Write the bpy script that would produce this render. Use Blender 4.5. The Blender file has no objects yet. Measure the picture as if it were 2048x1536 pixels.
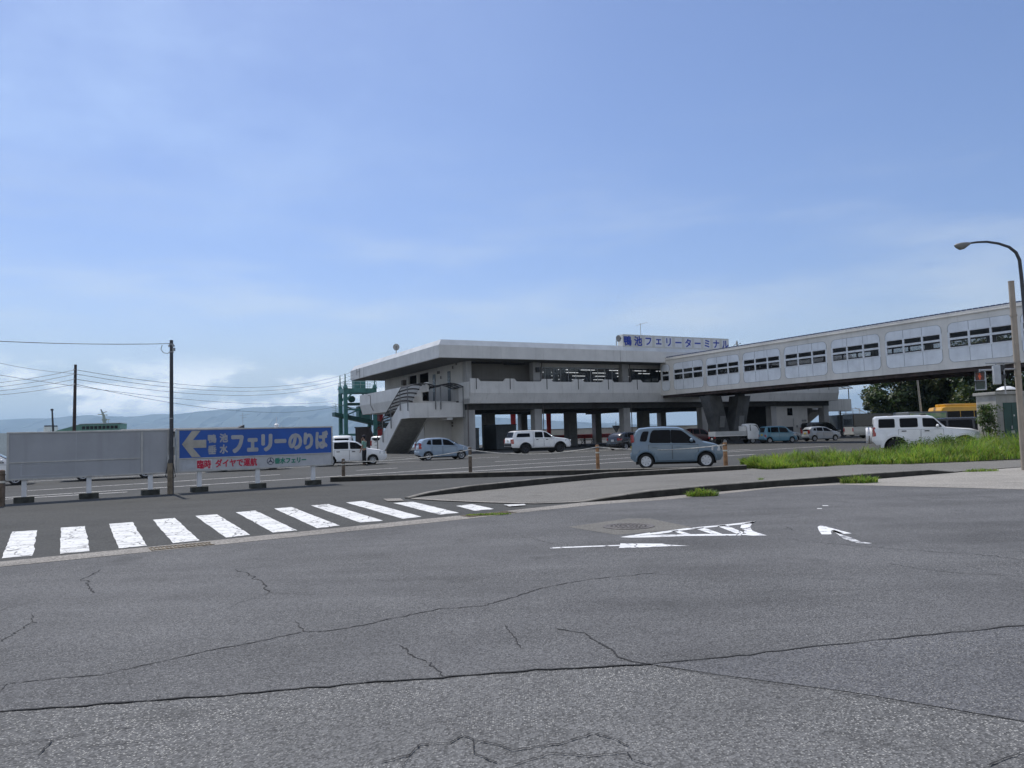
import bpy, bmesh, math, random
from mathutils import Vector, Matrix
random.seed(7)
R = math.radians
scene = bpy.context.scene
col = scene.collection

# ---------------------------------------------------------------- camera
CAM_H = 1.55; FPX = 1538.0; PITCH = 0.0663; ROLL = 0.030
fw = Vector((0, math.cos(PITCH), math.sin(PITCH)))
up0 = Vector((0, -math.sin(PITCH), math.cos(PITCH))); rt0 = Vector((1, 0, 0))
rt = rt0*math.cos(ROLL) - up0*math.sin(ROLL)
up = up0*math.cos(ROLL) + rt0*math.sin(ROLL)
EYE = Vector((0, 0, CAM_H))
cd = bpy.data.cameras.new('camera'); cam = bpy.data.objects.new('camera', cd); col.objects.link(cam)
cam.matrix_world = Matrix(((rt.x, up.x, -fw.x, EYE.x), (rt.y, up.y, -fw.y, EYE.y), (rt.z, up.z, -fw.z, EYE.z), (0, 0, 0, 1)))
cd.sensor_fit = 'HORIZONTAL'; cd.sensor_width = 36.0; cd.lens = 36.0*FPX/2048.0
cd.clip_start = 0.1; cd.clip_end = 80000
scene.camera = cam

# ---------------------------------------------------------------- light
SUN_EL = 58.0; SUN_AZ = -31.0          # degrees; azimuth from +Y towards +X
scene.view_settings.view_transform = 'Standard'; scene.view_settings.look = 'None'
scene.view_settings.exposure = 0.0; scene.view_settings.gamma = 1.0
world = bpy.data.worlds.new('World'); scene.world = world; world.use_nodes = True
wn = world.node_tree.nodes; wl = world.node_tree.links; wn.clear()
def wnode(t, **k):
    n = wn.new(t)
    for a, b in k.items(): setattr(n, a, b)
    return n
w_out = wnode('ShaderNodeOutputWorld'); w_bg = wnode('ShaderNodeBackground'); w_bg.inputs[1].default_value = 0.10
sky = wnode('ShaderNodeTexSky', sky_type='NISHITA', sun_disc=False)
sky.sun_elevation = R(SUN_EL); sky.sun_rotation = R(SUN_AZ); sky.altitude = 0; sky.air_density = 1.0; sky.dust_density = SKY_DUST = 0.5; sky.ozone_density = 3.0
tc = wnode('ShaderNodeTexCoord'); sep = wnode('ShaderNodeSeparateXYZ'); wl.new(tc.outputs['Generated'], sep.inputs[0])
def wmath(op, a, b=None, clamp=False):
    n = wnode('ShaderNodeMath', operation=op, use_clamp=clamp)
    for i, v in ((0, a), (1, b)):
        if v is None: continue
        if isinstance(v, (int, float)): n.inputs[i].default_value = v
        else: wl.new(v, n.inputs[i])
    return n.outputs[0]
def wramp(src, a, b):
    n = wnode('ShaderNodeMapRange', clamp=True, interpolation_type='SMOOTHSTEP')
    wl.new(src, n.inputs[0]); n.inputs[1].default_value = a; n.inputs[2].default_value = b
    return n.outputs[0]
def wnoise(scale, zs, detail, rough, loc=(0, 0, 0)):
    m = wnode('ShaderNodeMapping'); m.inputs['Scale'].default_value = (1, 1, zs); m.inputs['Location'].default_value = loc
    wl.new(tc.outputs['Generated'], m.inputs[0])
    n = wnode('ShaderNodeTexNoise'); n.inputs['Scale'].default_value = scale; n.inputs['Detail'].default_value = detail; n.inputs['Roughness'].default_value = rough
    wl.new(m.outputs[0], n.inputs['Vector']); return n.outputs[0]
el = sep.outputs[2]
# low bank of cumulus above the far shore, thicker towards the left, and thin high veils
puff = wramp(wnoise(9.0, 2.6, 7, 0.60, (3.1, 0.4, 0.2)), 0.46, 0.59)
band = wmath('MULTIPLY', wramp(el, 0.012, 0.030), wramp(el, 0.115, 0.045))
east = wramp(sep.outputs[0], 0.75, -0.15)
west = wramp(sep.outputs[0], 0.15, -0.55)
cum = wmath('MULTIPLY', wmath('MULTIPLY', puff, band), east)
veil = wmath('MULTIPLY', wramp(wnoise(3.2, 5.0, 5, 0.55, (1.7, 2.2, 0)), 0.42, 0.75), wmath('MULTIPLY', wramp(el, 0.0, 0.05), wramp(el, 0.40, 0.08)))
cirr = wmath('MULTIPLY', wramp(wnoise(1.5, 2.2, 6, 0.62, (0.2, 5.1, 0)), 0.40, 0.80), wramp(el, 0.10, 0.35))
def wmix(fac, a, b, scale=1.0):
    n = wnode('ShaderNodeMix', data_type='RGBA')
    wl.new(wmath('MULTIPLY', fac, scale) if scale != 1.0 else fac, n.inputs[0])
    for i, v in ((6, a), (7, b)):
        if isinstance(v, tuple): n.inputs[i].default_value = v
        else: wl.new(v, n.inputs[i])
    return n.outputs[2]
hzn = wramp(el, 0.21, 0.0)
tint = wnode('ShaderNodeMix', data_type='RGBA', blend_type='MULTIPLY'); tint.inputs[0].default_value = 1.0
wl.new(sky.outputs[0], tint.inputs[6]); tint.inputs[7].default_value = (1.10, 1.08, 1.27, 1)
c = tint.outputs[2]
c = wmix(hzn, c, (6.9, 7.8, 8.1, 1), 0.80)
c = wmix(wmath('MULTIPLY', cirr, west), c, (6.0, 7.9, 11.2, 1), 0.75)
back = wmath('MULTIPLY', wramp(sep.outputs[1], 0.25, -0.25), wramp(wnoise(2.0, 2.0, 6, 0.6, (4.4, 1.3, 0.7)), 0.34, 0.55))  # added unseen cloud veil behind the camera, lifts fill on shaded facades
c = wmix(back, c, (8.0, 8.2, 8.4, 1), 0.62)
c = wmix(veil, c, (7.8, 8.5, 9.2, 1), 0.6)
c = wmix(cum, c, (19, 18.8, 18.5, 1), 0.92)
wl.new(c, w_bg.inputs[0]); wl.new(w_bg.outputs[0], w_out.inputs[0])

sd = bpy.data.lights.new('sun', 'SUN'); sd.energy = 4.0; sd.angle = R(0.53); sd.color = (1.0, 0.95, 0.87)
sun = bpy.data.objects.new('sun', sd); col.objects.link(sun)
tosun = Vector((math.sin(R(SUN_AZ))*math.cos(R(SUN_EL)), math.cos(R(SUN_AZ))*math.cos(R(SUN_EL)), math.sin(R(SUN_EL))))
sun.rotation_euler = tosun.to_track_quat('Z', 'Y').to_euler(); sun.location = (0, 0, 60)

# ---------------------------------------------------------------- surveying helpers
def ray(px, py): return fw*FPX + rt*(px-1024) - up*(py-768)
def gp(px, py, z=0.0):
    d = ray(px, py); t = (z-CAM_H)/d.z; p = EYE + d*t; return (p.x, p.y)
def atY(px, py, Y):
    d = ray(px, py); p = EYE + d*(Y/d.y); return p

# ---------------------------------------------------------------- materials
def lin(h):
    if isinstance(h, str):
        v = [int(h[i:i+2], 16)/255 for i in (0, 2, 4)]
        return tuple(x/12.92 if x <= .04045 else ((x+.055)/1.055)**2.4 for x in v)
    return tuple(h)
MATS = {}
def mat(name, color, rough=0.6, metal=0.0, var=0.12, vscale=3.0, bump=0.0, bscale=40.0, coat=0.0, alpha=1.0, emit=None, estr=0.0, transl=0.0, streak=0.0, spec=None, alt=None):
    if name in MATS: return MATS[name]
    m = bpy.data.materials.new(name); m.use_nodes = True; nt = m.node_tree; N = nt.nodes; L = nt.links
    b = N['Principled BSDF']; c = lin(color)
    b.inputs['Roughness'].default_value = rough; b.inputs['Metallic'].default_value = metal
    if spec is not None: b.inputs['Specular IOR Level'].default_value = spec
    b.inputs['Coat Weight'].default_value = coat; b.inputs['Coat Roughness'].default_value = 0.05
    tcn = N.new('ShaderNodeTexCoord')
    if var > 0:
        no = N.new('ShaderNodeTexNoise'); no.inputs['Scale'].default_value = vscale; no.inputs['Detail'].default_value = 6; no.inputs['Roughness'].default_value = 0.6
        L.new(tcn.outputs['Object'], no.inputs['Vector'])
        mx = N.new('ShaderNodeMix'); mx.data_type = 'RGBA'
        a2 = lin(alt) if alt else tuple(x*(1-2*var) for x in c)
        b2 = tuple(min(1, x*(1+(0 if alt else var))) for x in c)
        mx.inputs[6].default_value = (*a2, 1); mx.inputs[7].default_value = (*b2, 1)
        mr = N.new('ShaderNodeMapRange'); mr.inputs[1].default_value = 0.3; mr.inputs[2].default_value = 0.62
        L.new(no.outputs[0], mr.inputs[0]); L.new(mr.outputs[0], mx.inputs[0]); out = mx.outputs[2]
        if streak > 0:
            mp = N.new('ShaderNodeMapping'); mp.inputs['Scale'].default_value = (1, 1, 0.06); L.new(tcn.outputs['Object'], mp.inputs[0])
            n2 = N.new('ShaderNodeTexNoise'); n2.inputs['Scale'].default_value = 3.5; n2.inputs['Detail'].default_value = 5; L.new(mp.outputs[0], n2.inputs['Vector'])
            m2 = N.new('ShaderNodeMapRange'); m2.inputs[1].default_value = 0.55; m2.inputs[2].default_value = 0.8; L.new(n2.outputs[0], m2.inputs[0])
            ms = N.new('ShaderNodeMath'); ms.operation = 'MULTIPLY'; ms.inputs[1].default_value = streak; L.new(m2.outputs[0], ms.inputs[0])
            x2 = N.new('ShaderNodeMix'); x2.data_type = 'RGBA'; L.new(ms.outputs[0], x2.inputs[0]); L.new(out, x2.inputs[6]); x2.inputs[7].default_value = (c[0]*.35, c[1]*.33, c[2]*.3, 1); out = x2.outputs[2]
        L.new(out, b.inputs['Base Color'])
    else: b.inputs['Base Color'].default_value = (*c, 1)
    if bump > 0:
        nb = N.new('ShaderNodeTexNoise'); nb.inputs['Scale'].default_value = bscale; nb.inputs['Detail'].default_value = 4; L.new(tcn.outputs['Object'], nb.inputs['Vector'])
        bp = N.new('ShaderNodeBump'); bp.inputs['Strength'].default_value = bump; bp.inputs['Distance'].default_value = 0.02; L.new(nb.outputs[0], bp.inputs['Height']); L.new(bp.outputs[0], b.inputs['Normal'])
    if alpha < 1: b.inputs['Alpha'].default_value = alpha
    if emit: b.inputs['Emission Color'].default_value = (*lin(emit), 1); b.inputs['Emission Strength'].default_value = estr
    if transl > 0:
        tr = N.new('ShaderNodeBsdfTranslucent'); ms = N.new('ShaderNodeMixShader'); ms.inputs[0].default_value = transl
        tr.inputs[0].default_value = (min(1, c[0]*1.6), min(1, c[1]*1.7), c[2]*0.8, 1)
        if var > 0:
            hs = N.new('ShaderNodeMix'); hs.data_type = 'RGBA'; hs.blend_type = 'MULTIPLY'; hs.inputs[0].default_value = 1; L.new(out, hs.inputs[6]); hs.inputs[7].default_value = (1.7, 1.8, 0.8, 1); L.new(hs.outputs[2], tr.inputs[0])
        o = N['Material Output']; L.new(b.outputs[0], ms.inputs[1]); L.new(tr.outputs[0], ms.inputs[2]); L.new(ms.outputs[0], o.inputs[0])
    MATS[name] = m; return m

def asphalt(name, base, stone, size, dens, patch, rough=0.9, coarse=1.0):
    """aggregate in binder: bright and dark stones, wear patches, tyre-polished streaks"""
    m = bpy.data.materials.new(name); m.use_nodes = True; nt = m.node_tree; N = nt.nodes; L = nt.links; b = N['Principled BSDF']
    g = N.new('ShaderNodeNewGeometry')
    def noise(sc, det, vec=None, ro=0.6):
        n = N.new('ShaderNodeTexNoise'); n.inputs['Scale'].default_value = sc; n.inputs['Detail'].default_value = det; n.inputs['Roughness'].default_value = ro
        L.new(vec or g.outputs['Position'], n.inputs['Vector']); return n.outputs[0]
    def rng(s, a, c, lo=0.0, hi=1.0):
        n = N.new('ShaderNodeMapRange'); n.inputs[1].default_value = a; n.inputs[2].default_value = c; n.inputs[3].default_value = lo; n.inputs[4].default_value = hi; L.new(s, n.inputs[0]); return n.outputs[0]
    def mix(f, a, c, bt='MIX'):
        n = N.new('ShaderNodeMix'); n.data_type = 'RGBA'; n.blend_type = bt
        for i, v in ((0, f), (6, a), (7, c)):
            if isinstance(v, (int, float)): n.inputs[i].default_value = v
            elif isinstance(v, tuple): n.inputs[i].default_value = (*v, 1)
            else: L.new(v, n.inputs[i])
        return n.outputs[2]
    def mul(a, c):
        n = N.new('ShaderNodeMath'); n.operation = 'MULTIPLY'
        for i, v in ((0, a), (1, c)):
            if isinstance(v, (int, float)): n.inputs[i].default_value = v
            else: L.new(v, n.inputs[i])
        return n.outputs[0]
    base = lin(base); stone = lin(stone)
    vo = N.new('ShaderNodeTexVoronoi'); vo.inputs['Scale'].default_value = 1.0/size; L.new(g.outputs['Position'], vo.inputs['Vector'])
    sp = N.new('ShaderNodeSeparateColor'); L.new(vo.outputs['Color'], sp.inputs[0])
    st = mul(rng(sp.outputs[0], 1.0-dens, 1.0-dens*0.5), rng(vo.outputs['Distance'], 0.50, 0.25))
    tone = rng(sp.outputs[1], 0, 1, 0.55, 1.45)
    big = noise(0.35, 6); mid = noise(1.6, 6); fine = noise(60.0, 3)
    c = mix(rng(big, 0.35, 0.65), tuple(x*(1-patch) for x in base), tuple(x*(1+patch*.6) for x in base))
    mp = N.new('ShaderNodeMapping'); mp.inputs['Rotation'].default_value = (0, 0, R(-24)); mp.inputs['Scale'].default_value = (0.10, 0.9, 1); L.new(g.outputs['Position'], mp.inputs[0])
    c = mix(mul(rng(noise(1.0, 5, mp.outputs[0]), 0.45, 0.7), 0.45*patch/0.15), c, tuple(x*1.35 for x in base))
    c = mix(mul(rng(mid, 0.52, 0.72), 0.35), c, tuple(x*0.7 for x in base))
    t = N.new('ShaderNodeVectorMath'); t.operation = 'SCALE'; L.new(c, t.inputs[0]); L.new(tone, t.inputs['Scale'])
    c = mix(mul(st, rng(noise(.55, 4), 0.40, 0.62, .25, 1.25)), t.outputs[0], stone)
    c = mix(mul(rng(noise(.8, 4, None, .5), 0.63, 0.70), .30), c, tuple(x*0.45 for x in base))
    c = mix(mul(rng(fine, 0.5, 0.7), 0.4), c, tuple(x*0.55 for x in base))
    L.new(c, b.inputs['Base Color']); b.inputs['Roughness'].default_value = rough; b.inputs['Specular IOR Level'].default_value = 0.25
    bp = N.new('ShaderNodeBump'); bp.inputs['Strength'].default_value = 0.55*coarse; bp.inputs['Distance'].default_value = 0.006
    L.new(vo.outputs['Distance'], bp.inputs['Height']); L.new(bp.outputs[0], b.inputs['Normal'])
    MATS[name] = m; return m

def road_paint(name, color, wear, under):
    m = bpy.data.materials.new(name); m.use_nodes = True; nt = m.node_tree; N = nt.nodes; L = nt.links; b = N['Principled BSDF']
    g = N.new('ShaderNodeNewGeometry')
    def noise(sc, det, scl=(1, 1, 1)):
        mp = N.new('ShaderNodeMapping'); mp.inputs['Scale'].default_value = scl; mp.inputs['Rotation'].default_value = (0, 0, R(-10)); L.new(g.outputs['Position'], mp.inputs[0])
        n = N.new('ShaderNodeTexNoise'); n.inputs['Scale'].default_value = sc; n.inputs['Detail'].default_value = det; n.inputs['Roughness'].default_value = 0.7; L.new(mp.outputs[0], n.inputs['Vector']); return n.outputs[0]
    def rng(s, a, c):
        n = N.new('ShaderNodeMapRange'); n.inputs[1].default_value = a; n.inputs[2].default_value = c; L.new(s, n.inputs[0]); return n.outputs[0]
    def mix(f, a, c):
        n = N.new('ShaderNodeMix'); n.data_type = 'RGBA'; L.new(f, n.inputs[0])
        for i, v in ((6, a), (7, c)):
            if isinstance(v, tuple): n.inputs[i].default_value = (*v, 1)
            else: L.new(v, n.inputs[i])
        return n.outputs[2]
    cc = lin(color)
    c = mix(rng(noise(2.2, 8, (0.35, 1.6, 1)), 0.50, 0.66), cc, tuple(x*0.68 for x in cc))
    c = mix(rng(noise(9.0, 8), 0.60-wear*0.12, 0.66-wear*0.12), c, lin(under))
    vo = N.new('ShaderNodeTexVoronoi'); vo.feature = 'DISTANCE_TO_EDGE'; vo.inputs['Scale'].default_value = 1.15
    dn = N.new('ShaderNodeTexNoise'); dn.inputs['Scale'].default_value = 3.0; L.new(g.outputs['Position'], dn.inputs['Vector'])
    va = N.new('ShaderNodeMix'); va.data_type = 'RGBA'; va.inputs[0].default_value = 0.25; L.new(g.outputs['Position'], va.inputs[6]); L.new(dn.outputs[1], va.inputs[7]); L.new(va.outputs[2], vo.inputs['Vector'])
    c = mix(rng(vo.outputs['Distance'], 0.012, 0.004), c, lin(under))
    L.new(c, b.inputs['Base Color']); b.inputs['Roughness'].default_value = 0.75
    MATS[name] = m; return m

WHITE = mat('white_wall_paint', (.66, .65, .625), .55, var=.06, vscale=.6, streak=.32)
WALL2 = mat('warm_wall_plaster', (.56, .54, .50), .8, var=.06, vscale=.7, streak=.22)
CONC = mat('weathered_concrete', (.20, .20, .195), .9, var=.18, vscale=1.5, bump=.3, streak=.5)
DARKM = mat('dark_metal', (.025, .026, .03), .45, var=.1)
BLACK = mat('black_rubber', (.015, .015, .015), .75, var=.05)
STEEL = mat('galvanised_steel', (.36, .37, .38), .45, metal=.6, var=.15)
CREAM = mat('cream_wall_paint', (.74, .71, .65), .6, var=.07, vscale=.5, streak=.22)
PALE = mat('pale_panel_paint', (.80, .83, .85), .5, var=.06, vscale=.8, streak=.2)
GLASS = mat('tinted_glass', (.006, .007, .009), .05, var=0, spec=.12)
CLEARG = mat('clear_glass', (.05, .06, .07), .03, var=0, alpha=.45, spec=.8)
TUBE = mat('lit_fluorescent_tube', (.9, .9, .9), .5, var=0, emit=(.9, .95, 1), estr=1.6)
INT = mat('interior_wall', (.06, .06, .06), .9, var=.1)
RED = mat('red_steel_paint', (.42, .025, .03), .5, var=.15)
TEAL = mat('teal_steel_paint', (.065, .205, .19), .5, var=.18, vscale=1.2, streak=.25)
WHITEP = mat('white_gloss_paint', (.70, .71, .72), .45, var=.05)
BLUE = mat('blue_sign_paint', (.010, .085, .38), .45, var=.08, vscale=1.2)
SILV = mat('faded_silver_lettering', (.36, .37, .39), .5, var=.08)
GREYB = mat('faded_grey_board', (.35, .36, .38), .5, var=.06, vscale=.8, streak=.18)
REDT = mat('red_lettering', (.50, .012, .05), .5, var=.05)
GREENT = mat('green_lettering', (.02, .22, .15), .5, var=.05)
BLUET = mat('blue_lettering', (.012, .045, .36), .5, var=.05)
NAVY = mat('navy_line', (.03, .04, .09), .5, var=.05)
WOOD = mat('weathered_timber', (.20, .165, .12), .85, var=.25, vscale=6, streak=.5)
POSTD = mat('dark_pole_paint', (.045, .048, .055), .6, var=.2, vscale=2)
TAN = mat('tan_pole_paint', (.33, .28, .225), .55, var=.1, vscale=2, streak=.3)
WIRE = mat('cable_black', (.02, .02, .024), .6, var=0)
ROPE = mat('white_rope', (.55, .54, .50), .9, var=.2, vscale=8)

# ---------------------------------------------------------------- mesh builder
SPLIT = {'canopy_post', 'drain_pipe', 'inner_wall', 'clamp', 'joint_trim', 'wall_fitting', 'soffit_fitting', 'pipe', 'wall', 'ceiling_lamp', 'inner_counter', 'drain_slot', 'parapet_upstand', 'arm', 'wall_notice', 'roof_mount', 'insulator', 'ears', 'eyes', 'shoes', 'chassis', 'canopy_sheet', 'wall_joint', 'divider'}
class MB:
    def __init__(s): s.v = []; s.f = []; s.mi = []; s.m = 0
    def add(s, vs, fs):
        k = len(s.v); s.v += [tuple(p) for p in vs]; s.f += [tuple(i+k for i in f) for f in fs]; s.mi += [s.m]*len(fs); return s
    def box(s, a, b):
        (x0, y0, z0), (x1, y1, z1) = [min(p, q) for p, q in zip(a, b)], [max(p, q) for p, q in zip(a, b)]
        return s.add([(x0, y0, z0), (x1, y0, z0), (x1, y1, z0), (x0, y1, z0), (x0, y0, z1), (x1, y0, z1), (x1, y1, z1), (x0, y1, z1)],
                     [(0, 3, 2, 1), (4, 5, 6, 7), (0, 1, 5, 4), (1, 2, 6, 5), (2, 3, 7, 6), (3, 0, 4, 7)])
    def cbox(s, c, d): return s.box([c[i]-d[i]/2 for i in range(3)], [c[i]+d[i]/2 for i in range(3)])
    def bbox(s, a, b, r=.02):
        """box with chamfered edges"""
        a, b = [min(p, q) for p, q in zip(a, b)], [max(p, q) for p, q in zip(a, b)]
        bm = bmesh.new(); bmesh.ops.create_cube(bm, size=1)
        for v in bm.verts: v.co = Vector([(a[i]+b[i])/2 + v.co[i]*(b[i]-a[i]) for i in range(3)])
        bmesh.ops.bevel(bm, geom=bm.edges[:], offset=r, segments=2, affect='EDGES', profile=.6)
        bm.verts.index_update(); s.add([v.co[:] for v in bm.verts], [[v.index for v in f.verts] for f in bm.faces]); bm.free(); return s
    def prism(s, pts, axis, a, b):
        """polygon of 2-D points extruded along axis ('x','y','z') from a to b"""
        n = len(pts)
        def P(q, w): return (w, q[0], q[1]) if axis == 'x' else (q[0], w, q[1]) if axis == 'y' else (q[0], q[1], w)
        vs = [P(q, a) for q in pts] + [P(q, b) for q in pts]
        return s.add(vs, [tuple(range(n))[::-1], tuple(range(n, 2*n))] + [(i, (i+1) % n, (i+1) % n+n, i+n) for i in range(n)])
    def tube(s, pts, r, n=8, cap=True):
        pts = [Vector(p) for p in pts]; k = len(s.v); vs = []; fs = []
        rs = r if isinstance(r, (list, tuple)) else [r]*len(pts)
        t0 = (pts[1]-pts[0]).normalized(); a = t0.orthogonal().normalized()
        for i, p in enumerate(pts):
            t = ((pts[min(i+1, len(pts)-1)]-pts[max(i-1, 0)])).normalized()
            a = (a - t*a.dot(t)).normalized(); b = t.cross(a)
            for j in range(n):
                an = 2*math.pi*j/n; vs.append(p + (a*math.cos(an)+b*math.sin(an))*rs[i])
        for i in range(len(pts)-1):
            for j in range(n): fs.append((i*n+j, i*n+(j+1) % n, (i+1)*n+(j+1) % n, (i+1)*n+j))
        if cap: fs += [tuple(range(n))[::-1], tuple(range((len(pts)-1)*n, len(pts)*n))]
        return s.add(vs, fs)
    def bar(s, p, q, w, h=None):
        """square bar between two points"""
        p = Vector(p); q = Vector(q); h = h or w; d = (q-p).normalized()
        a = d.cross(Vector((0, 0, 1))); a = a.normalized() if a.length > 1e-4 else Vector((1, 0, 0)); b = a.cross(d)
        vs = [e + a*(i*w/2) + b*(j*h/2) for e in (p, q) for i, j in ((-1, -1), (1, -1), (1, 1), (-1, 1))]
        return s.add(vs, [(0, 1, 2, 3)[::-1], (4, 5, 6, 7), (0, 1, 5, 4), (1, 2, 6, 5), (2, 3, 7, 6), (3, 0, 4, 7)])
    def lathe(s, prof, c=(0, 0, 0), n=20, axis='z'):
        vs = []; fs = []; m = len(prof)
        for j in range(n):
            an = 2*math.pi*j/n
            for r, z in prof:
                x, y = r*math.cos(an), r*math.sin(an)
                p = (x, y, z) if axis == 'z' else (x, z, y) if axis == 'y' else (z, x, y)
                vs.append([c[i]+p[i] for i in range(3)])
        for j in range(n):
            for i in range(m-1):
                q = (j*m+i, ((j+1) % n)*m+i, ((j+1) % n)*m+i+1, j*m+i+1); fs.append(q if axis != 'y' else q[::-1])
        return s.add(vs, fs)
    def ball(s, c, r, n=10, m=7):
        r = (r, r, r) if isinstance(r, (int, float)) else r
        vs = [(c[0], c[1], c[2]-r[2])]; fs = []
        for i in range(1, m):
            ph = -math.pi/2 + math.pi*i/m
            for j in range(n): th = 2*math.pi*j/n; vs.append((c[0]+r[0]*math.cos(ph)*math.cos(th), c[1]+r[1]*math.cos(ph)*math.sin(th), c[2]+r[2]*math.sin(ph)))
        vs.append((c[0], c[1], c[2]+r[2])); L = len(vs)-1
        for j in range(n): fs.append((0, 1+(j+1) % n, 1+j)); fs.append((L, 1+(m-2)*n+j, 1+(m-2)*n+(j+1) % n))
        for i in range(m-2):
            for j in range(n): a = 1+i*n+j; b = 1+i*n+(j+1) % n; fs.append((a, b, b+n, a+n))
        return s.add(vs, fs)
    def sheet(s, pts, z): return s.add([(p[0], p[1], z) for p in pts], [tuple(range(len(pts)))])
    def islands(s):
        p = list(range(len(s.v)))
        def find(i):
            while p[i] != i: p[i] = p[p[i]]; i = p[i]
            return i
        for f in s.f:
            for i in f[1:]: p[find(i)] = find(f[0])
        out = {}
        for f, m in zip(s.f, s.mi): out.setdefault(find(f[0]), []).append((f, m))
        for fs in out.values():
            idx = sorted({i for f, m in fs for i in f}); k = {a: b for b, a in enumerate(idx)}; mb = MB(); mb.v = [s.v[i] for i in idx]; mb.f = [tuple(k[i] for i in f) for f, m in fs]; mb.mi = [m for f, m in fs]; yield mb
    def build(s, name, mats, parent=None, smooth=None, recalc=True):
        if name in SPLIT:
            o = None
            for mb in s.islands(): o = mb.build1(name, mats, parent, smooth, recalc)
            return o
        return s.build1(name, mats, parent, smooth, recalc)
    def build1(s, name, mats, parent=None, smooth=None, recalc=True):
        me = bpy.data.meshes.new(name); me.from_pydata(s.v, [], s.f)
        for m in (mats if isinstance(mats, (list, tuple)) else [mats]): me.materials.append(m)
        me.polygons.foreach_set('material_index', s.mi)
        if recalc:
            bm = bmesh.new(); bm.from_mesh(me); bmesh.ops.recalc_face_normals(bm, faces=bm.faces[:]); bm.to_mesh(me); bm.free()
        if smooth is not None:
            me.polygons.foreach_set('use_smooth', [True]*len(me.polygons)); me.set_sharp_from_angle(angle=R(smooth))
        me.update()
        o = bpy.data.objects.new(name, me); col.objects.link(o)
        if parent: o.parent = parent
        return o
def tag(o, label=None, cat=None, group=None, kind=None):
    for k, v in (('label', label), ('category', cat), ('group', group), ('kind', kind)):
        if v: o[k] = v
    return o
def empty(name, loc, rz=0.0, label=None, cat=None, group=None):
    o = bpy.data.objects.new(name, None); col.objects.link(o); o.location = loc; o.rotation_euler = (0, 0, rz); o.empty_display_size = .3
    return tag(o, label, cat, group)
def place(o, loc, rz=0.0): o.location = loc; o.rotation_euler = (0, 0, rz); return o
def dup(root, loc, rz, label=None):
    r = root.copy(); col.objects.link(r); r.location = loc; r.rotation_euler = (0, 0, rz)
    if label: r['label'] = label
    for ch in list(root.children):
        c = ch.copy(); col.objects.link(c); c.parent = r
        for g in ch.children:
            d = g.copy(); col.objects.link(d); d.parent = c
    return r
def text(name, body, size, m, parent, loc, rot, bold=0.0, extrude=.004, align='CENTER', xscale=1.0):
    cu = bpy.data.curves.new(name, 'FONT'); cu.body = body; cu.size = size; cu.extrude = extrude; cu.offset = bold; cu.align_x = align; cu.align_y = 'CENTER'; cu.resolution_u = 3
    t = bpy.data.objects.new(name, cu); col.objects.link(t)
    dg = bpy.context.evaluated_depsgraph_get(); dg.update()
    me = bpy.data.meshes.new_from_object(t.evaluated_get(dg)); bpy.data.objects.remove(t); bpy.data.curves.remove(cu)
    xs = [v.co.x for v in me.vertices]; ys = [v.co.y for v in me.vertices]
    if xs:
        cx, cy = (min(xs)+max(xs))/2, (min(ys)+max(ys))/2
        for v in me.vertices: v.co.x = (v.co.x-(cx if align == 'CENTER' else 0))*xscale; v.co.y -= cy
    me.materials.clear(); me.materials.append(m); me.name = name
    o = bpy.data.objects.new(name, me); col.objects.link(o); o.parent = parent; o.location = loc; o.rotation_euler = rot
    return o
def merge_text(name, specs, m, parent):
    """several pieces of lettering joined into one part: (body, size, loc, bold, xscale)"""
    mb = MB()
    for body, size, loc, rot, bold, xs, *fit in specs:
        o = text('glyph', body, size, m, None, loc, rot, 0.0, .001, xscale=xs)
        if fit:
            xx = [v.co.x for v in o.data.vertices]; yy = [v.co.y for v in o.data.vertices]; fx = (fit[0]-2*bold)/(max(xx)-min(xx)); fy = (fit[1]-2*bold)/(max(yy)-min(yy))
            for v in o.data.vertices: v.co.x *= fx; v.co.y *= fy
        M = Matrix.LocRotScale(Vector(loc), o.rotation_euler, None); n = 12
        pass
        for k in range(n+1):
            d = Vector((0, 0, 0)) if k == n else Vector((bold*math.cos(2*math.pi*k/n), -.0003*k, bold*math.sin(2*math.pi*k/n)))
            mb.add([(M @ v.co)+d for v in o.data.vertices], [tuple(p.vertices) for p in o.data.polygons])
        me = o.data; bpy.data.objects.remove(o); bpy.data.meshes.remove(me)
    return mb.build(name, m, parent)
# ================================================================ SETTING
LOT = asphalt('lot_asphalt', (.062, .063, .061), (.12, .12, .117), .016, .30, .14)
ROADC = asphalt('coarse_old_asphalt', (.120, .121, .122), (.46, .455, .43), .013, .36, .16, coarse=1.5)
ROADS = asphalt('smooth_road_asphalt', (.106, .107, .110), (.34, .34, .33), .011, .26, .24)
ROADW = asphalt('wedge_asphalt', (.115, .117, .124), (.34, .335, .31), .012, .30, .12, coarse=1.3)
PAVE = asphalt('pavement_asphalt', (.165, .160, .148), (.25, .245, .23), .012, .3, .12)
GUT = asphalt('gutter_concrete', (.25, .235, .215), (.36, .345, .32), .02, .4, .25)
APR = asphalt('concrete_apron', (.29, .275, .25), (.36, .345, .32), .015, .3, .12)
PAINT = road_paint('crosswalk_paint', (.68, .685, .68), .32, (.10, .10, .10))
PAINT2 = road_paint('road_marking_paint', (.74, .75, .76), .25, (.12, .12, .13))
PAINT3 = road_paint('lane_line_paint', (.66, .65, .63), .3, (.09, .09, .088))
KERB = mat('kerb_concrete', (.24, .225, .20), .9, var=.25, vscale=2.0, bump=.3, alt=(.12, .115, .10))
KERBF = mat('mossy_shaded_kerb_face', (.035, .033, .028), .95, var=.3, vscale=3.0, bump=.4)  # near-black face: dirt and mould, with shade put into the colour
CRACK = mat('crack_tar', (.024, .024, .025), .95, var=0)

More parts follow.
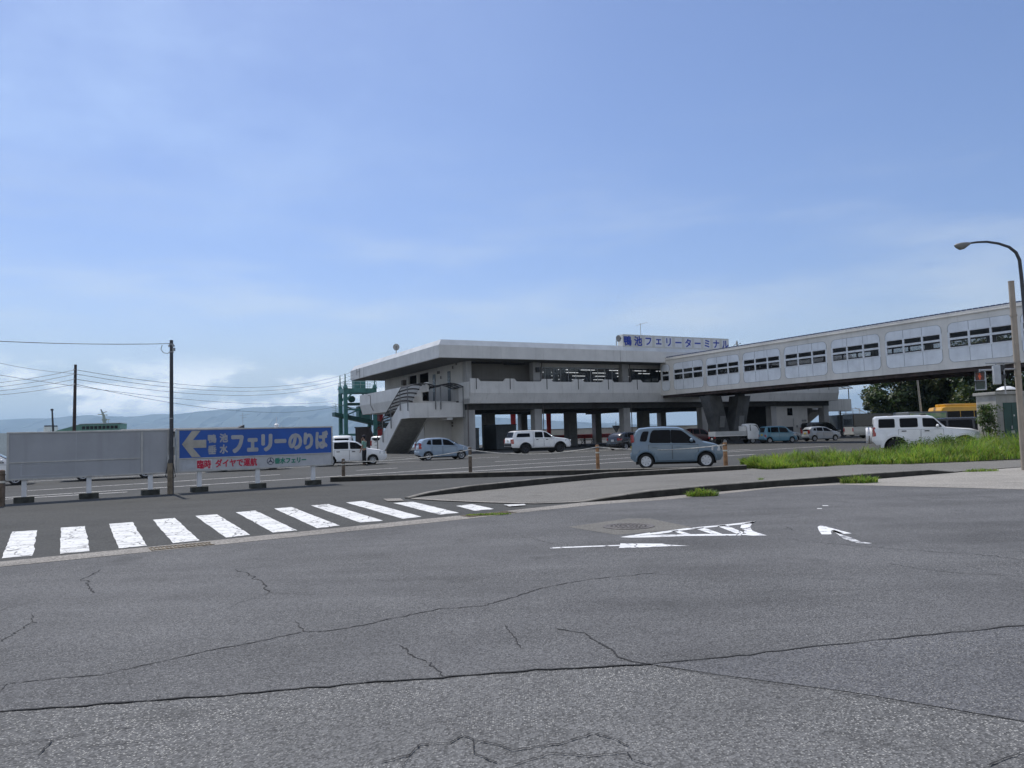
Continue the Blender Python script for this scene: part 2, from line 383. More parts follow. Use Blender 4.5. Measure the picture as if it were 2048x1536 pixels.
mb = MB(); mb.sheet([(-420, -60), (420, -60), (420, 190), (60, 190), (8, 143), (-30, 122), (-420, 122)], 0.0)
tag(mb.build('ground', LOT), kind='structure')
mb = MB(); mb.sheet([(-23500, -300), (23500, -300), (23500, 23500), (-23500, 23500)], -2.2)
SEA = mat('sea_water', (.03, .06, .085), .12, var=.1, vscale=.02, bump=.3, bscale=.4)
tag(mb.build('sea', SEA), kind='structure')
mb = MB()
for a, b in (((-420, 122), (-30, 122)), ((-30, 122), (8, 143)), ((8, 143), (60, 190)), ((60, 190), (420, 190))):
    mb.add([(a[0], a[1], 0), (b[0], b[1], 0), (b[0], b[1], -6), (a[0], a[1], -6)], [(0, 1, 2, 3)])
tag(mb.build('quay_edge', CONC), kind='structure')

# gutter line (photo survey): near and far edge
g_near = [gp(*p) for p in ((0, 1135.3), (350, 1100), (640, 1069.9), (930, 1039.4), (1026, 1028), (1194, 1010), (1340, 999.8), (1556, 976.5), (1690, 970))]
g_far = [gp(*p) for p in ((0, 1124.7), (350, 1090), (640, 1060.6), (924, 1031.6), (1016, 1022.5), (1160, 1006.5), (1300, 997), (1556, 974), (1690, 966.5))]
def ext(a, b, k): return (a[0]+(a[0]-b[0])*k, a[1]+(a[1]-b[1])*k)
g_near = [ext(g_near[0], g_near[2], 4)] + g_near; g_far = [ext(g_far[0], g_far[2], 4)] + g_far
road_r = [gp(1800, 973), gp(2048, 979.5), (60, 12.0)]
mb = MB(); mb.sheet([(-60, -40), (60, -40)] + road_r[::-1] + g_near[::-1], .004)
tag(mb.build('road', ROADC), kind='structure')
seam = [(0, 1425), (200, 1411), (400, 1396), (620, 1377), (880, 1357), (1100, 1341), (1300, 1331), (1500, 1311), (1750, 1283), (2048, 1253)]
sm = [gp(*p) for p in seam]; sm = [ext(sm[0], sm[2], 3)] + sm + [ext(sm[-1], sm[-3], 5)]
def jag(pts, n, amp, seed):
    rnd = random.Random(seed); out = []
    for (a, b) in zip(pts, pts[1:]):
        d = math.hypot(b[0]-a[0], b[1]-a[1])
        for i in range(n): t = i/n; out.append((a[0]+(b[0]-a[0])*t + rnd.gauss(0, amp*min(1, d)), a[1]+(b[1]-a[1])*t + rnd.gauss(0, amp*min(1, d))))
    return out + [pts[-1]]
smj = jag(sm, 8, .012, 3)
mb = MB(); mb.sheet(smj + [(60, 11.9)] + road_r[:2][::-1] + g_near[::-1], .008)
tag(mb.build('road_overlay', ROADS), kind='structure')
wedge = [gp(1305, 1331.5)] + [p for p in smj if p[0] > gp(1305, 1331)[0]] + [(14, 2.0), gp(2048, 1445), gp(1700, 1386), gp(1450, 1353)]
mb = MB(); mb.sheet(wedge, .0075); tag(mb.build('road_patch', ROADW), kind='structure')
mb = MB()
for i in range(len(g_near)-1): mb.add([(*g_near[i], .012), (*g_near[i+1], .012), (*g_far[i+1], .012), (*g_far[i], .012)], [(0, 1, 2, 3)])
tag(mb.build('gutter_strip', GUT), kind='structure')
mb = MB(); mb.sheet([gp(1690, 970.5), gp(1800, 973.5), gp(2048, 980), (60, 12.1), (60, 26), gp(2048, 935), gp(1921, 945), gp(1753, 959), gp(1690, 966)], .014)
tag(mb.build('driveway_apron', APR), kind='structure')
# raised pavement between near kerb and second kerb
k1_base = [(1156, 1004.5), (1210, 1002), (1300, 996), (1420, 985), (1552, 974), (1753, 958.5), (1860, 950), (1921, 945.5)]
k1_h = [.005, .08, .17, .18, .18, .18, .16, .03]
k1 = [gp(*p) for p in k1_base]
k2_base = [(818, 998), (860, 993), (941, 985), (1080, 971), (1220, 959), (1340, 954), (1494, 946)]
k2_h = [.02, .10, .17, .18, .18, .18, .18]
k2 = [gp(*p) for p in k2_base]
def offs(pts, w):
    out = []
    for i, p in enumerate(pts):
        a = Vector(pts[max(i-1, 0)]); b = Vector(pts[min(i+1, len(pts)-1)]); d = (b-a).normalized(); n = Vector((-d.y, d.x)); out.append((p[0]+n.x*w, p[1]+n.y*w))
    return out
def kerb(name, pts, hs, w, z0=None):
    mb = MB(); back = offs(pts, w); z0 = z0 or [0]*len(pts); mid = offs(pts, .02)
    for i in range(len(pts)-1):
        A = [(*pts[i], z0[i]-.02), (*pts[i], hs[i]-.02), (*mid[i], hs[i]), (*back[i], hs[i]), (*back[i], z0[i]-.02)]
        B = [(*pts[i+1], z0[i+1]-.02), (*pts[i+1], hs[i+1]-.02), (*mid[i+1], hs[i+1]), (*back[i+1], hs[i+1]), (*back[i+1], z0[i+1]-.02)]
        n = len(mb.v); mb.v += A+B
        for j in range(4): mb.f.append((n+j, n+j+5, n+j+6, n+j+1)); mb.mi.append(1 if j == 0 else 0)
        if i == 0: mb.f.append(tuple(n+j for j in range(5))); mb.mi.append(0)
        if i == len(pts)-2: mb.f.append(tuple(n+5+j for j in range(5))[::-1]); mb.mi.append(0)
    # joints between the kerb stones
    for i in range(len(pts)-1):
        a, b = Vector(pts[i]), Vector(pts[i+1]); L_ = (b-a).length; d = (b-a)/L_; n_ = Vector((-d.y, d.x)); k = int(L_/.6)
        for j in range(1, k+1):
            f = (j-.5)/k; q = a+d*(L_*f); h_ = hs[i]+(hs[i+1]-hs[i])*f; zz = z0[i]+(z0[i+1]-z0[i])*f
            if h_-zz < .05: continue
            v = [q-n_*.003-d*.006, q-n_*.003+d*.006, q+n_*(w+.002)+d*.006, q+n_*(w+.002)-d*.006]; mb.m = 2
            mb.add([(v[0].x, v[0].y, zz), (v[1].x, v[1].y, zz), (v[1].x, v[1].y, h_-.018), (v[0].x, v[0].y, h_-.018), (v[1].x+n_.x*.02, v[1].y+n_.y*.02, h_+.003), (v[0].x+n_.x*.02, v[0].y+n_.y*.02, h_+.003), (v[2].x, v[2].y, h_+.003), (v[3].x, v[3].y, h_+.003)], [(0, 1, 2, 3), (3, 2, 4, 5), (5, 4, 6, 7)])
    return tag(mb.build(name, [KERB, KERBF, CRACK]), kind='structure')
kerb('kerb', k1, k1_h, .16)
pav_in = offs(k1, .16)
right_far = [gp(1494, 944), gp(1540, 938), gp(1720, 930), gp(1880, 924), gp(2048, 917)]
# pavement sheet: strip from kerb 1 to kerb 2 / verge
A = [gp(*p) for p in ((826, 998), (930, 1003.5), (1060, 1006))] + pav_in
Az = [.016, .016, .016] + [h-.005 for h in k1_h]
Bp = k2 + right_far[1:]; Bz = [.018, .02, .022, .028, .06, .10, .12] + [.13, .13, .13, .13]
Bp[-1] = gp(2100, 915)
mb = MB(); n = 40
def samp(pts, zs, t):
    k = t*(len(pts)-1); i = min(int(k), len(pts)-2); f = k-i
    return (pts[i][0]+(pts[i+1][0]-pts[i][0])*f, pts[i][1]+(pts[i+1][1]-pts[i][1])*f, zs[i]+(zs[i+1]-zs[i])*f)
A2 = A + [gp(2048, 935), gp(2150, 929)]; Az2 = Az + [.03, .03]
for i in range(n):
    a0, a1, b0, b1 = samp(A2, Az2, i/n), samp(A2, Az2, (i+1)/n), samp(Bp, Bz, i/n), samp(Bp, Bz, (i+1)/n)
    mb.add([a0, a1, b1, b0], [(0, 1, 2, 3)])
tag(mb.build('pavement', PAVE), kind='structure')
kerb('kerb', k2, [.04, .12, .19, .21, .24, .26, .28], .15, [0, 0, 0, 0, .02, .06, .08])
k3 = [gp(*p) for p in ((660.5, 964), (852, 958), (1100, 951), (1340, 946), (1490, 943))]
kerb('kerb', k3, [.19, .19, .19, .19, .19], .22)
# light kerb stones flush along the crossing
mb = MB()
for q in (((640+370/2.926), 900+290/2.926, 640+470/2.926, 900+287/2.926, 640+492/2.926, 900+301/2.926, 640+395/2.926, 900+304/2.926),):
    mb.sheet([gp(q[i], q[i+1]) for i in (0, 2, 4, 6)], .020)
pts = [gp(*p) for p in ((820, 999), (880, 1002.5), (960, 1006), (1070, 1008.5), (1160, 1005.5))]; o2 = offs(pts, .18)
for i in range(len(pts)-1): mb.add([(*pts[i], .021), (*pts[i+1], .021), (*o2[i+1], .021), (*o2[i], .021)], [(0, 1, 2, 3)])
tag(mb.build('flush_kerb', GUT), kind='structure')

def rq(s, ox, oy, pts): return [(ox+x/s, oy+y/s) for x, y in pts]
bars = [[(72, 304), (218, 295), (192, 444), (10, 460)], [(356, 280), (498, 271), (526, 417), (352, 433)], [(638, 258), (776, 247), (858, 386), (695, 401)],
        [(894, 234), (1023, 223), (1165, 354), (1012, 371)], [(1143, 211), (1270, 202), (1465, 322), (1322, 338)], [(1380, 190), (1495, 180), (1740, 296), (1597, 309)], [(1605, 168), (1705, 159), (1990, 268), (1855, 283)]]
bars = [rq(2.926, 0, 960, b) for b in bars]
bars += [rq(2.926, 640, 900, b) for b in ([(-53, 325), (50, 317), (370, 415), (235, 425)], [(152, 308), (250, 299), (595, 391), (485, 404)], [(428, 311), (545, 304), (815, 369), (700, 379)], [(797, 328), (890, 318), (1022, 346), (905, 357)], [(1075, 325), (1195, 321), (1205, 327), (1110, 336)])]
bars.insert(0, rq(2.926, 0, 960, [(-240, 330), (-85, 318), (-160, 474), (-350, 492)]))
mb = MB(); rnd = random.Random(5)
for b in bars:
    q = [gp(*p) for p in b]; pts = []
    for i in range(4):
        a, c_ = q[i], q[(i+1) % 4]; m = 14 if i in (1, 3) else 5
        for j in range(m):
            t = j/m; amp = .006 if j else 0
            if i == 2: amp = .018 if j else .006
            pts.append((a[0]+(c_[0]-a[0])*t + rnd.gauss(0, amp), a[1]+(c_[1]-a[1])*t + rnd.gauss(0, amp)))
    mb.sheet(pts, .005 if b is not bars[-1] else .022)
tag(mb.build('crosswalk', PAINT), kind='structure')

# hatched triangle, stop bar and arrow
def strip(mb, pts, w, z, taper=None):
    l = offs(pts, w/2); r_ = offs(pts, -w/2)
    for i in range(len(pts)-1): mb.add([(*r_[i], z), (*r_[i+1], z), (*l[i+1], z), (*l[i], z)], [(0, 1, 2, 3)])
mb = MB(); Z = .012
def poly(px): mb.sheet([gp(*p) for p in px], Z)
T = lambda x, y: (1300+x/2.738, 880+y/2.738)
poly([(1238, 1076), (1300, 1066.5), T(0, 514), T(200, 487), T(420, 466), T(585, 447), T(560, 460), T(420, 474), T(240, 491), T(60, 517), (1290, 1072), (1262, 1075.2)])
poly([(1238, 1076.2), (1262, 1075.4), T(0, 524), T(300, 519), T(500, 520), T(500, 527), T(200, 530), (1300, 1076.3), (1262, 1077)])
poly([T(585, 447), T(560, 460), T(548, 480), T(560, 500), T(590, 512), T(640, 527), T(560, 528), T(500, 524), T(520, 500), T(495, 485), T(500, 470), T(520, 460)])
poly([T(115, 503), T(150, 499), T(230, 521), T(185, 521)]); poly([T(245, 488), T(290, 482), T(400, 520), T(340, 520)]); poly([T(365, 474), T(410, 468), T(530, 517), T(480, 519)])
poly([(1100, 1096.5), (1165, 1094), (1240, 1091.5), (1240, 1093.5), (1165, 1096.2), (1101, 1098.8)])
poly([(1241, 1088.5), (1325, 1089), (1332, 1090.5), (1300, 1096), (1238, 1098)])
poly([(1332, 1090.8), (1380, 1093.5), (1340, 1094), (1305, 1095.5)])
poly([T(918, 480), T(935, 470), T(985, 484), T(1105, 516), T(1040, 519), T(990, 503), T(995, 521), T(940, 521), T(925, 500)])
poly([T(990, 500), T(1010, 497), T(1060, 515), T(1035, 522)])
poly([T(945, 361), T(975, 361), T(978, 364), T(945, 364)]); poly([T(915, 377), T(940, 377), T(942, 380), T(916, 380)])
tag(mb.build('road_marking', PAINT2), kind='structure')
mb = MB(); mb.sheet([gp(*T(*p)) for p in ((1040, 519), (1105, 540), (1150, 560), (1215, 570), (1200, 575), (1130, 568), (1060, 545), (1020, 515))], .0122)
tag(mb.build('worn_arrow_tail', road_paint('worn_marking_paint', (.60, .61, .62), .9, (.12, .12, .13))), kind='structure')

# lane lines of the waiting lot
mb = MB()
for a, b in (((5, 999), (255, 984)), ((-40, 998.5), (335, 974.5)), ((335, 974.5), (658, 953.5)), ((658, 953.5), (1000, 931)), ((1000, 931), (1268, 915)), ((1268, 915), (1540, 899)),
             ((690, 957), (960, 941.5)), ((960, 941.5), (1268, 922.5)), ((1268, 922.5), (1510, 908.5)), ((55, 981.5), (320, 965)), ((320, 965), (560, 949)), ((57, 963), (390, 946.5)), ((390, 946.5), (640, 932)),
             ((713, 941), (795, 936)), ((640, 932), (860, 921)), ((989, 923.5), (1160, 914)), ((1160, 914), (1300, 906)), ((860, 921), (1000, 914)), ((1457, 901), (1500, 898.5)), ((1540, 899), (1660, 892)), ((760, 917), (880, 911)), ((1130, 905), (1240, 899))):
    strip(mb, [gp(*a), gp(*b)], .17, .004)
tag(mb.build('lane_lines', PAINT3), kind='structure')

# cracks and repair seams, each a thin jagged ribbon of open joint
mb = MB()
def crack(px, w, seed, amp=.02, z=.0115, n=9):
    pts = jag([gp(*p) for p in px], n, amp, seed); rnd = random.Random(seed)
    ws = [max(.0012, .85*w*(0.35+rnd.random()*1.1)) for _ in pts]; ws[0] = .001; ws[-1] = .001
    N = offs(pts, 1.0)
    for i in range(len(pts)-1):
        a, b = pts[i], pts[i+1]; na = (N[i][0]-a[0], N[i][1]-a[1]); nb = (N[i+1][0]-b[0], N[i+1][1]-b[1])
        mb.add([(a[0]-na[0]*ws[i], a[1]-na[1]*ws[i], z), (b[0]-nb[0]*ws[i+1], b[1]-nb[1]*ws[i+1], z), (b[0]+nb[0]*ws[i+1], b[1]+nb[1]*ws[i+1], z), (a[0]+na[0]*ws[i], a[1]+na[1]*ws[i], z)], [(0, 1, 2, 3)])
Lp = lambda x, y: (x/2, 1140+y/2); Rp = lambda x, y: (1024+x/2, 1140+y/2)
def ribbon(pts, w, seed):
    rnd = random.Random(seed); N = offs(pts, 1.0); ws = [max(.0012, .9*w*(.4+rnd.random()*1.2)) for _ in pts]
    for i in range(len(pts)-1):
        a, b = pts[i], pts[i+1]; na = (N[i][0]-a[0], N[i][1]-a[1]); nb = (N[i+1][0]-b[0], N[i+1][1]-b[1])
        mb.add([(a[0]-na[0]*ws[i], a[1]-na[1]*ws[i], .0115), (b[0]-nb[0]*ws[i+1], b[1]-nb[1]*ws[i+1], .0115), (b[0]+na[0]*ws[i+1], b[1]+na[1]*ws[i+1], .0115), (a[0]+na[0]*ws[i], a[1]+na[1]*ws[i], .0115)], [(0, 1, 2, 3)])
ribbon(smj, .008, 1)
crack([Lp(30, 460), Lp(200, 442), Lp(400, 425), Lp(620, 378), Lp(830, 328), Lp(1040, 290), Lp(1210, 252)], .007, 2, .018)
crack([Lp(1210, 252), Lp(1300, 250), Lp(1450, 226), Lp(1640, 182), Lp(1760, 160), Lp(1930, 148), Lp(2048, 115), Rp(120, 75), Rp(320, 40), Rp(580, 14)], .008, 3, .02)
crack([Lp(1180, 207), Lp(1215, 252)], .005, 4); crack([Lp(1605, 305), Lp(1650, 350), Lp(1720, 378), Lp(1775, 435)], .006, 5, .03)
crack([Lp(2020, 225), Lp(2048, 262), Rp(35, 320)], .005, 6, .02); crack([Lp(940, 0), Lp(1040, 40), Lp(1075, 95)], .010, 7, .03)
crack([Lp(1075, 95), Lp(1150, 98), Lp(1255, 105)], .003, 8, .03); crack([Lp(1075, 95), Lp(960, 135), Lp(900, 165)], .003, 9, .03)
crack([Lp(410, 0), Lp(330, 40), Lp(360, 75), Lp(380, 95)], .008, 10, .03); crack([Lp(0, 292), Lp(60, 255), Lp(130, 215), Lp(125, 180)], .006, 11, .03)
crack([Lp(0, 165), Lp(80, 145), Lp(165, 122)], .003, 12, .02); crack([Rp(180, 240), Rp(290, 258), Rp(340, 292), Rp(400, 325), Rp(425, 355), Rp(490, 374), Rp(560, 384)], .009, 13, .02)
crack([Rp(570, 384), Rp(760, 416), Rp(990, 452), Rp(1290, 492), Rp(1600, 545), Rp(2048, 610)], .0035, 14, .012)
crack([Lp(1510, 780), Lp(1640, 745), Lp(1680, 705), Lp(1800, 698), Lp(1850, 668), Lp(1895, 684), Lp(2000, 708), Lp(2048, 728), Rp(200, 700), Rp(320, 660), Rp(410, 682), Rp(470, 715)], .005, 15, .015)
crack([Lp(1895, 684), Lp(1895, 740), Lp(1990, 780)], .0045, 16, .012); crack([Lp(1640, 745), Lp(1610, 800)], .002, 17, .01); crack([Rp(0, 790), Rp(150, 740), Rp(240, 745), Rp(300, 752), Rp(460, 735), Rp(480, 765), Rp(560, 790)], .0045, 18, .012)
crack([Lp(0, 712), Lp(140, 690), Lp(230, 680), Lp(420, 650), Lp(540, 630)], .004, 19, .012); crack([Lp(215, 683), Lp(150, 750)], .004, 20, .012); crack([Lp(330, 716), Lp(560, 690), Lp(800, 650)], .0035, 21, .012)
crack([Lp(0, 492), Lp(30, 460)], .004, 22, .01); crack([Rp(1900, 790), Rp(2048, 735)], .005, 23, .012)
crack([T(740, 545), T(880, 563), T(1100, 580), T(1400, 605), T(1800, 632), T(2048, 660)], .006, 24, .03); crack([T(1300, 680), T(1480, 712), T(1700, 735), T(2048, 752)], .005, 25, .03)
crack([(1060, 1075), (1080, 1083), (1110, 1090)], .004, 26, .02); crack([T(740, 478), T(785, 500)], .006, 27, .03)
tag(mb.build('road_cracks', CRACK), kind='structure')

# manhole in its square concrete patch
mb = MB(); mb.sheet([gp(*p) for p in ((1135, 1055), (1255, 1038), (1300, 1038), (1395, 1058), (1232, 1071))], .0105)
tag(mb.build('manhole_patch', asphalt('manhole_patch_asphalt', (.155, .150, .138), (.25, .24, .22), .012, .3, .15)), kind='structure')
c_ = gp(1257, 1054); mb = MB(); mb.lathe([(.42, .011), (.42, .018), (.36, .018), (.355, .014), (.33, .014), (.325, .018), (0, .018)], (c_[0], c_[1], 0), 32)
for k in range(4):
    rr = .07+.07*k
    for j in range(6+6*k):
        an = 2*math.pi*j/(6+6*k); mb.cbox((c_[0]+rr*math.cos(an), c_[1]+rr*math.sin(an), .021), (.03, .03, .006))
tag(mb.build('manhole_cover', mat('cast_iron', (.12, .11, .105), .7, metal=.3, var=.2, vscale=9)), 'round cast iron manhole cover set in the road patch', 'manhole cover')
# two drain grates in the gutter
for a, b, lab in (((300, 1100.5), (425, 1088.5), 'rusty drain grate in the gutter beside the left crosswalk stripes'), ((930, 1034.5), (1024, 1025), 'grassy drain grate in the gutter by the last crosswalk stripes')):
    A_, B_ = Vector(gp(*a)), Vector(gp(*b)); d = (B_-A_); L_ = d.length; e = empty('drain_grate', (A_.x, A_.y, 0), math.atan2(d.y, d.x), lab, 'drain grate', 'drain grates along the gutter')
    mb = MB(); mb.box((0, -.17, .013), (L_, -.15, .022)); mb.box((0, .15, .013), (L_, .17, .022)); mb.build('frame', mat('rusty_iron', (.14, .11, .07), .85, var=.3, vscale=8), e)
    mb = MB(); nb_ = int(L_/.055)
    for k in range(nb_): mb.box((k*L_/nb_, -.149, .013), (k*L_/nb_+.025, .149, .021))
    mb.build('bar', mat('rusty_iron', (.14, .11, .07)), e)['kind'] = 'stuff'
# far shore: ridge across the bay
prof = [(-900, 846), (-500, 838), (-200, 843), (0, 841), (60, 837), (104, 836), (167, 830), (234, 832.5), (270, 833), (305, 828), (350, 829), (390, 824), (470, 817), (560, 812), (650, 812), (760, 818), (900, 830), (1050, 838), (1200, 846), (1350, 850), (1500, 851), (1700, 848), (2300, 838)]
D = 13000.0; mb = MB(); rnd = random.Random(11); xs = []; 
for (a, b) in zip(prof, prof[1:]):
    m = max(2, int((b[0]-a[0])/9))
    for i in range(m): t = i/m; xs.append((a[0]+(b[0]-a[0])*t, a[1]+(b[1]-a[1])*t + rnd.gauss(0, .45)))
rows = 7
for i, (px, py) in enumerate(xs):
    p = atY(px, py, D); top = max(30, p.z)
    for j in range(rows):
        f = j/(rows-1); jx = rnd.gauss(0, 60)*(1 if 0 < j < rows-1 else 0)
        mb.v.append((p.x+jx, D - 2600*(1-f) + rnd.gauss(0, 130)*(0 < j < rows-1), -3 + (top+3)*(f**.8)*(1 if j == rows-1 else (.8+.3*rnd.random()))))
for i in range(len(xs)-1):
    for j in range(rows-1): mb.f.append((i*rows+j, (i+1)*rows+j, (i+1)*rows+j+1, i*rows+j+1)); mb.mi.append(0)
for i in range(len(xs)-1):   # back slope
    k = len(mb.v); a = mb.v[i*rows+rows-1]; b = mb.v[(i+1)*rows+rows-1]; mb.v += [a, b, (b[0], b[1]+600, -3), (a[0], a[1]+600, -3)]; mb.f.append((k, k+1, k+2, k+3)); mb.mi.append(0)
tag(mb.build('hills', mat('wooded_hillside', (.028, .045, .042), .95, var=.3, vscale=.002)), kind='structure')
# nearer low headland at the far left
mb = MB(); pts = [(-300, 868), (-150, 872), (-40, 876), (0, 878), (20, 880), (45, 886), (70, 893), (85, 897)]
for i, (px, py) in enumerate(pts):
    p = atY(px, py, 5200.0); mb.v += [(p.x, 4700, -3), (p.x, 5200, max(0, p.z)), (p.x, 5900, -3)]
for i in range(len(pts)-1):
    for j in range(2): mb.f.append((i*3+j, i*3+3+j, i*3+4+j, i*3+1+j)); mb.mi.append(0)
tag(mb.build('headland', mat('wooded_hillside', 0)), kind='structure')
# ================================================================ FERRY TERMINAL (local axes: s along the front, t into the building)
TH = 0.49734; OX, OY = -6.88, 73.0
def bw(s, t, z=0.0): return Vector((OX + s*math.cos(TH) - t*math.sin(TH), OY + s*math.sin(TH) + t*math.cos(TH), z))
term = empty('ferry_terminal', (OX, OY, 0), TH, 'white two storey ferry terminal raised on columns with a deep flat roof', 'building')
SL, DEP = 59.5, 29.0
# roof: vertical fascia, then a cap set back on a slope
mb = MB(); mb.box((0, 0, 9.16), (SL, DEP, 10.38)); mb.build('roof_fascia', WHITE, term)
mb = MB(); mb.box((.25, .25, 9.13), (SL-.25, DEP-.25, 9.157)); mb.build('soffit', mat('shade_toned_soffit', (.17, .165, .155), .9, var=.1), term)  # separate sheet toned darker, eaves shade put into its colour
mb = MB(); a, b = .02, .42
lo = [(a, a, 10.385), (SL-a, a, 10.385), (SL-a, DEP-a, 10.385), (a, DEP-a, 10.385)]; hi = [(b, b, 10.95), (SL-b, b, 10.95), (SL-b, DEP-b, 10.95), (b, DEP-b, 10.95)]
mb.add(lo+hi, [(4, 5, 6, 7), (0, 1, 5, 4), (1, 2, 6, 5), (2, 3, 7, 6), (3, 0, 4, 7)]); mb.build('roof', mat('roof_coping_metal', (.60, .615, .62), .45, var=.08, vscale=.5, streak=.2), term)
mb = MB()
for s in (21.3, 42.0): mb.box((s, -.004, 9.17), (s+.03, .0, 10.37))
for t in (23.5,): mb.box((-.004, t, 9.17), (0, t+.05, 10.37))
mb.tube([(-.05, 25.0, 9.2), (-.05, 25.0, 10.4)], .02, 6); mb.tube([(-.05, 26.2, 9.6), (-.05, 26.2, 10.4)], .02, 6); mb.tube([(-.05, 25.0, 10.0), (-.05, 26.2, 10.0)], .02, 6)
mb.build('joint_trim', DARKM, term)
# balcony slab and parapet, front
def par_prof(o): return [(o, 6.98), (o, 5.81), (o+.28, 4.80), (o+2.0, 4.80), (o+2.0, 5.25), (o+.2, 5.30), (o+.2, 6.98)]
mb = MB(); mb.prism(par_prof(1.0), 'x', 3.72, 57.3)
pr = [(x, z) for x, z in par_prof(3.72)]
mb.prism([(3.72, 6.98), (3.72, 5.81), (3.72, 4.8), (3.9, 4.8), (3.9, 6.98)], 'y', 1.31, 3.9)
mb.build('balcony_parapet', WHITE, term)
mb = MB()
posts = [8.16, 12.5, 16.4, 20.3, 24.22]
for s in [4.05] + posts + [28.1+3.9*k for k in range(8)]:
    l, r_ = (-.33, .5) if s < 5 else (-.5, .5)
    mb.prism([(s+l-(.0 if s < 5 else .28), 6.975), (s+l, 7.27), (s+r_, 7.27), (s+r_+.28, 6.975)], 'y', .998, 1.202)
mb.build('parapet_upstand', WHITE, term)
mb = MB()
for s in [4.35] + posts + [28.1+3.9*k for k in range(8)]: mb.box((s-.045, .985, 6.18), (s+.045, .996, 7.274))
mb.build('drain_slot', DARKM, term)
mb = MB(); 
for k in range(14): mb.tube([(4.9+k*.0, 1.1, 7.12), (24.0, 1.1, 7.12)] if k == 0 else [(4.9+k*3.9*.5, 1.1, 6.98), (4.9+k*3.9*.5, 1.1, 7.12)], .018, 6)
mb.build('handrail', DARKM, term)
# balcony along the left end
mb = MB(); mb.prism([(0, 7.02), (0, 5.75), (.32, 4.62), (3.9, 4.62), (3.9, 5.2), (.2, 5.25), (.2, 7.02)], 'y', 4.9, 25.2)
mb.box((0.0, 3.2, 6.1), (.2, 4.9, 7.02)); mb.build('balcony_parapet', WHITE, term)
mb = MB(); mb.tube([(-.03, 21.8, 6.8), (-.03, 21.0, 6.75), (-.03, 20.9, 5.6), (.1, 20.3, 4.9)], .03, 6); mb.build('drain_pipe', mat('dark_conduit', (.12, .10, .09), .6), term)
# floor slab, beams, ceiling of the undercroft
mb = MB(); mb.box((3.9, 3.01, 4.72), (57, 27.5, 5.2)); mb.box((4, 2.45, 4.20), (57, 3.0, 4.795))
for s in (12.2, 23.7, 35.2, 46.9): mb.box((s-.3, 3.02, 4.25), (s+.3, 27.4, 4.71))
mb.box((4, 26.6, 4.45), (57, 27.45, 4.715)); mb.build('floor_slab', mat('shade_toned_concrete', (.075, .075, .074), .9, var=.15, streak=.3), term)  # slab and beams near-black: undercroft shade put into their colour
# columns
cm0 = MB(); cm0.box((-.45, 0, 0), (.45, .9, 4.19)); CU = mat('column_plaster', (.40, .395, .385), .8, var=.08, vscale=.7, streak=.35)
def colm(name, s, t, z0, z1, w=.9, d=.9, m=CU):
    mb = MB(); mb.box((s-w/2, t, z0), (s+w/2, t+d, z1)); mb.box((s-w/2-.01, t-.002, z0), (s-w/2+.03, t+.02, z1)); return mb.build(name, m, term)
for s in (4.35, 12.2, 23.72, 35.2, 46.7, 56.4): colm('column', s, 2.42, 0, 4.195)
for s in (12.2, 23.72, 35.2): colm('column', s, 13.6, 0, 4.24, 1.2, 1.2, mat('column_concrete', (.26, .26, .255), .85, var=.1, streak=.3))
for s in (12.2, 23.72, 36.2, 48.4, 56.9): colm('column', s, 26.0, 0, 4.44, 1.0, 1.0, mat('column_concrete', 0))
mb = MB()
for s in (12.75, 24.3, 35.75): mb.tube([(s, 2.35, 0), (s, 2.35, 4.8)], .05, 8); mb.tube([(s, 2.36, 5.3), (s, 2.36, 9.128)], .05, 8)
mb.tube([(3.98, 2.3, 0), (3.98, 2.3, 4.7)], .05, 8); mb.build('drain_pipe', mat('dark_conduit', 0), term)
# upper storey
for s in (4.25, 12.15, 23.72, 35.2, 46.7, 56.3): colm('column', s, 2.42, 5.21, 9.128, .85 if s > 5 else .6, .8)
mb = MB(); mb.box((4.56, 4.6, 5.2), (12.55, 4.8, 9.10)); mb.build('wall', mat('recessed_grey_wall', (.27, .255, .235), .8, var=.06, vscale=.6, streak=.2), term)
mb = MB()
for s0, s1 in ((12.6, 23.28), (24.16, 34.8), (35.64, 46.2)): mb.box((s0, 3.0, 8.72), (s1, 3.2, 9.128)); mb.box((s0, 3.0, 5.21), (s1, 3.2, 5.5))
mb.box((47.1, 3.0, 5.21), (55.9, 3.2, 9.128)); mb.build('wall', WALL2, term)
# left end wall with its recessed entrance and doors
mb = MB()
for t0, t1 in ((3.23, 12.3), (15.3, 15.9), (18.5, 27.0)): mb.box((3.9, t0, 5.21), (4.1, t1, 9.128))
mb.box((3.9, 12.3, 8.85), (4.1, 18.5, 9.128)); mb.build('wall', WALL2, term)
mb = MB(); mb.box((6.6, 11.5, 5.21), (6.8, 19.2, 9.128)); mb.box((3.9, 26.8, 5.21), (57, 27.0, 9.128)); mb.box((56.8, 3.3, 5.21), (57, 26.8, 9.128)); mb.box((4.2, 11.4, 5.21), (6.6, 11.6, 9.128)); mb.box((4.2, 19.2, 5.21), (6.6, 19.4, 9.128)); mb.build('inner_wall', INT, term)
for t0, t1 in ((6.2, 6.95), (10.25, 11.0)):
    mb = MB(); mb.box((3.87, t0, 5.25), (3.9, t1, 8.45)); d = mb.build('door', mat('dark_door_paint', (.05, .055, .06), .35, var=.1), term)
    mb = MB(); mb.box((3.855, t0+.18, 6.4), (3.868, t1-.12, 7.9)); mb.build('pane', CLEARG, d)
mb = MB(); mb.box((3.88, 21.6, 6.6), (3.9, 22.2, 7.8)); mb.build('window', GLASS, term)
mb = MB()
for t, z in ((9.0, 8.4), (9.4, 8.4), (5.4, 8.6), (8.6, 7.8), (6.0, 6.9), (4.5, 8.9)): mb.box((3.82, t, z), (3.9, t+.18, z+.3))
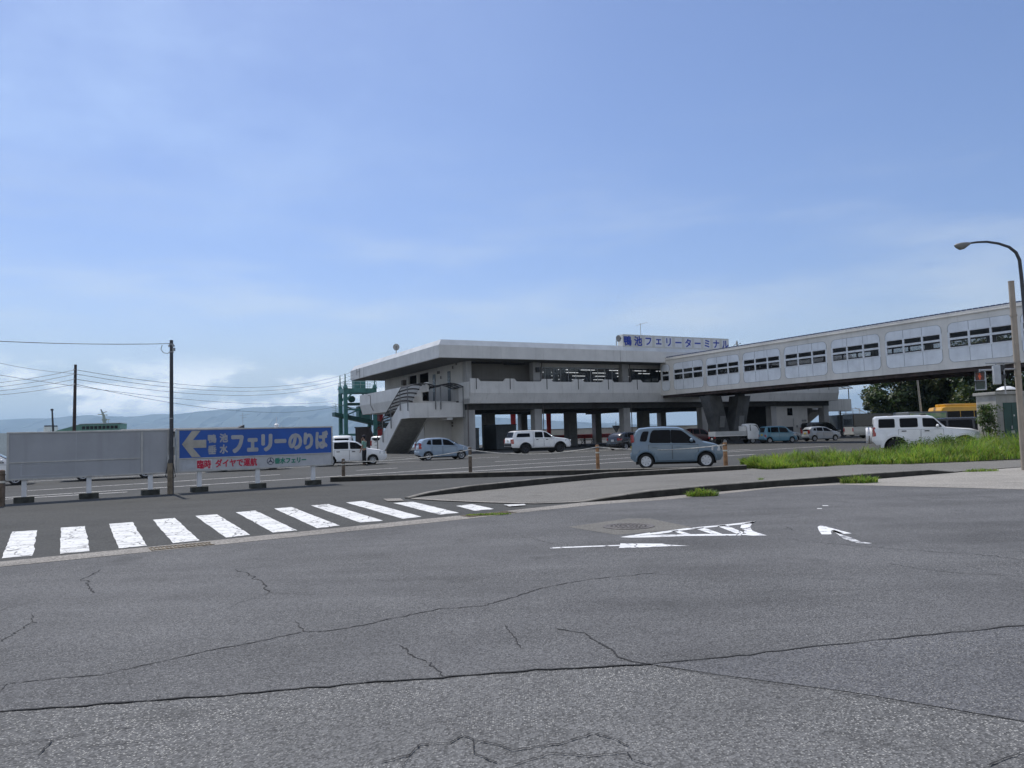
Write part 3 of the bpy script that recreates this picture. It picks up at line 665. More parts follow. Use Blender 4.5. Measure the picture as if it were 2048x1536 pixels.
mb.box((3.5, 19.2, 7.9), (3.9, 19.9, 8.5)); mb.build('wall_fitting', mat('dark_conduit', 0), term)
mb = MB()
for t in (3.2, 3.7): mb.box((4.9, t, 9.05), (8.5, t+.15, 9.128)); mb.box((9.0, t+.1, 8.95), (11.2, t+.2, 9.14))
mb.box((12.0, 2.2, 8.1), (12.4, 2.42, 8.6)); mb.build('soffit_fitting', DARKM, term)
# waiting hall windows
def px_s(px): # front plane t=2.9
    d = ray(px, 745); cs = Vector((-OX, -OY)); ux, uy = math.cos(TH), math.sin(TH)
    cb = (cs.x*ux+cs.y*uy, -cs.x*uy+cs.y*ux); db = (d.x*ux+d.y*uy, -d.x*uy+d.y*ux); k = (2.95-cb[1])/db[1]; return cb[0]+db[0]*k
mull = [px_s(960+x/4.8) for x in (585, 620, 705, 770, 845, 915, 1058, 1125, 1195, 1265, 1326)]
CURT = mat('pale_window_blind', (.30, .36, .36), .8, var=.08)
for i in range(len(mull)-1):
    a, b = mull[i]+.06, mull[i+1]-.06
    w = MB(); w.box((a-.06, 2.93, 5.5), (a, 3.0, 8.72)); w.box((a, 2.93, 8.62), (b, 3.0, 8.72)); w.box((a, 2.93, 5.5), (b, 3.0, 5.6))
    if i >= 5: w.box((a, 2.94, 7.05), (b, 2.99, 7.12))
    w = w.build('window', STEEL, term)
    g = MB(); g.box((a, 2.96, 5.6), (b, 2.975, 8.62)); g.build('pane', CLEARG, w)
    if i < 4: g = MB(); g.box((a+.03, 3.25, 5.6), (b-.03, 3.27, 8.6)); g.build('blind', CURT, w)
for s0, s1, n in ((24.16, 34.8, 9), (35.64, 46.2, 9)):
    for i in range(n):
        a, b = s0+(s1-s0)*i/n+.05, s0+(s1-s0)*(i+1)/n-.05
        w = MB(); w.box((a-.1, 2.93, 5.5), (a, 3.0, 8.72)); w.box((a, 2.93, 6.6), (b, 2.99, 6.66)); w = w.build('window', DARKM, term)
        g = MB(); g.box((a, 2.96, 5.5), (b, 2.975, 8.72)); g.build('pane', CLEARG, w)
mb = MB()
for s in (16.8, 20.5, 24.5, 28.0, 31.5):
    for t in (6.5, 10.0, 14.5, 20.0): mb.box((s, t, 8.78), (s+1.9, t+.12, 8.86))
mb.build('ceiling_lamp', TUBE, term)
mb = MB()
for s in (13, 16, 19, 22, 25, 28, 31): mb.box((s, 12.0, 5.3), (s+2.2, 12.5, 6.3)); mb.box((s, 12.1, 6.3), (s+.2, 12.3, 8.9))
mb.build('inner_counter', INT, term)
# ground floor rooms
mb = MB(); mb.box((47.16, 2.6, 0), (53.0, 2.8, 4.19)); mb.box((53.0, 2.6, 3.9), (55.9, 2.8, 4.19)); mb.build('wall', WALL2, term)
mb = MB(); mb.box((47.16, 2.81, 0), (47.36, 15, 4.7)); mb.box((47.37, 14.8, 0), (57, 15, 4.7)); mb.box((4.3, 17.5, 0), (10.6, 17.7, 3.0)); mb.build('inner_wall', INT, term)  # near-black walls: deep shade under the building put into the colour
mb = MB(); mb.box((3.9, 3.33, 0), (4.1, 12.0, 4.71)); mb.box((3.9, 14.0, 0), (4.1, 16.5, 4.71)); mb.box((3.4, 12.0, 0), (4.1, 12.5, 4.7)); mb.build('wall', WALL2, term)
mb = MB()
for z in (2.9, 2.6): 
    for t in (5.8, 6.4): mb.box((3.87, t, z), (3.9, t+.4, z+.2))
mb.build('wall_notice', mat('dark_conduit', 0), term)
w = MB(); w.box((49.3, 2.56, 3.0), (50.2, 2.6, 3.95)); w.build('window', GLASS, term)
w = MB(); w.box((47.9, 2.55, .2), (50.2, 2.6, 1.55)); w.build('vent_grille', DARKM, term)
mb = MB()
for s, z in ((50.8, 1.5), (51.9, 2.2), (52.4, 2.2)): mb.box((s, 2.5, z), (s+.2, 2.6, z+.22))
mb.box((51.6, 2.42, .8), (52.1, 2.6, 1.8)); mb.tube([(50.25, 2.5, 1.6), (50.25, 2.5, 2.6)], .03, 6); mb.tube([(51.8, 2.5, .2), (51.8, 2.5, .8)], .06, 6); mb.build('wall_fitting', STEEL, term)
# outside stair on the left end: landing, flight, canopy
mb = MB(); mb.box((-2.0, 2.85, 3.50), (3.86, 3.0, 4.97)); mb.box((-2.0, 3.0, 3.5), (-1.85, 5.3, 4.97)); mb.box((-1.85, 3.0, 3.5), (3.89, 5.3, 3.85)); mb.box((2.5, 5.3, 3.5), (3.89, 5.9, 3.85))
mb.box((2.0, 3.0, 3.25), (2.6, 5.2, 3.5)); mb.build('stair_landing', WHITE, term)
flight = [(5.3, 3.5), (5.3, 4.97), (5.6, 4.95), (12.0, 1.55), (12.3, .0), (10.9, 0)]
mb = MB(); mb.prism([(p[0], p[1]) for p in flight], 'x', -2.0, -1.85); mb.prism([(p[0], p[1]) for p in flight], 'x', .75, .9)
mb.build('stair_stringer', WHITE, term)
mb = MB(); pts = [(5.3, 3.5), (5.3, 3.85)]
for k in range(16): z = 3.85-.24*(k+1); t = 5.3+.42*k; pts += [(t, z+.0), (t+.42, z)] if k else [(t+.42, 3.61)]
pts = [(5.3, 3.52), (5.3, 3.84)] + [q for k in range(15) for q in ((5.3+.44*(k+1), 3.84-.24*k), (5.3+.44*(k+1), 3.84-.24*(k+1)))] + [(11.9, .02), (11.0, .02)]
mb.prism(pts, 'x', -1.849, .749); mb.build('stair_flight', mat('stair_concrete', (.33, .325, .31), .85, var=.12, streak=.3), term)
mb = MB(); mb.box((.9, 6.2, 0), (3.9, 6.4, 3.5)); mb.build('wall', WALL2, term)
# vaulted canopy over the flight: curved sheets on dark purlins
CAN = mat('smoked_canopy_sheet', (.035, .037, .042), .35, var=.1, alpha=.45); fr = MB(); sh = MB()
def vault(s0, s1, t0, z0, t1, z1, rise, nt, n=8, pur=(0, 2, 4, 6, 8), rr=.045):
    k = len(sh.v)
    for i in range(nt+1):
        f = i/nt
        for j in range(n+1):
            a = j/n; sh.v.append((s0+(s1-s0)*a, t0+(t1-t0)*f, z0+(z1-z0)*f + rise*math.sin(math.pi*a)))
    for i in range(nt):
        for j in range(n): q = k+i*(n+1)+j; sh.f.append((q, q+1, q+n+2, q+n+1)); sh.mi.append(0)
    for i in range(nt+1):
        f = i/nt; arc = [(s0+(s1-s0)*j/n, t0+(t1-t0)*f, z0+(z1-z0)*f+rise*math.sin(math.pi*j/n)-.03) for j in range(n+1)]
        fr.tube(arc, rr, 6)
    for j in pur: fr.tube([(s0+(s1-s0)*j/n, t0, z0+rise*math.sin(math.pi*j/n)-.03), (s0+(s1-s0)*j/n, t1, z1+rise*math.sin(math.pi*j/n)-.03)], .045, 6)
vault(-2.2, .9, 4.6, 6.55, 12.6, 2.55, .35, 11, 8, (0, 8), .075); vault(-2.2, .9, 2.7, 6.55, 4.6, 6.55, .35, 2); vault(1.0, 3.75, 2.7, 6.55, 5.6, 6.55, .38, 3)
sh.build('canopy_sheet', CAN, term, smooth=40); fr.build('canopy_frame', DARKM, term)
mb = MB()
for s, t, z0, z1 in ((-2.12, 3.0, 4.2, 6.5), (-2.1, 5.2, 4.3, 6.3), (.7, 2.75, 4.3, 6.55), (1.25, 2.75, 4.3, 6.55), (3.7, 2.75, 3.4, 6.55), (-2.1, 8.0, 2.6, 4.85), (-2.1, 10.6, 1.2, 3.5), (-2.1, 12.4, .0, 2.6)):
    mb.tube([(s, t, z0), (s, t, z1)], .055, 8)
mb.build('canopy_post', mat('grey_post_paint', (.14, .145, .15), .5, metal=.3), term)
# canopy and landing at the right end
mb = MB(); mb.box((57.3, 3.0, 3.5), (62.2, 3.15, 5.1)); mb.box((57.3, 3.15, 3.5), (62.2, 5.6, 3.75)); mb.box((62.05, 3.15, 3.5), (62.2, 5.6, 5.1)); mb.build('stair_landing', WHITE, term)
mb = MB(); mb.prism([(5.6, 3.5), (5.6, 5.1), (12.2, 1.5), (12.2, 0), (11, 0)], 'x', 57.5, 59.5); mb.build('stair_flight', WHITE, term)
sh = MB(); fr = MB(); vault(58.2, 62.6, 2.9, 6.6, 6.4, 6.6, .4, 3); sh.build('canopy_sheet', CAN, term, smooth=40); fr.build('canopy_frame', DARKM, term)
mb = MB(); mb.tube([(61.9, 3.1, 4.8), (61.9, 3.1, 6.6)], .06, 8); mb.tube([(58.3, 3.1, 3.6), (58.3, 3.1, 7.2)], .09, 8); mb.tube([(60, 3.1, 0), (60, 3.1, 3.5)], .09, 8); mb.build('canopy_post', DARKM, term)
# rooftop name board
sg = MB(); sg.box((22.0, .32, 10.7), (37.55, 1.3, 12.22)); sgo = sg.build('roof_sign', mat('cream_sign_face', (.60, .60, .56), .5, var=.05, streak=.15), term)
sp = MB(); chars = '鴨池フェリーターミナル'; xs = [22.62+i*(36.98-22.62)/10 for i in range(11)]
for i in range(2, 11): sp.box((xs[i]-.52, .306, 10.98), (xs[i]+.52, .319, 12.08))
sp.build('letter_panel', mat('white_letter_panel', (.70, .71, .73), .45, var=.03), sgo)
merge_text('lettering', [(c, 1.12 if i < 2 else 1.06, (xs[i], .296, 11.53), (R(90), 0, 0), .032, 1.0) for i, c in enumerate(chars)], BLUET, sgo)

def satellite_dish(s, t, z, label, yaw):
    p = bw(s, t, z); e = empty('satellite_dish', p, yaw, label, 'satellite dish', 'dishes on the terminal roof')
    mb = MB(); mb.tube([(0, 0, -.1), (0, 0, .62)], .05, 8); mb.bar((0, 0, .58), (0, -.25, .8), .06); mb.build('mast', mat('dish_grey', (.33, .33, .32), .6), e)
    mb = MB(); n = 22
    for rr, y in ((.0, .0), (.18, -.02), (.30, -.07), (.36, -.12)):
        for j in range(n): a = 2*math.pi*j/n; mb.v.append((rr*math.cos(a), -.3+y, 0.82+rr*1.05*math.sin(a)))
    for i in range(3):
        for j in range(n): mb.f.append((i*n+j, i*n+(j+1) % n, (i+1)*n+(j+1) % n, (i+1)*n+j)); mb.mi.append(0)
    mb.build('dish', mat('dish_grey', 0), e, smooth=60)
    mb = MB(); mb.tube([(0, -.3, .5), (0, -.75, .78)], .02, 6); mb.cbox((0, -.78, .8), (.09, .12, .09)); mb.build('feed_arm', DARKM, e)
satellite_dish(.8, 14.0, 10.9, 'round grey satellite dish on the far left edge of the terminal roof', R(10))
satellite_dish(21.4, .75, 10.9, 'round grey satellite dish at the left end of the rooftop name board', R(30))
satellite_dish(38.8, .8, 10.9, 'round grey satellite dish at the right end of the rooftop name board', R(60))
ant = empty('television_antenna', bw(25.0, 1.0, 12.2), .4, 'thin television antenna standing above the rooftop name board', 'antenna')
mb = MB(); mb.tube([(0, 0, 0), (0, 0, 1.45)], .03, 6); mb.build('mast', STEEL, ant)
mb = MB(); mb.tube([(-.45, 0, 1.2), (.8, 0, 1.55)], .022, 6)
for k in range(6): x = -.4+k*.23; mb.tube([(x, -.35, 1.22+.28*(x+.4)), (x, .35, 1.22+.28*(x+.4))], .014, 5)
mb.build('aerial', STEEL, ant)

# ================================================================ COVERED FOOTBRIDGE (same local axes)
br = empty('footbridge', (OX, OY, 0), TH, 'cream enclosed footbridge with rows of windows leading into the terminal', 'footbridge')
S0, S1 = 27.6, 33.7; T0, T1 = 1.0, -54.0; ZB, ZT = 5.50, 9.42
bays = []; t = .82
bays.append((.85, -.55, 1))
t = -1.22
while t > -52: bays.append((t, t-4.72, 3)); t -= 5.22
WZ0, WZM0, WZM1, WZ1 = 7.03, 7.66, 7.80, 8.27
def side(s_out, sgn, detail):
    """one long side of the bridge; sgn = -1 when it faces -s"""
    th_ = .14; si = s_out - sgn*th_
    mb = MB(); mb.box((s_out, T0, ZB), (si, T1, WZ0)); mb.box((s_out, T0, WZ1), (si, T1, ZT)); prev = T0
    for a, b, n in bays: mb.box((s_out, prev, WZ0), (si, a, WZ1)); prev = b
    mb.box((s_out, prev, WZ0), (si, T1, WZ1)); mb.build('side_wall', CREAM, br)
    for a, b, n in bays:
        so = s_out + sgn*.012
        if detail:
            r = .42; pn = MB()
            def corner(cx, cz, a0, a1): return [(cx + r*math.cos(R(a0+(a1-a0)*k/6)), cz + r*math.sin(R(a0+(a1-a0)*k/6))) for k in range(7)]
            pn.prism(corner(b+r, 8.95-r, 180, 90) + corner(a-r, 8.95-r, 90, 0) + [(a, 8.28), (b, 8.28)], 'x', so, s_out+sgn*.001)
            pn.prism([(b, 7.02), (a, 7.02)] + corner(a-r, 6.0+r, 0, -90) + corner(b+r, 6.0+r, -90, -180), 'x', so, s_out+sgn*.001)
            p_o = pn.build('wall_panel', PALE, br)
            ln = MB(); so2 = so+sgn*.004
            for k in range(1, n):
                tt = a+(b-a)*k/n; ln.box((so, tt-.014, 6.03), (so2, tt+.014, 7.0)); ln.box((so, tt-.014, 8.3), (so2, tt+.014, 8.93))
            e_ = MB()
            for cs in (corner(b+r, 8.95-r, 180, 90) + corner(a-r, 8.95-r, 90, 0), corner(a-r, 6.0+r, 0, -90) + corner(b+r, 6.0+r, -90, -180)):
                ln.tube([(so, q[0], q[1]) for q in cs], .014, 4)
            for zz in ((8.28, 8.95-r), (6.0+r, 7.02)):
                for tt in (a, b): ln.tube([(so, tt, zz[0]), (so, tt, zz[1])], .014, 4)
            ln.build('panel_joint', mat('panel_shadow_gap', (.22, .23, .24), .8, var=0), p_o)
        fr = MB(); f0, f1 = s_out+sgn*.03, s_out-sgn*.06
        fr.box((f0, a, WZ0), (f1, b, WZ0+.09)); fr.box((f0, a, WZ1-.07), (f1, b, WZ1)); fr.box((f0, a-.0, WZM0+.005), (f1, b, WZM1+.03))
        for k in range(n+1):
            tt = a+(b-a)*k/n; tt = min(max(tt, b+.06), a-.06); fr.box((f0+sgn*.004, tt-.075, WZ0+.002), (f1, tt+.075, WZ1-.002))
        fo = fr.build('window', mat('window_frame_paint', (.74, .76, .77), .5, var=.06), br)
        gl = MB()
        for k in range(n):
            ta, tb = a+(b-a)*k/n-.06, a+(b-a)*(k+1)/n+.06
            gl.box((s_out-sgn*.02, ta, WZ0+.09), (s_out-sgn*.03, tb, WZM0)); gl.box((s_out-sgn*.02, ta, WZM1+.03), (s_out-sgn*.03, tb, WZ1-.07))
        gl.build('pane', mat('bridge_glass', (.015, .018, .024), .05, var=0, alpha=.26, spec=.3), fo)
side(S0, -1, True); side(S1, 1, False)
mb = MB(); mb.box((S0+.15, T0, ZB+.02), (S1-.15, T1, ZB+.35)); mb.build('floor_deck', mat('dark_deck', (.06, .06, .06), .9), br)
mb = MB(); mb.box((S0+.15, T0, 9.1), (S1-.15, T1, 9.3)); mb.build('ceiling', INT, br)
mb = MB(); mb.box((S0-.10, T0+1, ZT+.001), (S1+.10, T1, ZT+.07)); mb.build('drip_ledge', CREAM, br)
mb = MB(); mb.prism([(S0-.07, ZT+.071), (S0-.07, ZT+.26), (S0+.3, ZT+.34), (S1-.3, ZT+.34), (S1+.07, ZT+.26), (S1+.07, ZT+.071)], 'y', T0+1.2, T1); mb.build('roof', CREAM, br)
mb = MB()
k = 0; t = T0+1.0
while t > T1: mb.box((S0-.02, t, ZT+.27), (S0+.9, t-.30, ZT+.38)); t -= .42
mb.box((S0+.32, T0+1, ZT+.341), (S1-.2, T1, ZT+.36)); mb.build('roof_sheet', mat('blue_roof_sheet', (.07, .09, .16), .5, var=.1), br)
mb = MB()
for s in (S0+.35, S1-.35): mb.box((s-.12, T0, 5.22), (s+.12, T1, ZB+.015))
t = T0-1
while t > T1: mb.box((S0+.47, t, 5.30), (S1-.47, t-.15, ZB+.01)); t -= 3.4
mb.build('girder', mat('rusty_girder', (.07, .05, .045), .8, var=.25, vscale=2), br)
mb = MB(); mb.tube([(S0+.9, T0, 5.33), (S0+.9, T1, 5.33)], .06, 8); mb.tube([(S0+1.2, T0, 5.36), (S0+1.2, T1, 5.36)], .05, 8); mb.build('pipe', DARKM, br)
# V shaped pier
def leg(s_top, s_bot, t):
    w1, w0, d = .88, .78, .70; mb = MB()
    vs = [(s_bot-w0, t-d*.8, -.1), (s_bot+w0, t-d*.8, -.1), (s_bot+w0, t+d*.8, -.1), (s_bot-w0, t+d*.8, -.1), (s_top-w1, t-d, 5.05), (s_top+w1, t-d, 5.05), (s_top+w1, t+d, 5.05), (s_top-w1, t+d, 5.05)]
    mb.add(vs, [(0, 3, 2, 1), (4, 5, 6, 7), (0, 1, 5, 4), (1, 2, 6, 5), (2, 3, 7, 6), (3, 0, 4, 7)])
    mb.box((s_top-.35, t-.4, 5.05), (s_top+.35, t+.4, 5.22)); o = mb.build('pier_leg', mat('pier_concrete', (.10, .104, .106), .9, var=.2, vscale=.8, bump=.25, streak=.6), br)
    m2 = MB(); f = (2.2)/4.85; sc = s_bot+(s_top-s_bot)*f
    m2.add([(sc-.35, t-d*.80-.09, 1.7), (sc+.35, t-d*.80-.09, 1.7), (sc+.55, t-d*.88-.09, 2.9), (sc-.2, t-d*.88-.09, 2.9)], [(0, 1, 2, 3)]); m2.build('paint_patch', mat('patched_paint', (.20, .205, .205), .8, var=.1), o)
leg(28.75, 30.25, -5.6); leg(33.0, 31.75, -5.6)
leg(28.75, 30.0, -46); leg(33.0, 31.9, -46)
# ================================================================ VEHICLES
LAMP_R = mat('red_lamp_lens', (.35, .015, .015), .15, var=.05, coat=.5)
LAMP_W = mat('clear_lamp_lens', (.55, .57, .58), .12, var=.05, coat=.6)
LAMP_O = mat('amber_lamp_lens', (.6, .2, .02), .15, var=.05, coat=.5)
CHROME = mat('chrome', (.55, .56, .57), .15, metal=.9, var=.05)
RIMS = mat('wheel_cover_silver', (.42, .43, .44), .4, metal=.3, var=.1)
RIMW = mat('wheel_cover_white', (.66, .67, .68), .45, var=.05)
RIMD = mat('dark_wheel', (.05, .05, .055), .5, metal=.3, var=.1)
TRIM = mat('black_trim', (.018, .018, .02), .55, var=.1)
PLATEW = mat('white_plate', (.6, .6, .58), .5, var=.05); PLATEY = mat('yellow_plate', (.62, .48, .03), .5, var=.05)
def paint(name, c, rough=.28): return mat(name, c, rough, var=.06, vscale=1.3, coat=.6)
P_KEI = paint('blue_grey_car_paint', (.155, .215, .265)); P_WHITE = paint('white_car_paint', (.82, .82, .81)); P_LBLUE = paint('light_blue_car_paint', (.24, .315, .40))
P_BLACK = paint('black_car_paint', (.012, .013, .016), .2); P_RED = paint('dark_red_car_paint', (.085, .008, .012)); P_SKY = paint('sky_blue_car_paint', (.13, .29, .38)); P_SILV = paint('silver_car_paint', (.40, .43, .46)); P_GREY = paint('grey_car_paint', (.25, .30, .33))
P_YEL = paint('yellow_bus_paint', (.75, .40, .02)); P_DK = paint('charcoal_car_paint', (.03, .033, .038))

def interp(pts, x):
    if x <= pts[0][0]: return pts[0][1]
    for a, b in zip(pts, pts[1:]):
        if x <= b[0]: return a[1]+(b[1]-a[1])*((x-a[0])/max(1e-6, b[0]-a[0]))
    return pts[-1][1]
WHEELS = {}
def wheel_meshes(r, w, style):
    key = (round(r, 3), w, style)
    if key in WHEELS: return WHEELS[key]
    rr = r*(.66 if style != 'dark' else .6); tb = MB()
    tb.lathe([(rr, -w/2), (r*.92, -w/2), (r*.985, -w*.38), (r, -w*.2), (r, w*.2), (r*.985, w*.38), (r*.92, w/2), (rr, w/2), (rr*.96, w*.3), (rr*.9, w*.1), (0, w*.1)], n=28, axis='y')
    t = tb.build('wheel', BLACK, None, smooth=35); rb = MB(); rb.m = 0
    rb.lathe([(rr*1.0, w*.34), (rr*1.0, w*.46), (rr*.9, w*.42), (rr*.80, w*.30)], n=28, axis='y')
    nsp = {'steel': 8, 'alloy': 5, 'dark': 6, 'cover': 7}[style]
    for k in range(nsp):
        a = 2*math.pi*k/nsp; hw = {'steel': .19, 'alloy': .15, 'dark': .16, 'cover': .27}[style]
        ca, sa = math.cos(a), math.sin(a)
        def q(rad, off, y): return (ca*rad - sa*off, y, sa*rad + ca*off)
        o_, i_ = rr*.86, rr*.22
        vs = [q(i_, -hw*rr*.5, w*.44), q(o_, -hw*rr*(1.25 if style == 'cover' else .8), w*.40), q(o_, hw*rr*(1.25 if style == 'cover' else .8), w*.40), q(i_, hw*rr*.5, w*.44), q(i_, -hw*rr*.5, w*.2), q(o_, -hw*rr, w*.2), q(o_, hw*rr, w*.2), q(i_, hw*rr*.5, w*.2)]
        rb.add(vs, [(0, 1, 2, 3), (0, 4, 5, 1), (1, 5, 6, 2), (2, 6, 7, 3)])
    rb.lathe([(rr*.34, w*.2), (rr*.32, w*.44), (rr*.2, w*.48), (0, w*.48)], n=16, axis='y')
    m = {'steel': RIMS, 'alloy': RIMS, 'dark': RIMD, 'cover': RIMW}[style]
    rm = rb.build('rim', m, None, smooth=35)
    WHEELS[key] = (t.data, rm.data); bpy.data.objects.remove(t); bpy.data.objects.remove(rm); return WHEELS[key]
def add_wheel(root, x, y, r, w, style, side):
    td, rd = wheel_meshes(r, w, style)
    o = bpy.data.objects.new('wheel', td); col.objects.link(o); o.parent = root; o.location = (x, y, r); o.rotation_euler = (0, 0, 0 if side > 0 else math.pi)
    k = bpy.data.objects.new('rim', rd); col.objects.link(k); k.parent = o

class Shell:
    """car body lofted from a side outline; x forward from the rear bumper, y left"""
    def __init__(s, L, W, top, belt, sill, axles, wr, tumble=.16, endr=.16, nose=None, arch=.045, mid=.5):
        s.L, s.W, s.top, s.belt, s.sill, s.axles, s.wr, s.tumble, s.endr, s.arch, s.mid = L, W, top, belt, sill, axles, wr, tumble, endr, arch, mid
        s.H = max(z for x, z in top)
    def zt(s, x): return interp(s.top, x)
    def zb(s, x): return min(interp(s.belt, x), s.zt(x)-.05)
    def zs(s, x):
        z = interp(s.sill, x)
        for a in s.axles:
            r = s.wr+s.arch; d = abs(x-a)
            if d < r: z = max(z, s.wr + math.sqrt(max(0, r*r-d*d))*1.0)
        return min(z, s.zb(x)-.05)
    def hw(s, x):
        w = s.W/2; e = s.endr
        for d in (x, s.L-x):
            if d < .55: f = 1-d/.55; w -= e*f*f
        return w
    def row(s, x):
        w = s.hw(x); zs, zb, zt = s.zs(x), s.zb(x), s.zt(x); k = max(0, min(1, (zt-zb-.05)/max(.05, s.H-interp(s.belt, x)-.05)))
        wt = w*.975 - s.tumble*k
        zm = max(zs+.02, min(zb-.02, zb*s.mid+.12)); r = min(.10, (zt-zb)*.5)
        return [(w*.955, zs), (w*.995, min(zs+.07, zm-.005)), (w, zm), (w*.985, zb-.02), (w*.97, zb), (wt+.006, zt-r), (wt-.035, zt-r*.32), (wt-.13, zt-.004), (wt*.5, zt+.014), (0, zt+.02)]
    def yside(s, x, z):
        r = s.row(x)
        for a, b in zip(r, r[1:]):
            if z <= b[1] or b is r[5]: 
                if abs(b[1]-a[1]) < 1e-5: return a[0]
                f = max(0, min(1, (z-a[1])/(b[1]-a[1]))); return a[0]+(b[0]-a[0])*f
        return r[5][0]
    def body(s, root, m, name='body'):
        xs = set([0, .03, .08, .16, .28, .42, s.L, s.L-.03, s.L-.08, s.L-.16, s.L-.28, s.L-.42])
        for p in s.top+s.belt+s.sill:
            if 0 <= p[0] <= s.L: xs.add(p[0])
        for a in s.axles:
            r = s.wr+s.arch
            for k in range(13): xs.add(a+r*math.cos(math.pi*k/12)*.9999)
            xs.add(a-r-.002); xs.add(a+r+.002)
        k = 0
        while k < s.L: xs.add(k); k += .22
        xs = sorted(x for x in xs if 0 <= x <= s.L); xs = [x for i, x in enumerate(xs) if i == 0 or x-xs[i-1] > .0015]
        mb = MB(); n = None
        for x in xs:
            r = s.row(x); full = [(-y, z) for y, z in r] + [(y, z) for y, z in r[:-1]][::-1]; n = len(full)
            mb.v += [(x, -y, z) for y, z in full]
        N = len(xs)
        for i in range(N-1):
            for j in range(n-1): mb.f.append((i*n+j, (i+1)*n+j, (i+1)*n+j+1, i*n+j+1)); mb.mi.append(0)
            mb.f.append((i*n+n-1, (i+1)*n+n-1, (i+1)*n, i*n)); mb.mi.append(1)
        mb.f.append(tuple(range(n))); mb.mi.append(0); mb.f.append(tuple((N-1)*n+j for j in range(n))[::-1]); mb.mi.append(0)
        return mb.build(name, [m, TRIM], root, smooth=38)
    def patch(s, poly, side, off, nsub=1):
        """outline in (x, z) laid on the flank"""
        return [(x, side*(s.yside(x, z)+off), z) for x, z in poly]
    def flank(s, mb, poly, side, off, th=0.0):
        v = s.patch(poly, side, off); n = len(v); c = (sum(p[0] for p in v)/n, sum(p[1] for p in v)/n, sum(p[2] for p in v)/n)
        fs = [tuple(range(n))]
        w = [(p[0], p[1]-side*.03, p[2]) for p in v]
        mb.add(v+w, [tuple(range(n)) if side < 0 else tuple(range(n))[::-1]] + [(i, (i+1) % n, (i+1) % n+n, i+n) for i in range(n)])
def rnd_poly(pts, r=.05):
    out = []; n = len(pts)
    for i in range(n):
        p = Vector(pts[i]); a = Vector(pts[i-1]); b = Vector(pts[(i+1) % n]); la, lb = (a-p).length, (b-p).length; k = min(r, la*.4, lb*.4)
        p0 = p+(a-p)/la*k; p1 = p+(b-p)/lb*k
        for t in (0, .5, 1): q = p0*(1-t)**2+p*2*t*(1-t)+p1*t*t; out.append((q.x, q.y))
    return out
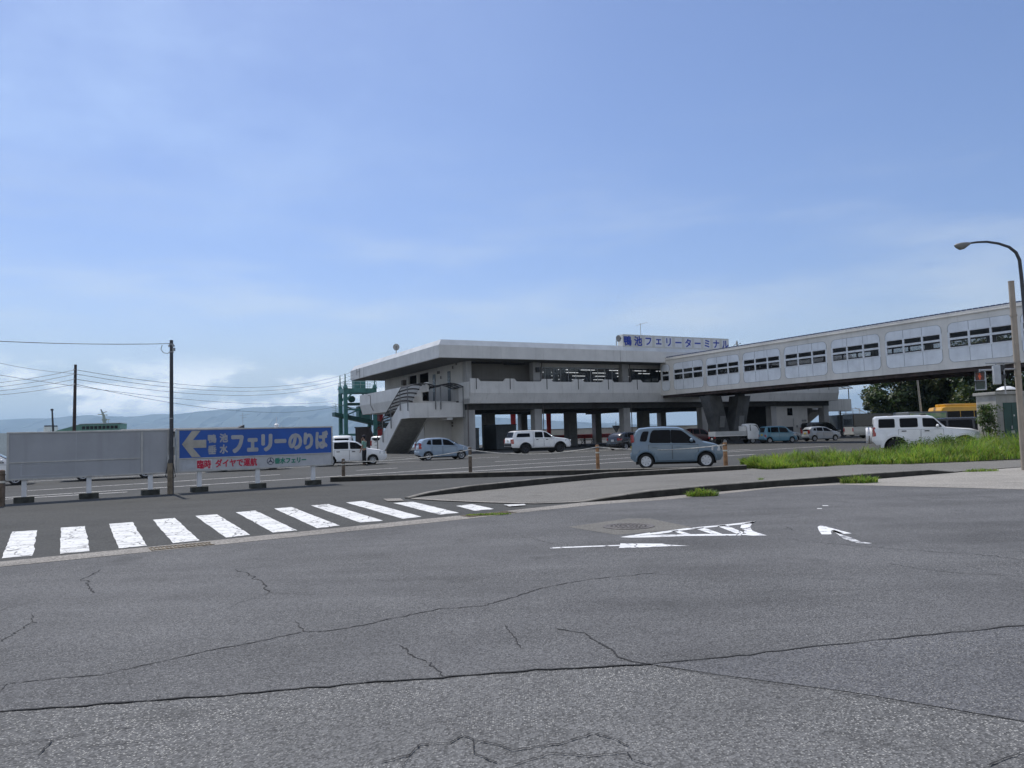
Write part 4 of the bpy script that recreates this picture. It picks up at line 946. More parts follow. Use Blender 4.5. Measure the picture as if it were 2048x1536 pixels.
def car(name, label, cat, loc, heading, L, W, top, belt, sill, axles, wr, m, windows, screen, rear, doors=(), style='steel', tumble=.16, group=None, cladding=None, glass=GLASS, wheel_w=.19, head=None, tail=None, plate=PLATEW, endr=.16, mirror=None, seams=True, arch=.045, rails=False, wiper=True, mid=.5, archtrim=False, glass_front=None, rear_tall=False):
    root = empty(name, (*loc, 0), heading, label, cat, group); s = Shell(L, W, top, belt, sill, axles, wr, tumble, endr, arch=arch, mid=mid)
    # origin under the middle of the car
    piv = L/2
    class Rt: pass
    s.body(root, m)
    for side in (1, -1):
        for i, w in enumerate(windows):
            mb = MB(); s.flank(mb, rnd_poly(w, .055), side, .013); mb.build('window', glass_front if (glass_front and i == len(windows)-1) else glass, root)
        for i, d in enumerate(doors):
            x0, x1 = d; zl = max(s.zs(x0), s.zs(x1), interp(sill, (x0+x1)/2)+.04); n = 6
            def outline(e):
                up = [(x0-e+(x1-x0+2*e)*k/n, s.zb((x0+(x1-x0)*k/n))-.035+e) for k in range(n+1)]
                lowz = [(x1+e, zl+.30), (x1+e-.02, zl-e)] if False else []
                a0 = [(x1+e, z) for z in ()]
                lo = []
                for k in range(n+1):
                    x = x1+e-(x1-x0+2*e)*k/n; lo.append((x, max(interp(sill, x)+.05, s.zs(min(max(x, 0), L))+.03)-e))
                return up+lo
            mb = MB(); v = s.patch(outline(-.004), side, .006); 
            # door skin in vertical slices so that it follows the flank
            k_ = n+1; up = outline(-.006)[:k_]; lo = outline(-.006)[k_:][::-1]
            def skin(e, off):
                mb2 = MB(); u_ = outline(e)[:k_]; l_ = outline(e)[k_:][::-1]; rows = 6
                for a in range(k_):
                    for b in range(rows+1): x = u_[a][0]; z = l_[a][1]+(u_[a][1]-l_[a][1])*b/rows; mb2.v.append((x, side*(s.yside(min(max(x, .01), L-.01), z)+off), z))
                for a in range(k_-1):
                    for b in range(rows): q = a*(rows+1)+b; mb2.f.append((q, q+rows+1, q+rows+2, q+1) if side < 0 else (q, q+1, q+rows+2, q+rows+1)); mb2.mi.append(0)
                return mb2
            d_o = skin(-.006, .007).build('door', m, root, smooth=35, recalc=False)
            skin(.004, .004).build('seam', TRIM, d_o, smooth=35, recalc=False)
            mb = MB(); xh = x0+.14 if True else x1-.2; zh = s.zb(xh)-.12; yh = s.yside(xh, zh)
            mb.bbox((xh, side*(yh-.01), zh-.02), (xh+.20, side*(yh+.035), zh+.025), .01); mb.build('handle', TRIM if m in (P_WHITE,) else m, d_o)
        if mirror:
            x, z = mirror; y = s.yside(x, z); mb = MB(); mb.ball((x, side*(y+.13), z+.03), (.07, .11, .085), 10, 7); mb.bar((x+.02, side*(y-.02), z-.02), (x, side*(y+.08), z), .035); mb.build('mirror', m, root, smooth=60)
        if head:
            x0, x1, z0, z1 = head; mb = MB(); s.flank(mb, rnd_poly([(x0, z0+.02), (x1, z0-.01), (x1, z1-.03), (x0+.05, z1)], .05), side, .008)
            xf = L; w = s.hw(L-.02); mb.add([(L+.006, side*w*.98, z0), (L+.006, side*w*.5, z0), (L+.006, side*w*.5, z1-.05), (L+.006, side*w*.98, z1-.04)], [(0, 1, 2, 3)]); mb.build('headlight', LAMP_W, root)
        if tail:
            x0, x1, z0, z1 = tail; mb = MB(); s.flank(mb, rnd_poly([(x0, z0), (x1, z0+.03), (x1-.02, z1), (x0, z1)], .03), side, .010)
            w = s.hw(.01); yw = .16; mb.box((-.012, side*(w-.01), z0), (.02, side*(w-yw), z1)); mb.build('taillight', LAMP_R, root)
    def pane(x0, z0, x1, z1, i0, i1, nm):
        # screen glass between two outline points
        mb = MB(); n = 8; rows = 3; dx, dz = x1-x0, z1-z0; ln = math.hypot(dx, dz); nx, nz = (dz/ln, -dx/ln)
        if nz < 0: nx, nz = -nx, -nz
        if nm == 'rear_window' and dz > 0 and abs(dx) < .02: nx, nz = -1, 0
        for r_ in range(rows+1):
            f = r_/rows; x, z = x0+dx*f, z0+dz*f; hwid = (s.hw(x)*.97-i0)*(1-f)+(s.hw(x)*.975-tumble-i1)*f
            for j in range(n+1):
                y = -hwid+2*hwid*j/n; bow = .014*(1-(2*j/n-1)**2); mb.v.append((x+nx*(.02+bow), y, z+nz*(.02+bow)))
        for r_ in range(rows):
            for j in range(n): q = r_*(n+1)+j; mb.f.append((q, q+1, q+n+2, q+n+1)); mb.mi.append(0)
        mb.build(nm, glass, root, smooth=60)
    if screen: pane(*screen, .07, .09, 'windscreen')
    if rear: pane(*rear, .10, .09, 'rear_window')
    for x in axles:
        for side in (1, -1): add_wheel(root, x, side*(W/2-wheel_w/2-.015), wr, wheel_w, style, side)
    mb = MB(); mb.box((axles[0]-wr-.1, -(W/2-wheel_w-.05), wr*.55), (axles[1]+wr+.1, W/2-wheel_w-.05, wr*2+arch)); mb.build('underbody', BLACK, root)
    # bumpers, grille, plates
    w = s.hw(.02); zb0 = interp(sill, 0)
    mb = MB(); mb.bbox((-.05, -w*.97, zb0+.03), (.06, w*.97, zb0+.27), .035); mb.build('bumper', TRIM if cladding == 'black' else m, root, smooth=40)
    w2 = s.hw(L-.02); zf0 = interp(sill, L); mb = MB(); mb.bbox((L-.06, -w2*.97, zf0+.03), (L+.05, w2*.97, zf0+.27), .035); mb.build('bumper', TRIM if cladding == 'black' else m, root, smooth=40)
    mb = MB(); mb.box((L-.02, -w2*.5, zf0+.30), (L+.012, w2*.5, zf0+.44)); mb.build('grille', TRIM, root)
    pz = zb0+.38 if plate is PLATEY or not rear_tall else zb0+.36
    mb = MB(); mb.box((-.022, -.165, pz), (.0, .165, pz+.165)); mb.build('licence_plate', plate, root)
    if archtrim:
        for side in (1, -1):
            for a in axles:
                mb = MB(); r0 = wr+arch; pts = [(a+(r0+.045)*math.cos(math.pi*k/14), 0, wr+(r0+.045)*math.sin(math.pi*k/14)) for k in range(15)]
                pts = [(p[0], side*(s.yside(min(max(p[0], .02), L-.02), max(p[2], s.zs(min(max(p[0], 0), L))+.01))+.01), p[2]) for p in pts]; mb.tube(pts, .05, 6); mb.build('wheel_arch_trim', TRIM if archtrim == 'black' else m, root, smooth=60)
    if rails:
        for side in (1, -1):
            mb = MB(); ww = W/2-tumble-.14; mb.tube([(rails[0], side*ww, s.H+.02), (rails[0]+.15, side*ww, s.H+.09), (rails[1]-.15, side*ww, s.H+.09), (rails[1], side*ww, s.H+.02)], .025, 8); mb.build('roof_rail', TRIM, root)
    return root, s
def rear_at(px_contact, heading, xoff, side_y):
    """ground origin (rear bumper centre) so that the near-side wheel at local (xoff, side_y) touches the surveyed point"""
    g = gp(*px_contact); c, s_ = math.cos(heading), math.sin(heading)
    return (g[0]-(c*xoff - s_*side_y), g[1]-(s_*xoff + c*side_y))

# --- blue-grey small crossover parked by the kerb
h = R(-9); L = 3.62; W = 1.5; ax = (.58, 2.98)
car('parked_car', 'blue grey small five door car parked beside the nearest orange post', 'car', rear_at((1293, 938), h, ax[0], -.72), h, L, W,
    [(0, .78), (.02, 1.0), (.05, 1.18), (.20, 1.54), (.33, 1.655), (.7, 1.69), (1.3, 1.70), (1.9, 1.67), (2.1, 1.60), (2.45, 1.36), (2.90, 1.07), (3.05, 1.035), (3.35, .96), (3.56, .86), (3.62, .66)],
    [(0, 1.0), (.6, 1.015), (2.7, .985), (3.62, .85)], [(0, .38), (.1, .30), (.7, .27), (3.2, .27), (3.55, .30), (3.62, .40)], ax, .315, P_KEI,
    [[(.35, 1.13), (.62, 1.12), (.74, 1.54), (.50, 1.54), (.40, 1.36)], [(.73, 1.10), (.80, 1.06), (1.605, 1.035), (1.605, 1.575), (.90, 1.58), (.80, 1.45)], [(1.612, 1.035), (2.60, 1.01), (2.57, 1.10), (2.20, 1.42), (2.04, 1.54), (1.612, 1.575)]],
    (2.88, 1.085, 2.16, 1.575), (.05, 1.16, .20, 1.53), ((.70, 1.64), (1.66, 2.68)), 'cover', .15, head=(3.18, 3.56, .68, .90), tail=(.03, .13, 1.08, 1.40), plate=PLATEY, mirror=(2.42, 1.10), archtrim='body', rails=None)
kr = [o for o in col.objects if o.get('label', '').startswith('blue grey small five')][0]
mb = MB(); mb.box((.93, -.752, .50), (1.03, -.742, .60)); mb.build('sticker', WHITEP, kr)
# --- white estate car by the officer
h = R(20); L = 4.25; W = 1.68; ax = (.85, 3.40)
car('estate_car', 'white estate car with steel wheels standing beside the officer', 'car', rear_at((746, 929), h, ax[1], -.8), h, L, W,
    [(0, .8), (.04, 1.0), (.20, 1.35), (.36, 1.47), (.8, 1.51), (1.9, 1.51), (2.35, 1.46), (2.55, 1.38), (3.15, 1.02), (3.3, .99), (3.8, .92), (4.15, .80), (4.25, .62)],
    [(0, .98), (1, .97), (3.0, .94), (4.25, .8)], [(0, .36), (.1, .28), (.9, .24), (3.6, .24), (4.15, .26), (4.25, .36)], ax, .295, P_WHITE,
    [[(.30, 1.04), (.95, 1.03), (.98, 1.40), (.48, 1.38)], [(1.05, 1.02), (1.92, 1.01), (1.92, 1.42), (1.08, 1.41)], [(2.02, 1.01), (2.92, .985), (2.86, 1.05), (2.42, 1.36), (2.02, 1.42)]],
    (3.13, 1.03, 2.58, 1.37), (.05, 1.04, .19, 1.34), ((1.06, 1.96), (1.98, 2.98)), 'steel', .13, head=(3.78, 4.18, .64, .84), tail=(.02, .16, .72, 1.2), mirror=(2.82, 1.05))
# --- light blue hatchback before the terminal stair
h = R(23); L = 3.6; W = 1.6; ax = (.62, 2.98)
def small_hatch(name, label, contact, axle, h, m, plate, tailm=None, style='alloy', H=1.0):
    return car(name, label, 'car', rear_at(contact, h, ax_s[axle], -.72), h, 3.55, 1.58,
    [(0, .80), (.03, .98), (.16, 1.26*H), (.34, 1.44*H), (.8, 1.51*H), (1.5, 1.52*H), (1.95, 1.47*H), (2.2, 1.37*H), (2.78, 1.04), (2.95, 1.0), (3.3, .90), (3.48, .80), (3.55, .62)],
    [(0, 1.0), (1, .99), (2.6, .94), (3.55, .8)], [(0, .36), (.1, .28), (.7, .23), (3.0, .23), (3.47, .25), (3.55, .36)], ax_s, .29, m,
    [[(.46, 1.10), (.80, 1.06), (.80, 1.38*H), (.62, 1.36*H)], [(.88, 1.05), (1.55, 1.02), (1.55, 1.42*H), (.90, 1.41*H)], [(1.65, 1.02), (2.52, .98), (2.45, 1.05), (2.05, 1.34*H), (1.65, 1.42*H)]],
    (2.76, 1.05, 2.22, 1.36*H), (.06, 1.04, .22, 1.30*H), ((.84, 1.58), (1.62, 2.62)), style, .14, head=(3.05, 3.48, .68, .88), tail=(.02, .15, .78, 1.16), plate=plate, mirror=(2.42, 1.05))
ax_s = (.58, 2.94)
small_hatch('hatchback_car', 'light blue hatchback driving before the terminal stair', (856.7, 921), 0, R(22), P_LBLUE, PLATEW)
# --- white pickup with canopy
h = R(22); L = 5.3; W = 1.86; ax = (1.18, 4.26)
root, s = car('pickup_truck', 'white double cab pickup with white canopy over its bed', 'pickup truck', rear_at((1051.5, 908), h, ax[0], -.9), h, L, W,
    [(0, 1.0), (.02, 1.12), (.12, 1.30), (.34, 1.80), (.5, 1.86), (1.75, 1.88), (2.6, 1.87), (2.9, 1.84), (3.15, 1.76), (3.85, 1.30), (4.05, 1.27), (4.8, 1.18), (5.15, 1.08), (5.3, .82)],
    [(0, 1.25), (1.8, 1.25), (3.7, 1.22), (5.3, 1.0)], [(0, .62), (.1, .52), (1.2, .47), (4.2, .47), (5.2, .47), (5.3, .58)], ax, .40, P_WHITE,
    [[(.42, 1.36), (1.62, 1.36), (1.62, 1.66), (.56, 1.66)], [(2.02, 1.30), (2.76, 1.29), (2.76, 1.74), (2.10, 1.75)], [(2.86, 1.29), (3.62, 1.27), (3.55, 1.34), (3.1, 1.68), (2.86, 1.74)]],
    (3.83, 1.32, 3.18, 1.74), (.14, 1.34, .33, 1.76), ((1.98, 2.80), (2.84, 3.72)), 'dark', .17, cladding='black', wheel_w=.25, head=(4.72, 5.2, .92, 1.10), tail=(.02, .2, .82, 1.2), mirror=(3.5, 1.32), archtrim='black', arch=.06, endr=.13)
mb = MB(); mb.box((1.86, -.931, .55), (1.88, -.928, 1.80)); mb.build('bed_gap', TRIM, root)
# --- black hatchback under the building front
h = R(36); L = 4.1; W = 1.7; ax = (.75, 3.30)
def mid_hatch(name, label, contact, axle, h, m, plate=PLATEW, H=1.0):
    return car(name, label, 'car', rear_at(contact, h, ax_m[axle], -.78), h, 4.1, 1.7,
    [(0, .80), (.03, 1.0), (.25, 1.28*H), (.5, 1.44*H), (1.0, 1.52*H), (1.8, 1.52*H), (2.3, 1.45*H), (2.5, 1.36*H), (3.15, 1.02), (3.3, .99), (3.75, .90), (4.0, .78), (4.1, .62)],
    [(0, 1.02), (1, 1.0), (3.0, .94), (4.1, .8)], [(0, .36), (.1, .28), (.8, .23), (3.4, .23), (4.0, .25), (4.1, .36)], ax_m, .31, m,
    [[(.62, 1.12), (1.0, 1.06), (1.0, 1.40*H), (.85, 1.38*H)], [(1.08, 1.05), (1.82, 1.02), (1.82, 1.43*H), (1.1, 1.42*H)], [(1.92, 1.02), (2.88, .98), (2.8, 1.05), (2.38, 1.34*H), (1.92, 1.42*H)]],
    (3.12, 1.03, 2.52, 1.35*H), (.1, 1.06, .42, 1.38*H), ((1.04, 1.86), (1.90, 2.96)), 'alloy', .15, head=(3.55, 4.02, .68, .86), tail=(.02, .32, .82, 1.02), plate=plate, mirror=(2.8, 1.05))
ax_m = (.75, 3.30)
mid_hatch('hatchback_car', 'black hatchback seen from behind beside the undercroft column', (1251.5, 900), 0, R(38), P_BLACK)
# --- dark red car behind the blue-grey one
mid_hatch('crossover_car', 'dark red car half hidden behind the blue grey small car', (1424, 884.5), 1, R(8), P_RED, H=1.12)
# --- parked row at the terminal's right half
h = R(13)
box_top = [(0, .85), (.03, 1.1), (.10, 1.52), (.22, 1.63), (.9, 1.66), (1.9, 1.65), (2.25, 1.60), (2.45, 1.46), (2.85, 1.08), (3.0, 1.02), (3.25, .95), (3.36, .82), (3.4, .62)]
def kei_wagon(label, contact, h, m):
    return car('box_car', label, 'car', rear_at(contact, h, .42, -.7), h, 3.4, 1.475, box_top,
    [(0, 1.02), (1, 1.01), (2.7, .97), (3.4, .8)], [(0, .36), (.1, .28), (.5, .22), (3.0, .22), (3.33, .25), (3.4, .36)], (.42, 2.85), .28, m,
    [[(.28, 1.08), (.52, 1.07), (.52, 1.54), (.34, 1.54)], [(.60, 1.07), (1.42, 1.05), (1.42, 1.55), (.62, 1.55)], [(1.52, 1.05), (2.55, 1.01), (2.50, 1.1), (2.26, 1.46), (1.52, 1.55)]],
    (2.83, 1.09, 2.44, 1.47), (.05, 1.06, .12, 1.52), ((.56, 1.46), (1.50, 2.62)), 'steel', .11, head=(3.0, 3.36, .68, .92), tail=(.02, .1, .55, .85), plate=PLATEY, mirror=(2.42, 1.08), endr=.09)
kei_wagon('sky blue tall box car parked behind the small flatbed truck', (1540, 886.5), R(12), P_SKY)
small_hatch('hatchback_car', 'silver small hatchback with yellow plate parked in the terminal row', (1629.5, 882.5), 0, R(12), P_SILV, PLATEY, style='steel', H=.98)
def sedan(label, contact, axle, h, m):
    return car('saloon_car', label, 'car', rear_at(contact, h, (.95, 3.6)[axle], -.8), h, 4.5, 1.74,
    [(0, .82), (.04, .98), (.6, 1.06), (1.15, 1.38), (1.5, 1.47), (2.2, 1.48), (2.6, 1.40), (3.3, 1.02), (3.5, .99), (4.1, .90), (4.4, .78), (4.5, .62)],
    [(0, .96), (1, .98), (3.2, .94), (4.5, .8)], [(0, .36), (.1, .28), (.9, .22), (3.7, .22), (4.4, .25), (4.5, .36)], (.95, 3.6), .31, m,
    [[(.95, 1.06), (1.3, 1.04), (1.36, 1.36), (1.2, 1.30)], [(1.4, 1.03), (2.1, 1.01), (2.1, 1.40), (1.5, 1.39)], [(2.2, 1.01), (3.05, .98), (2.95, 1.05), (2.5, 1.35), (2.2, 1.40)]],
    (3.28, 1.03, 2.62, 1.38), (.66, 1.10, 1.12, 1.36), ((1.36, 2.14), (2.18, 3.14)), 'alloy', .16, head=(3.95, 4.42, .68, .86), tail=(.02, .3, .76, .92), mirror=(2.98, 1.05))
sedan('grey saloon car between the sky blue box car and the silver hatchback', (1592, 883), 1, R(12), P_GREY)
sedan('pale silver saloon car at the right end of the terminal parking row', (1678, 868.5), 1, R(14), paint('pale_silver_car_paint', (.52, .55, .58)))
# --- white off-roader behind the grass, spare wheel on the tailgate
h = R(-23); L = 4.45; W = 1.98; ax = (.95, 3.80); px0 = gp(1749, 913.5)
px0 = (px0[0]+1.0*math.sin(R(23)), px0[1]+.9)
loc = (px0[0], px0[1])
root, s = car('off_road_car', 'white boxy off road car with a spare wheel standing behind the grass', 'off-road car', loc, h, L, W,
    [(0, 1.2), (.02, 1.32), (.05, 1.82), (.14, 1.90), (.9, 1.92), (2.35, 1.90), (2.55, 1.85), (2.68, 1.74), (3.05, 1.34), (3.15, 1.31), (4.1, 1.22), (4.38, 1.12), (4.45, .82)],
    [(0, 1.32), (2.9, 1.28), (4.45, 1.1)], [(0, .66), (.1, .55), (1.0, .50), (3.8, .50), (4.38, .52), (4.45, .65)], ax, .42, P_WHITE,
    [[(.24, 1.36), (.95, 1.36), (.95, 1.78), (.26, 1.78)], [(1.16, 1.36), (1.92, 1.36), (1.92, 1.79), (1.16, 1.79)], [(2.12, 1.36), (2.92, 1.34), (2.60, 1.75), (2.12, 1.78)]],
    (3.03, 1.36, 2.70, 1.73), (.04, 1.40, .10, 1.76), ((1.08, 2.0), (2.04, 2.96)), 'dark', .10, wheel_w=.27, head=(4.2, 4.42, .92, 1.08), tail=(.01, .12, .95, 1.40), mirror=(2.72, 1.36), arch=.10, endr=.06)
for side in (1, -1):
    for a in ax:
        mb = MB(); r0 = .42+.10; outer = [(a+(r0+.15)*math.cos(R(d)), .42+(r0+.09)*math.sin(R(d))) for d in range(0, 181, 12)]; inner = [(a+r0*math.cos(R(d)), .42+r0*math.sin(R(d))) for d in range(180, -1, -12)]
        outer = [(min(max(x, .02), L-.02), z) for x, z in outer]; inner = [(min(max(x, .02), L-.02), z) for x, z in inner]
        n = len(outer); v = []
        for (x, z), (xi, zi) in zip(outer, inner[::-1]): v += [(x, side*(W/2-.03), z), (x, side*(W/2+.055), z), (xi, side*(W/2+.055), zi), (xi, side*(W/2-.05), zi)]
        f = []
        for i in range(n-1):
            for j in range(4): f.append((i*4+j, i*4+(j+1) % 4, i*4+4+(j+1) % 4, i*4+4+j))
        mb.add(v, f+[(0, 1, 2, 3), (n*4-4, n*4-3, n*4-2, n*4-1)]); mb.build('wheel_arch_trim', P_WHITE, root, smooth=40)
mb = MB(); mb.lathe([(0, -.02), (.36, -.02), (.40, -.06), (.40, -.26), (.36, -.30), (0, -.31)], (0, -.1, 1.0), 26, 'x'); mb.build('spare_wheel', P_WHITE, root, smooth=35)
mb = MB(); mb.lathe([(.405, -.14), (.405, -.20), (.37, -.20)], (0, -.1, 1.0), 26, 'x'); mb.build('spare_wheel_band', CHROME, root)
mb = MB()
for x in (.8, 2.2): mb.ball((x, -.62, 1.93), (.14, .06, .05), 10, 6)
mb.build('roof_mount', TRIM, root)
# --- black minivan beyond
h = R(-13); g = atY(2034, 885, 42.5)
car('minivan', 'black minivan parked between the white off road car and the concrete hut', 'minivan', (g.x-4.7*math.cos(h), 42.5-4.7*math.sin(h)), h, 4.7, 1.75,
    [(0, .9), (.03, 1.2), (.12, 1.62), (.3, 1.74), (1.0, 1.79), (2.6, 1.78), (3.1, 1.70), (3.9, 1.15), (4.1, 1.06), (4.5, .92), (4.62, .82), (4.7, .6)],
    [(0, 1.1), (2, 1.08), (3.8, 1.02), (4.7, .85)], [(0, .38), (.1, .3), (.9, .25), (4.0, .25), (4.6, .28), (4.7, .38)], (.85, 3.75), .32, P_BLACK,
    [[(.30, 1.18), (1.0, 1.16), (1.0, 1.64), (.4, 1.64)], [(1.1, 1.15), (2.3, 1.13), (2.3, 1.66), (1.12, 1.66)], [(2.42, 1.12), (3.62, 1.06), (3.5, 1.18), (2.95, 1.60), (2.42, 1.66)]],
    (3.88, 1.16, 3.12, 1.68), (.05, 1.14, .12, 1.6), ((1.05, 2.34), (2.38, 3.6)), 'alloy', .12, head=(4.2, 4.6, .7, .9), tail=(.02, .12, .9, 1.4), mirror=(3.5, 1.12))
# --- cars at the left, mostly behind the two boards
small_hatch('hatchback_car', 'white hatchback cut off by the left edge of the photo', (31, 970), 1, R(26), P_WHITE, PLATEW)
for contact, axle, lab, m in (((166, 962), 0, 'dark car hidden behind the blank board with only its wheels showing', P_DK), ((448, 943.5), 0, 'grey car hidden behind the blue board with only its wheels showing', P_GREY)):
    sedan(lab, contact, axle, R(24), m)
# --- white vans behind the estate car and beside the stair
def van(label, loc, h, m=P_WHITE, H=1.9):
    return car('van', label, 'van', loc, h, 4.4, 1.7,
    [(0, 1.0), (.03, 1.3), (.10, H-.18), (.25, H-.05), (.9, H), (2.9, H-.02), (3.3, H-.12), (3.95, 1.2), (4.1, 1.1), (4.34, .9), (4.4, .62)],
    [(0, 1.15), (2, 1.13), (3.9, 1.08), (4.4, .9)], [(0, .38), (.1, .3), (.9, .25), (3.8, .25), (4.34, .28), (4.4, .38)], (.9, 3.6), .31, m,
    [[(.26, 1.22), (1.2, 1.2), (1.2, H-.26), (.32, H-.26)], [(1.3, 1.2), (2.4, 1.18), (2.4, H-.25), (1.3, H-.25)], [(2.5, 1.18), (3.6, 1.14), (3.5, 1.24), (3.1, H-.28), (2.5, H-.25)]],
    (3.93, 1.22, 3.32, H-.15), (.05, 1.2, .11, H-.22), ((1.25, 2.44), (2.46, 3.66)), 'steel', .12, head=(3.95, 4.34, .75, .98), tail=(.02, .1, .8, 1.4), mirror=(3.5, 1.2))
p = atY(684, 879, 60.0); van('white van parked behind the white estate car', (p.x+.3, 58.5), R(100))
p = atY(757, 890, 90.0); van('white van partly hidden by the officer and the terminal stair', (p.x, 88.5), R(80), H=1.9)
p = atY(1665, 845, 92.0); van('dark van parked at the far right end of the terminal', (p.x-2.4, 95.0), R(10), P_BLACK, 2.0)

# --- small white flatbed truck facing away from the road
h = R(12); root = empty('flatbed_truck', (*rear_at((1450, 889), h, .95, -.72), 0), h, 'small white flatbed truck parked before the V shaped pier', 'truck')
mb = MB()
mb.box((0, -.78, .80), (3.3, .78, .86)); mb.build('bed', P_WHITE, root)
for a, b in (((0, -.80, .865), (3.3, -.77, 1.28)), ((0, .77, .865), (3.3, .80, 1.28)), ((-.03, -.77, .865), (0, .77, 1.28)), ((3.3, -.77, .865), (3.33, .77, 1.75))):
    mb = MB(); mb.box(a, b)
    if a[1] == -.8:
        for x in (.5, 1.55, 1.62, 2.7): mb.box((x, -.815, .87), (x+.05, -.801, 1.27))
    o = mb.build('dropside', paint('dull_white_paint', (.45, .46, .46), .5), root)
mb = MB(); mb.box((.1, -.35, .50), (4.9, -.25, .795)); mb.box((.1, .25, .50), (4.9, .35, .795)); mb.box((1.5, -.72, .42), (2.6, -.36, .78)); mb.box((3.4, -.7, .40), (4.0, -.36, .78)); mb.build('chassis', TRIM, root)
s = Shell(1.55, 1.56, [(0, 1.2), (.02, 1.75), (.12, 1.95), (.5, 1.99), (.95, 1.96), (1.15, 1.85), (1.42, 1.25), (1.5, 1.05), (1.55, .6)], [(0, 1.22), (1.5, 1.18)], [(0, .45), (1.55, .42)], (), .3, .10, .08)
cab = empty('cab', (3.42, 0, 0)); cab.parent = root; s.body(cab, P_WHITE)
for side in (1, -1):
    mb = MB(); s.flank(mb, rnd_poly([(.3, 1.28), (1.32, 1.26), (1.08, 1.80), (.32, 1.86)], .05), side, .006); mb.build('window', GLASS, cab)
mb = MB(); mb.box((-.02, -.5, 1.35), (-.005, .5, 1.78)); mb.build('rear_window', GLASS, cab)
mb = MB(); mb.add([(1.41, -.66, 1.30), (1.41, .66, 1.30), (1.18, .6, 1.83), (1.18, -.6, 1.83)], [(0, 1, 2, 3)]); [mb.v.__setitem__(i, (v[0]+.03, v[1], v[2]+.01)) for i, v in enumerate(mb.v)]; mb.build('windscreen', GLASS, cab)
for x in (.95, 3.95):
    for side in (1, -1): add_wheel(root, x, side*.66, .30, .17, 'steel', side)
for side in (1, -1): mb = MB(); mb.box((-.05, side*.72, .62), (-.02, side*.42, .76)); mb.build('taillight', LAMP_R, root)
mb = MB(); mb.box((-.05, -.165, .5), (-.03, .165, .665)); mb.build('licence_plate', PLATEW, root)

# --- buses
def bus(label, loc, h, m, L=9.0, H=3.0, W=2.3, roofbox=True, group=None):
    ra = 2.3 if L > 6 else 1.1; fa = L-1.9 if L > 6 else L-1.0
    root = empty('bus', (*loc, 0), h, label, 'bus', group)
    s = Shell(L, W, [(0, 1.5), (.03, H-.35), (.2, H-.06), (.6, H), (L-.6, H), (L-.2, H-.08), (L-.05, H-.5), (L, 1.2)], [(0, 1.35), (L, 1.35)], [(0, .45), (.2, .36), (L-.2, .36), (L, .45)], (ra, fa), .45, .05, .10, arch=.07)
    s.body(root, m)
    for side in (1, -1):
        x = .5
        while x < L-1.2:
            mb = MB(); s.flank(mb, rnd_poly([(x, 1.42), (x+1.22, 1.42), (x+1.22, H-.42), (x, H-.42)], .06), side, .012); mb.build('window', GLASS, root); x += 1.28
        mb = MB(); s.flank(mb, [(L-.85, .5), (L-.25, .5), (L-.25, H-.42), (L-.85, H-.42)], side, .012); mb.build('door', TRIM, root)
    mb = MB(); mb.box((L+.005, -W/2+.15, 1.3), (L+.02, W/2-.15, H-.55)); mb.build('windscreen', GLASS, root)
    mb = MB(); mb.box((-.02, -W/2+.2, 1.5), (-.005, W/2-.2, H-.5)); mb.build('rear_window', GLASS, root)
    for x in (ra, fa):
        for side in (1, -1): add_wheel(root, x, side*(W/2-.17), .45, .25, 'steel', side)
    for side in (1, -1):
        mb = MB(); mb.box((L, side*(W/2-.1), .75), (L+.03, side*(W/2-.45), .95)); mb.build('headlight', LAMP_W, root)
        mb = MB(); mb.box((-.03, side*(W/2-.12), .8), (0, side*(W/2-.3), 1.2)); mb.build('taillight', LAMP_R, root)
    if roofbox:
        mb = MB(); mb.bbox((max(.5, L-4.3), -.75, H-.02), (L-1.1, .75, H+.24), .09); mb.build('air_conditioner', m, root, smooth=40)
    return root, s
p = atY(1972, 830, 70.0); h = R(4); root, s = bus('yellow bus parked before the trees with its roof box showing', (p.x-4.9*math.cos(h), 70.0-4.9*math.sin(h)), h, P_YEL, L=4.9, H=2.93)
mb = MB(); s.flank(mb, [(3.9, 2.55), (4.52, 2.55), (4.52, 2.86), (4.0, 2.86)], -1, .014); mb.build('destination_board', paint('blue_board', (.10, .22, .48)), root)
p = atY(1693, 850, 88.0); root, s = bus('white and black coach parked at the far right of the terminal', (p.x+.2, 88.0), R(6), paint('cream_bus_paint', (.50, .50, .46)), L=8.5, H=2.75, roofbox=False)
mb = MB(); mb.bbox((-.02, -1.17, 1.32), (8.52, 1.17, 2.80), .08); mb.build('upper_body', P_BLACK, root)
# display truck: long grey framed box with a colourful side
p0 = atY(1818, 850, 60.0); p1 = atY(1899, 850, 60.0); w = (p1-p0).length; root = empty('display_trailer', (p0.x, 60.0, 0), R(3), 'long grey framed trailer with a colourful printed side behind the white off road car', 'trailer')
mb = MB(); mb.bbox((0, 0, .7), (w, 2.2, 2.42), .05); mb.build('body', paint('grey_trailer_paint', (.20, .21, .21), .5), root)
m = bpy.data.materials.new('colourful_print'); m.use_nodes = True; N = m.node_tree.nodes; Lk = m.node_tree.links
tcn = N.new('ShaderNodeTexCoord'); no = N.new('ShaderNodeTexNoise'); no.inputs['Scale'].default_value = .9; no.inputs['Detail'].default_value = 3; Lk.new(tcn.outputs['Object'], no.inputs['Vector'])
rp = N.new('ShaderNodeValToRGB'); Lk.new(no.outputs[0], rp.inputs[0]); er = rp.color_ramp.elements; er[0].position = .30; er[0].color = (.08, .30, .42, 1); er[1].position = .72; er[1].color = (.45, .48, .45, 1)
for ps, c_ in ((.42, (.16, .38, .20, 1)), (.52, (.50, .52, .30, 1)), (.6, (.42, .50, .52, 1))): e_ = er.new(ps); e_.color = c_
Lk.new(rp.outputs[0], N['Principled BSDF'].inputs['Base Color']); N['Principled BSDF'].inputs['Roughness'].default_value = .5
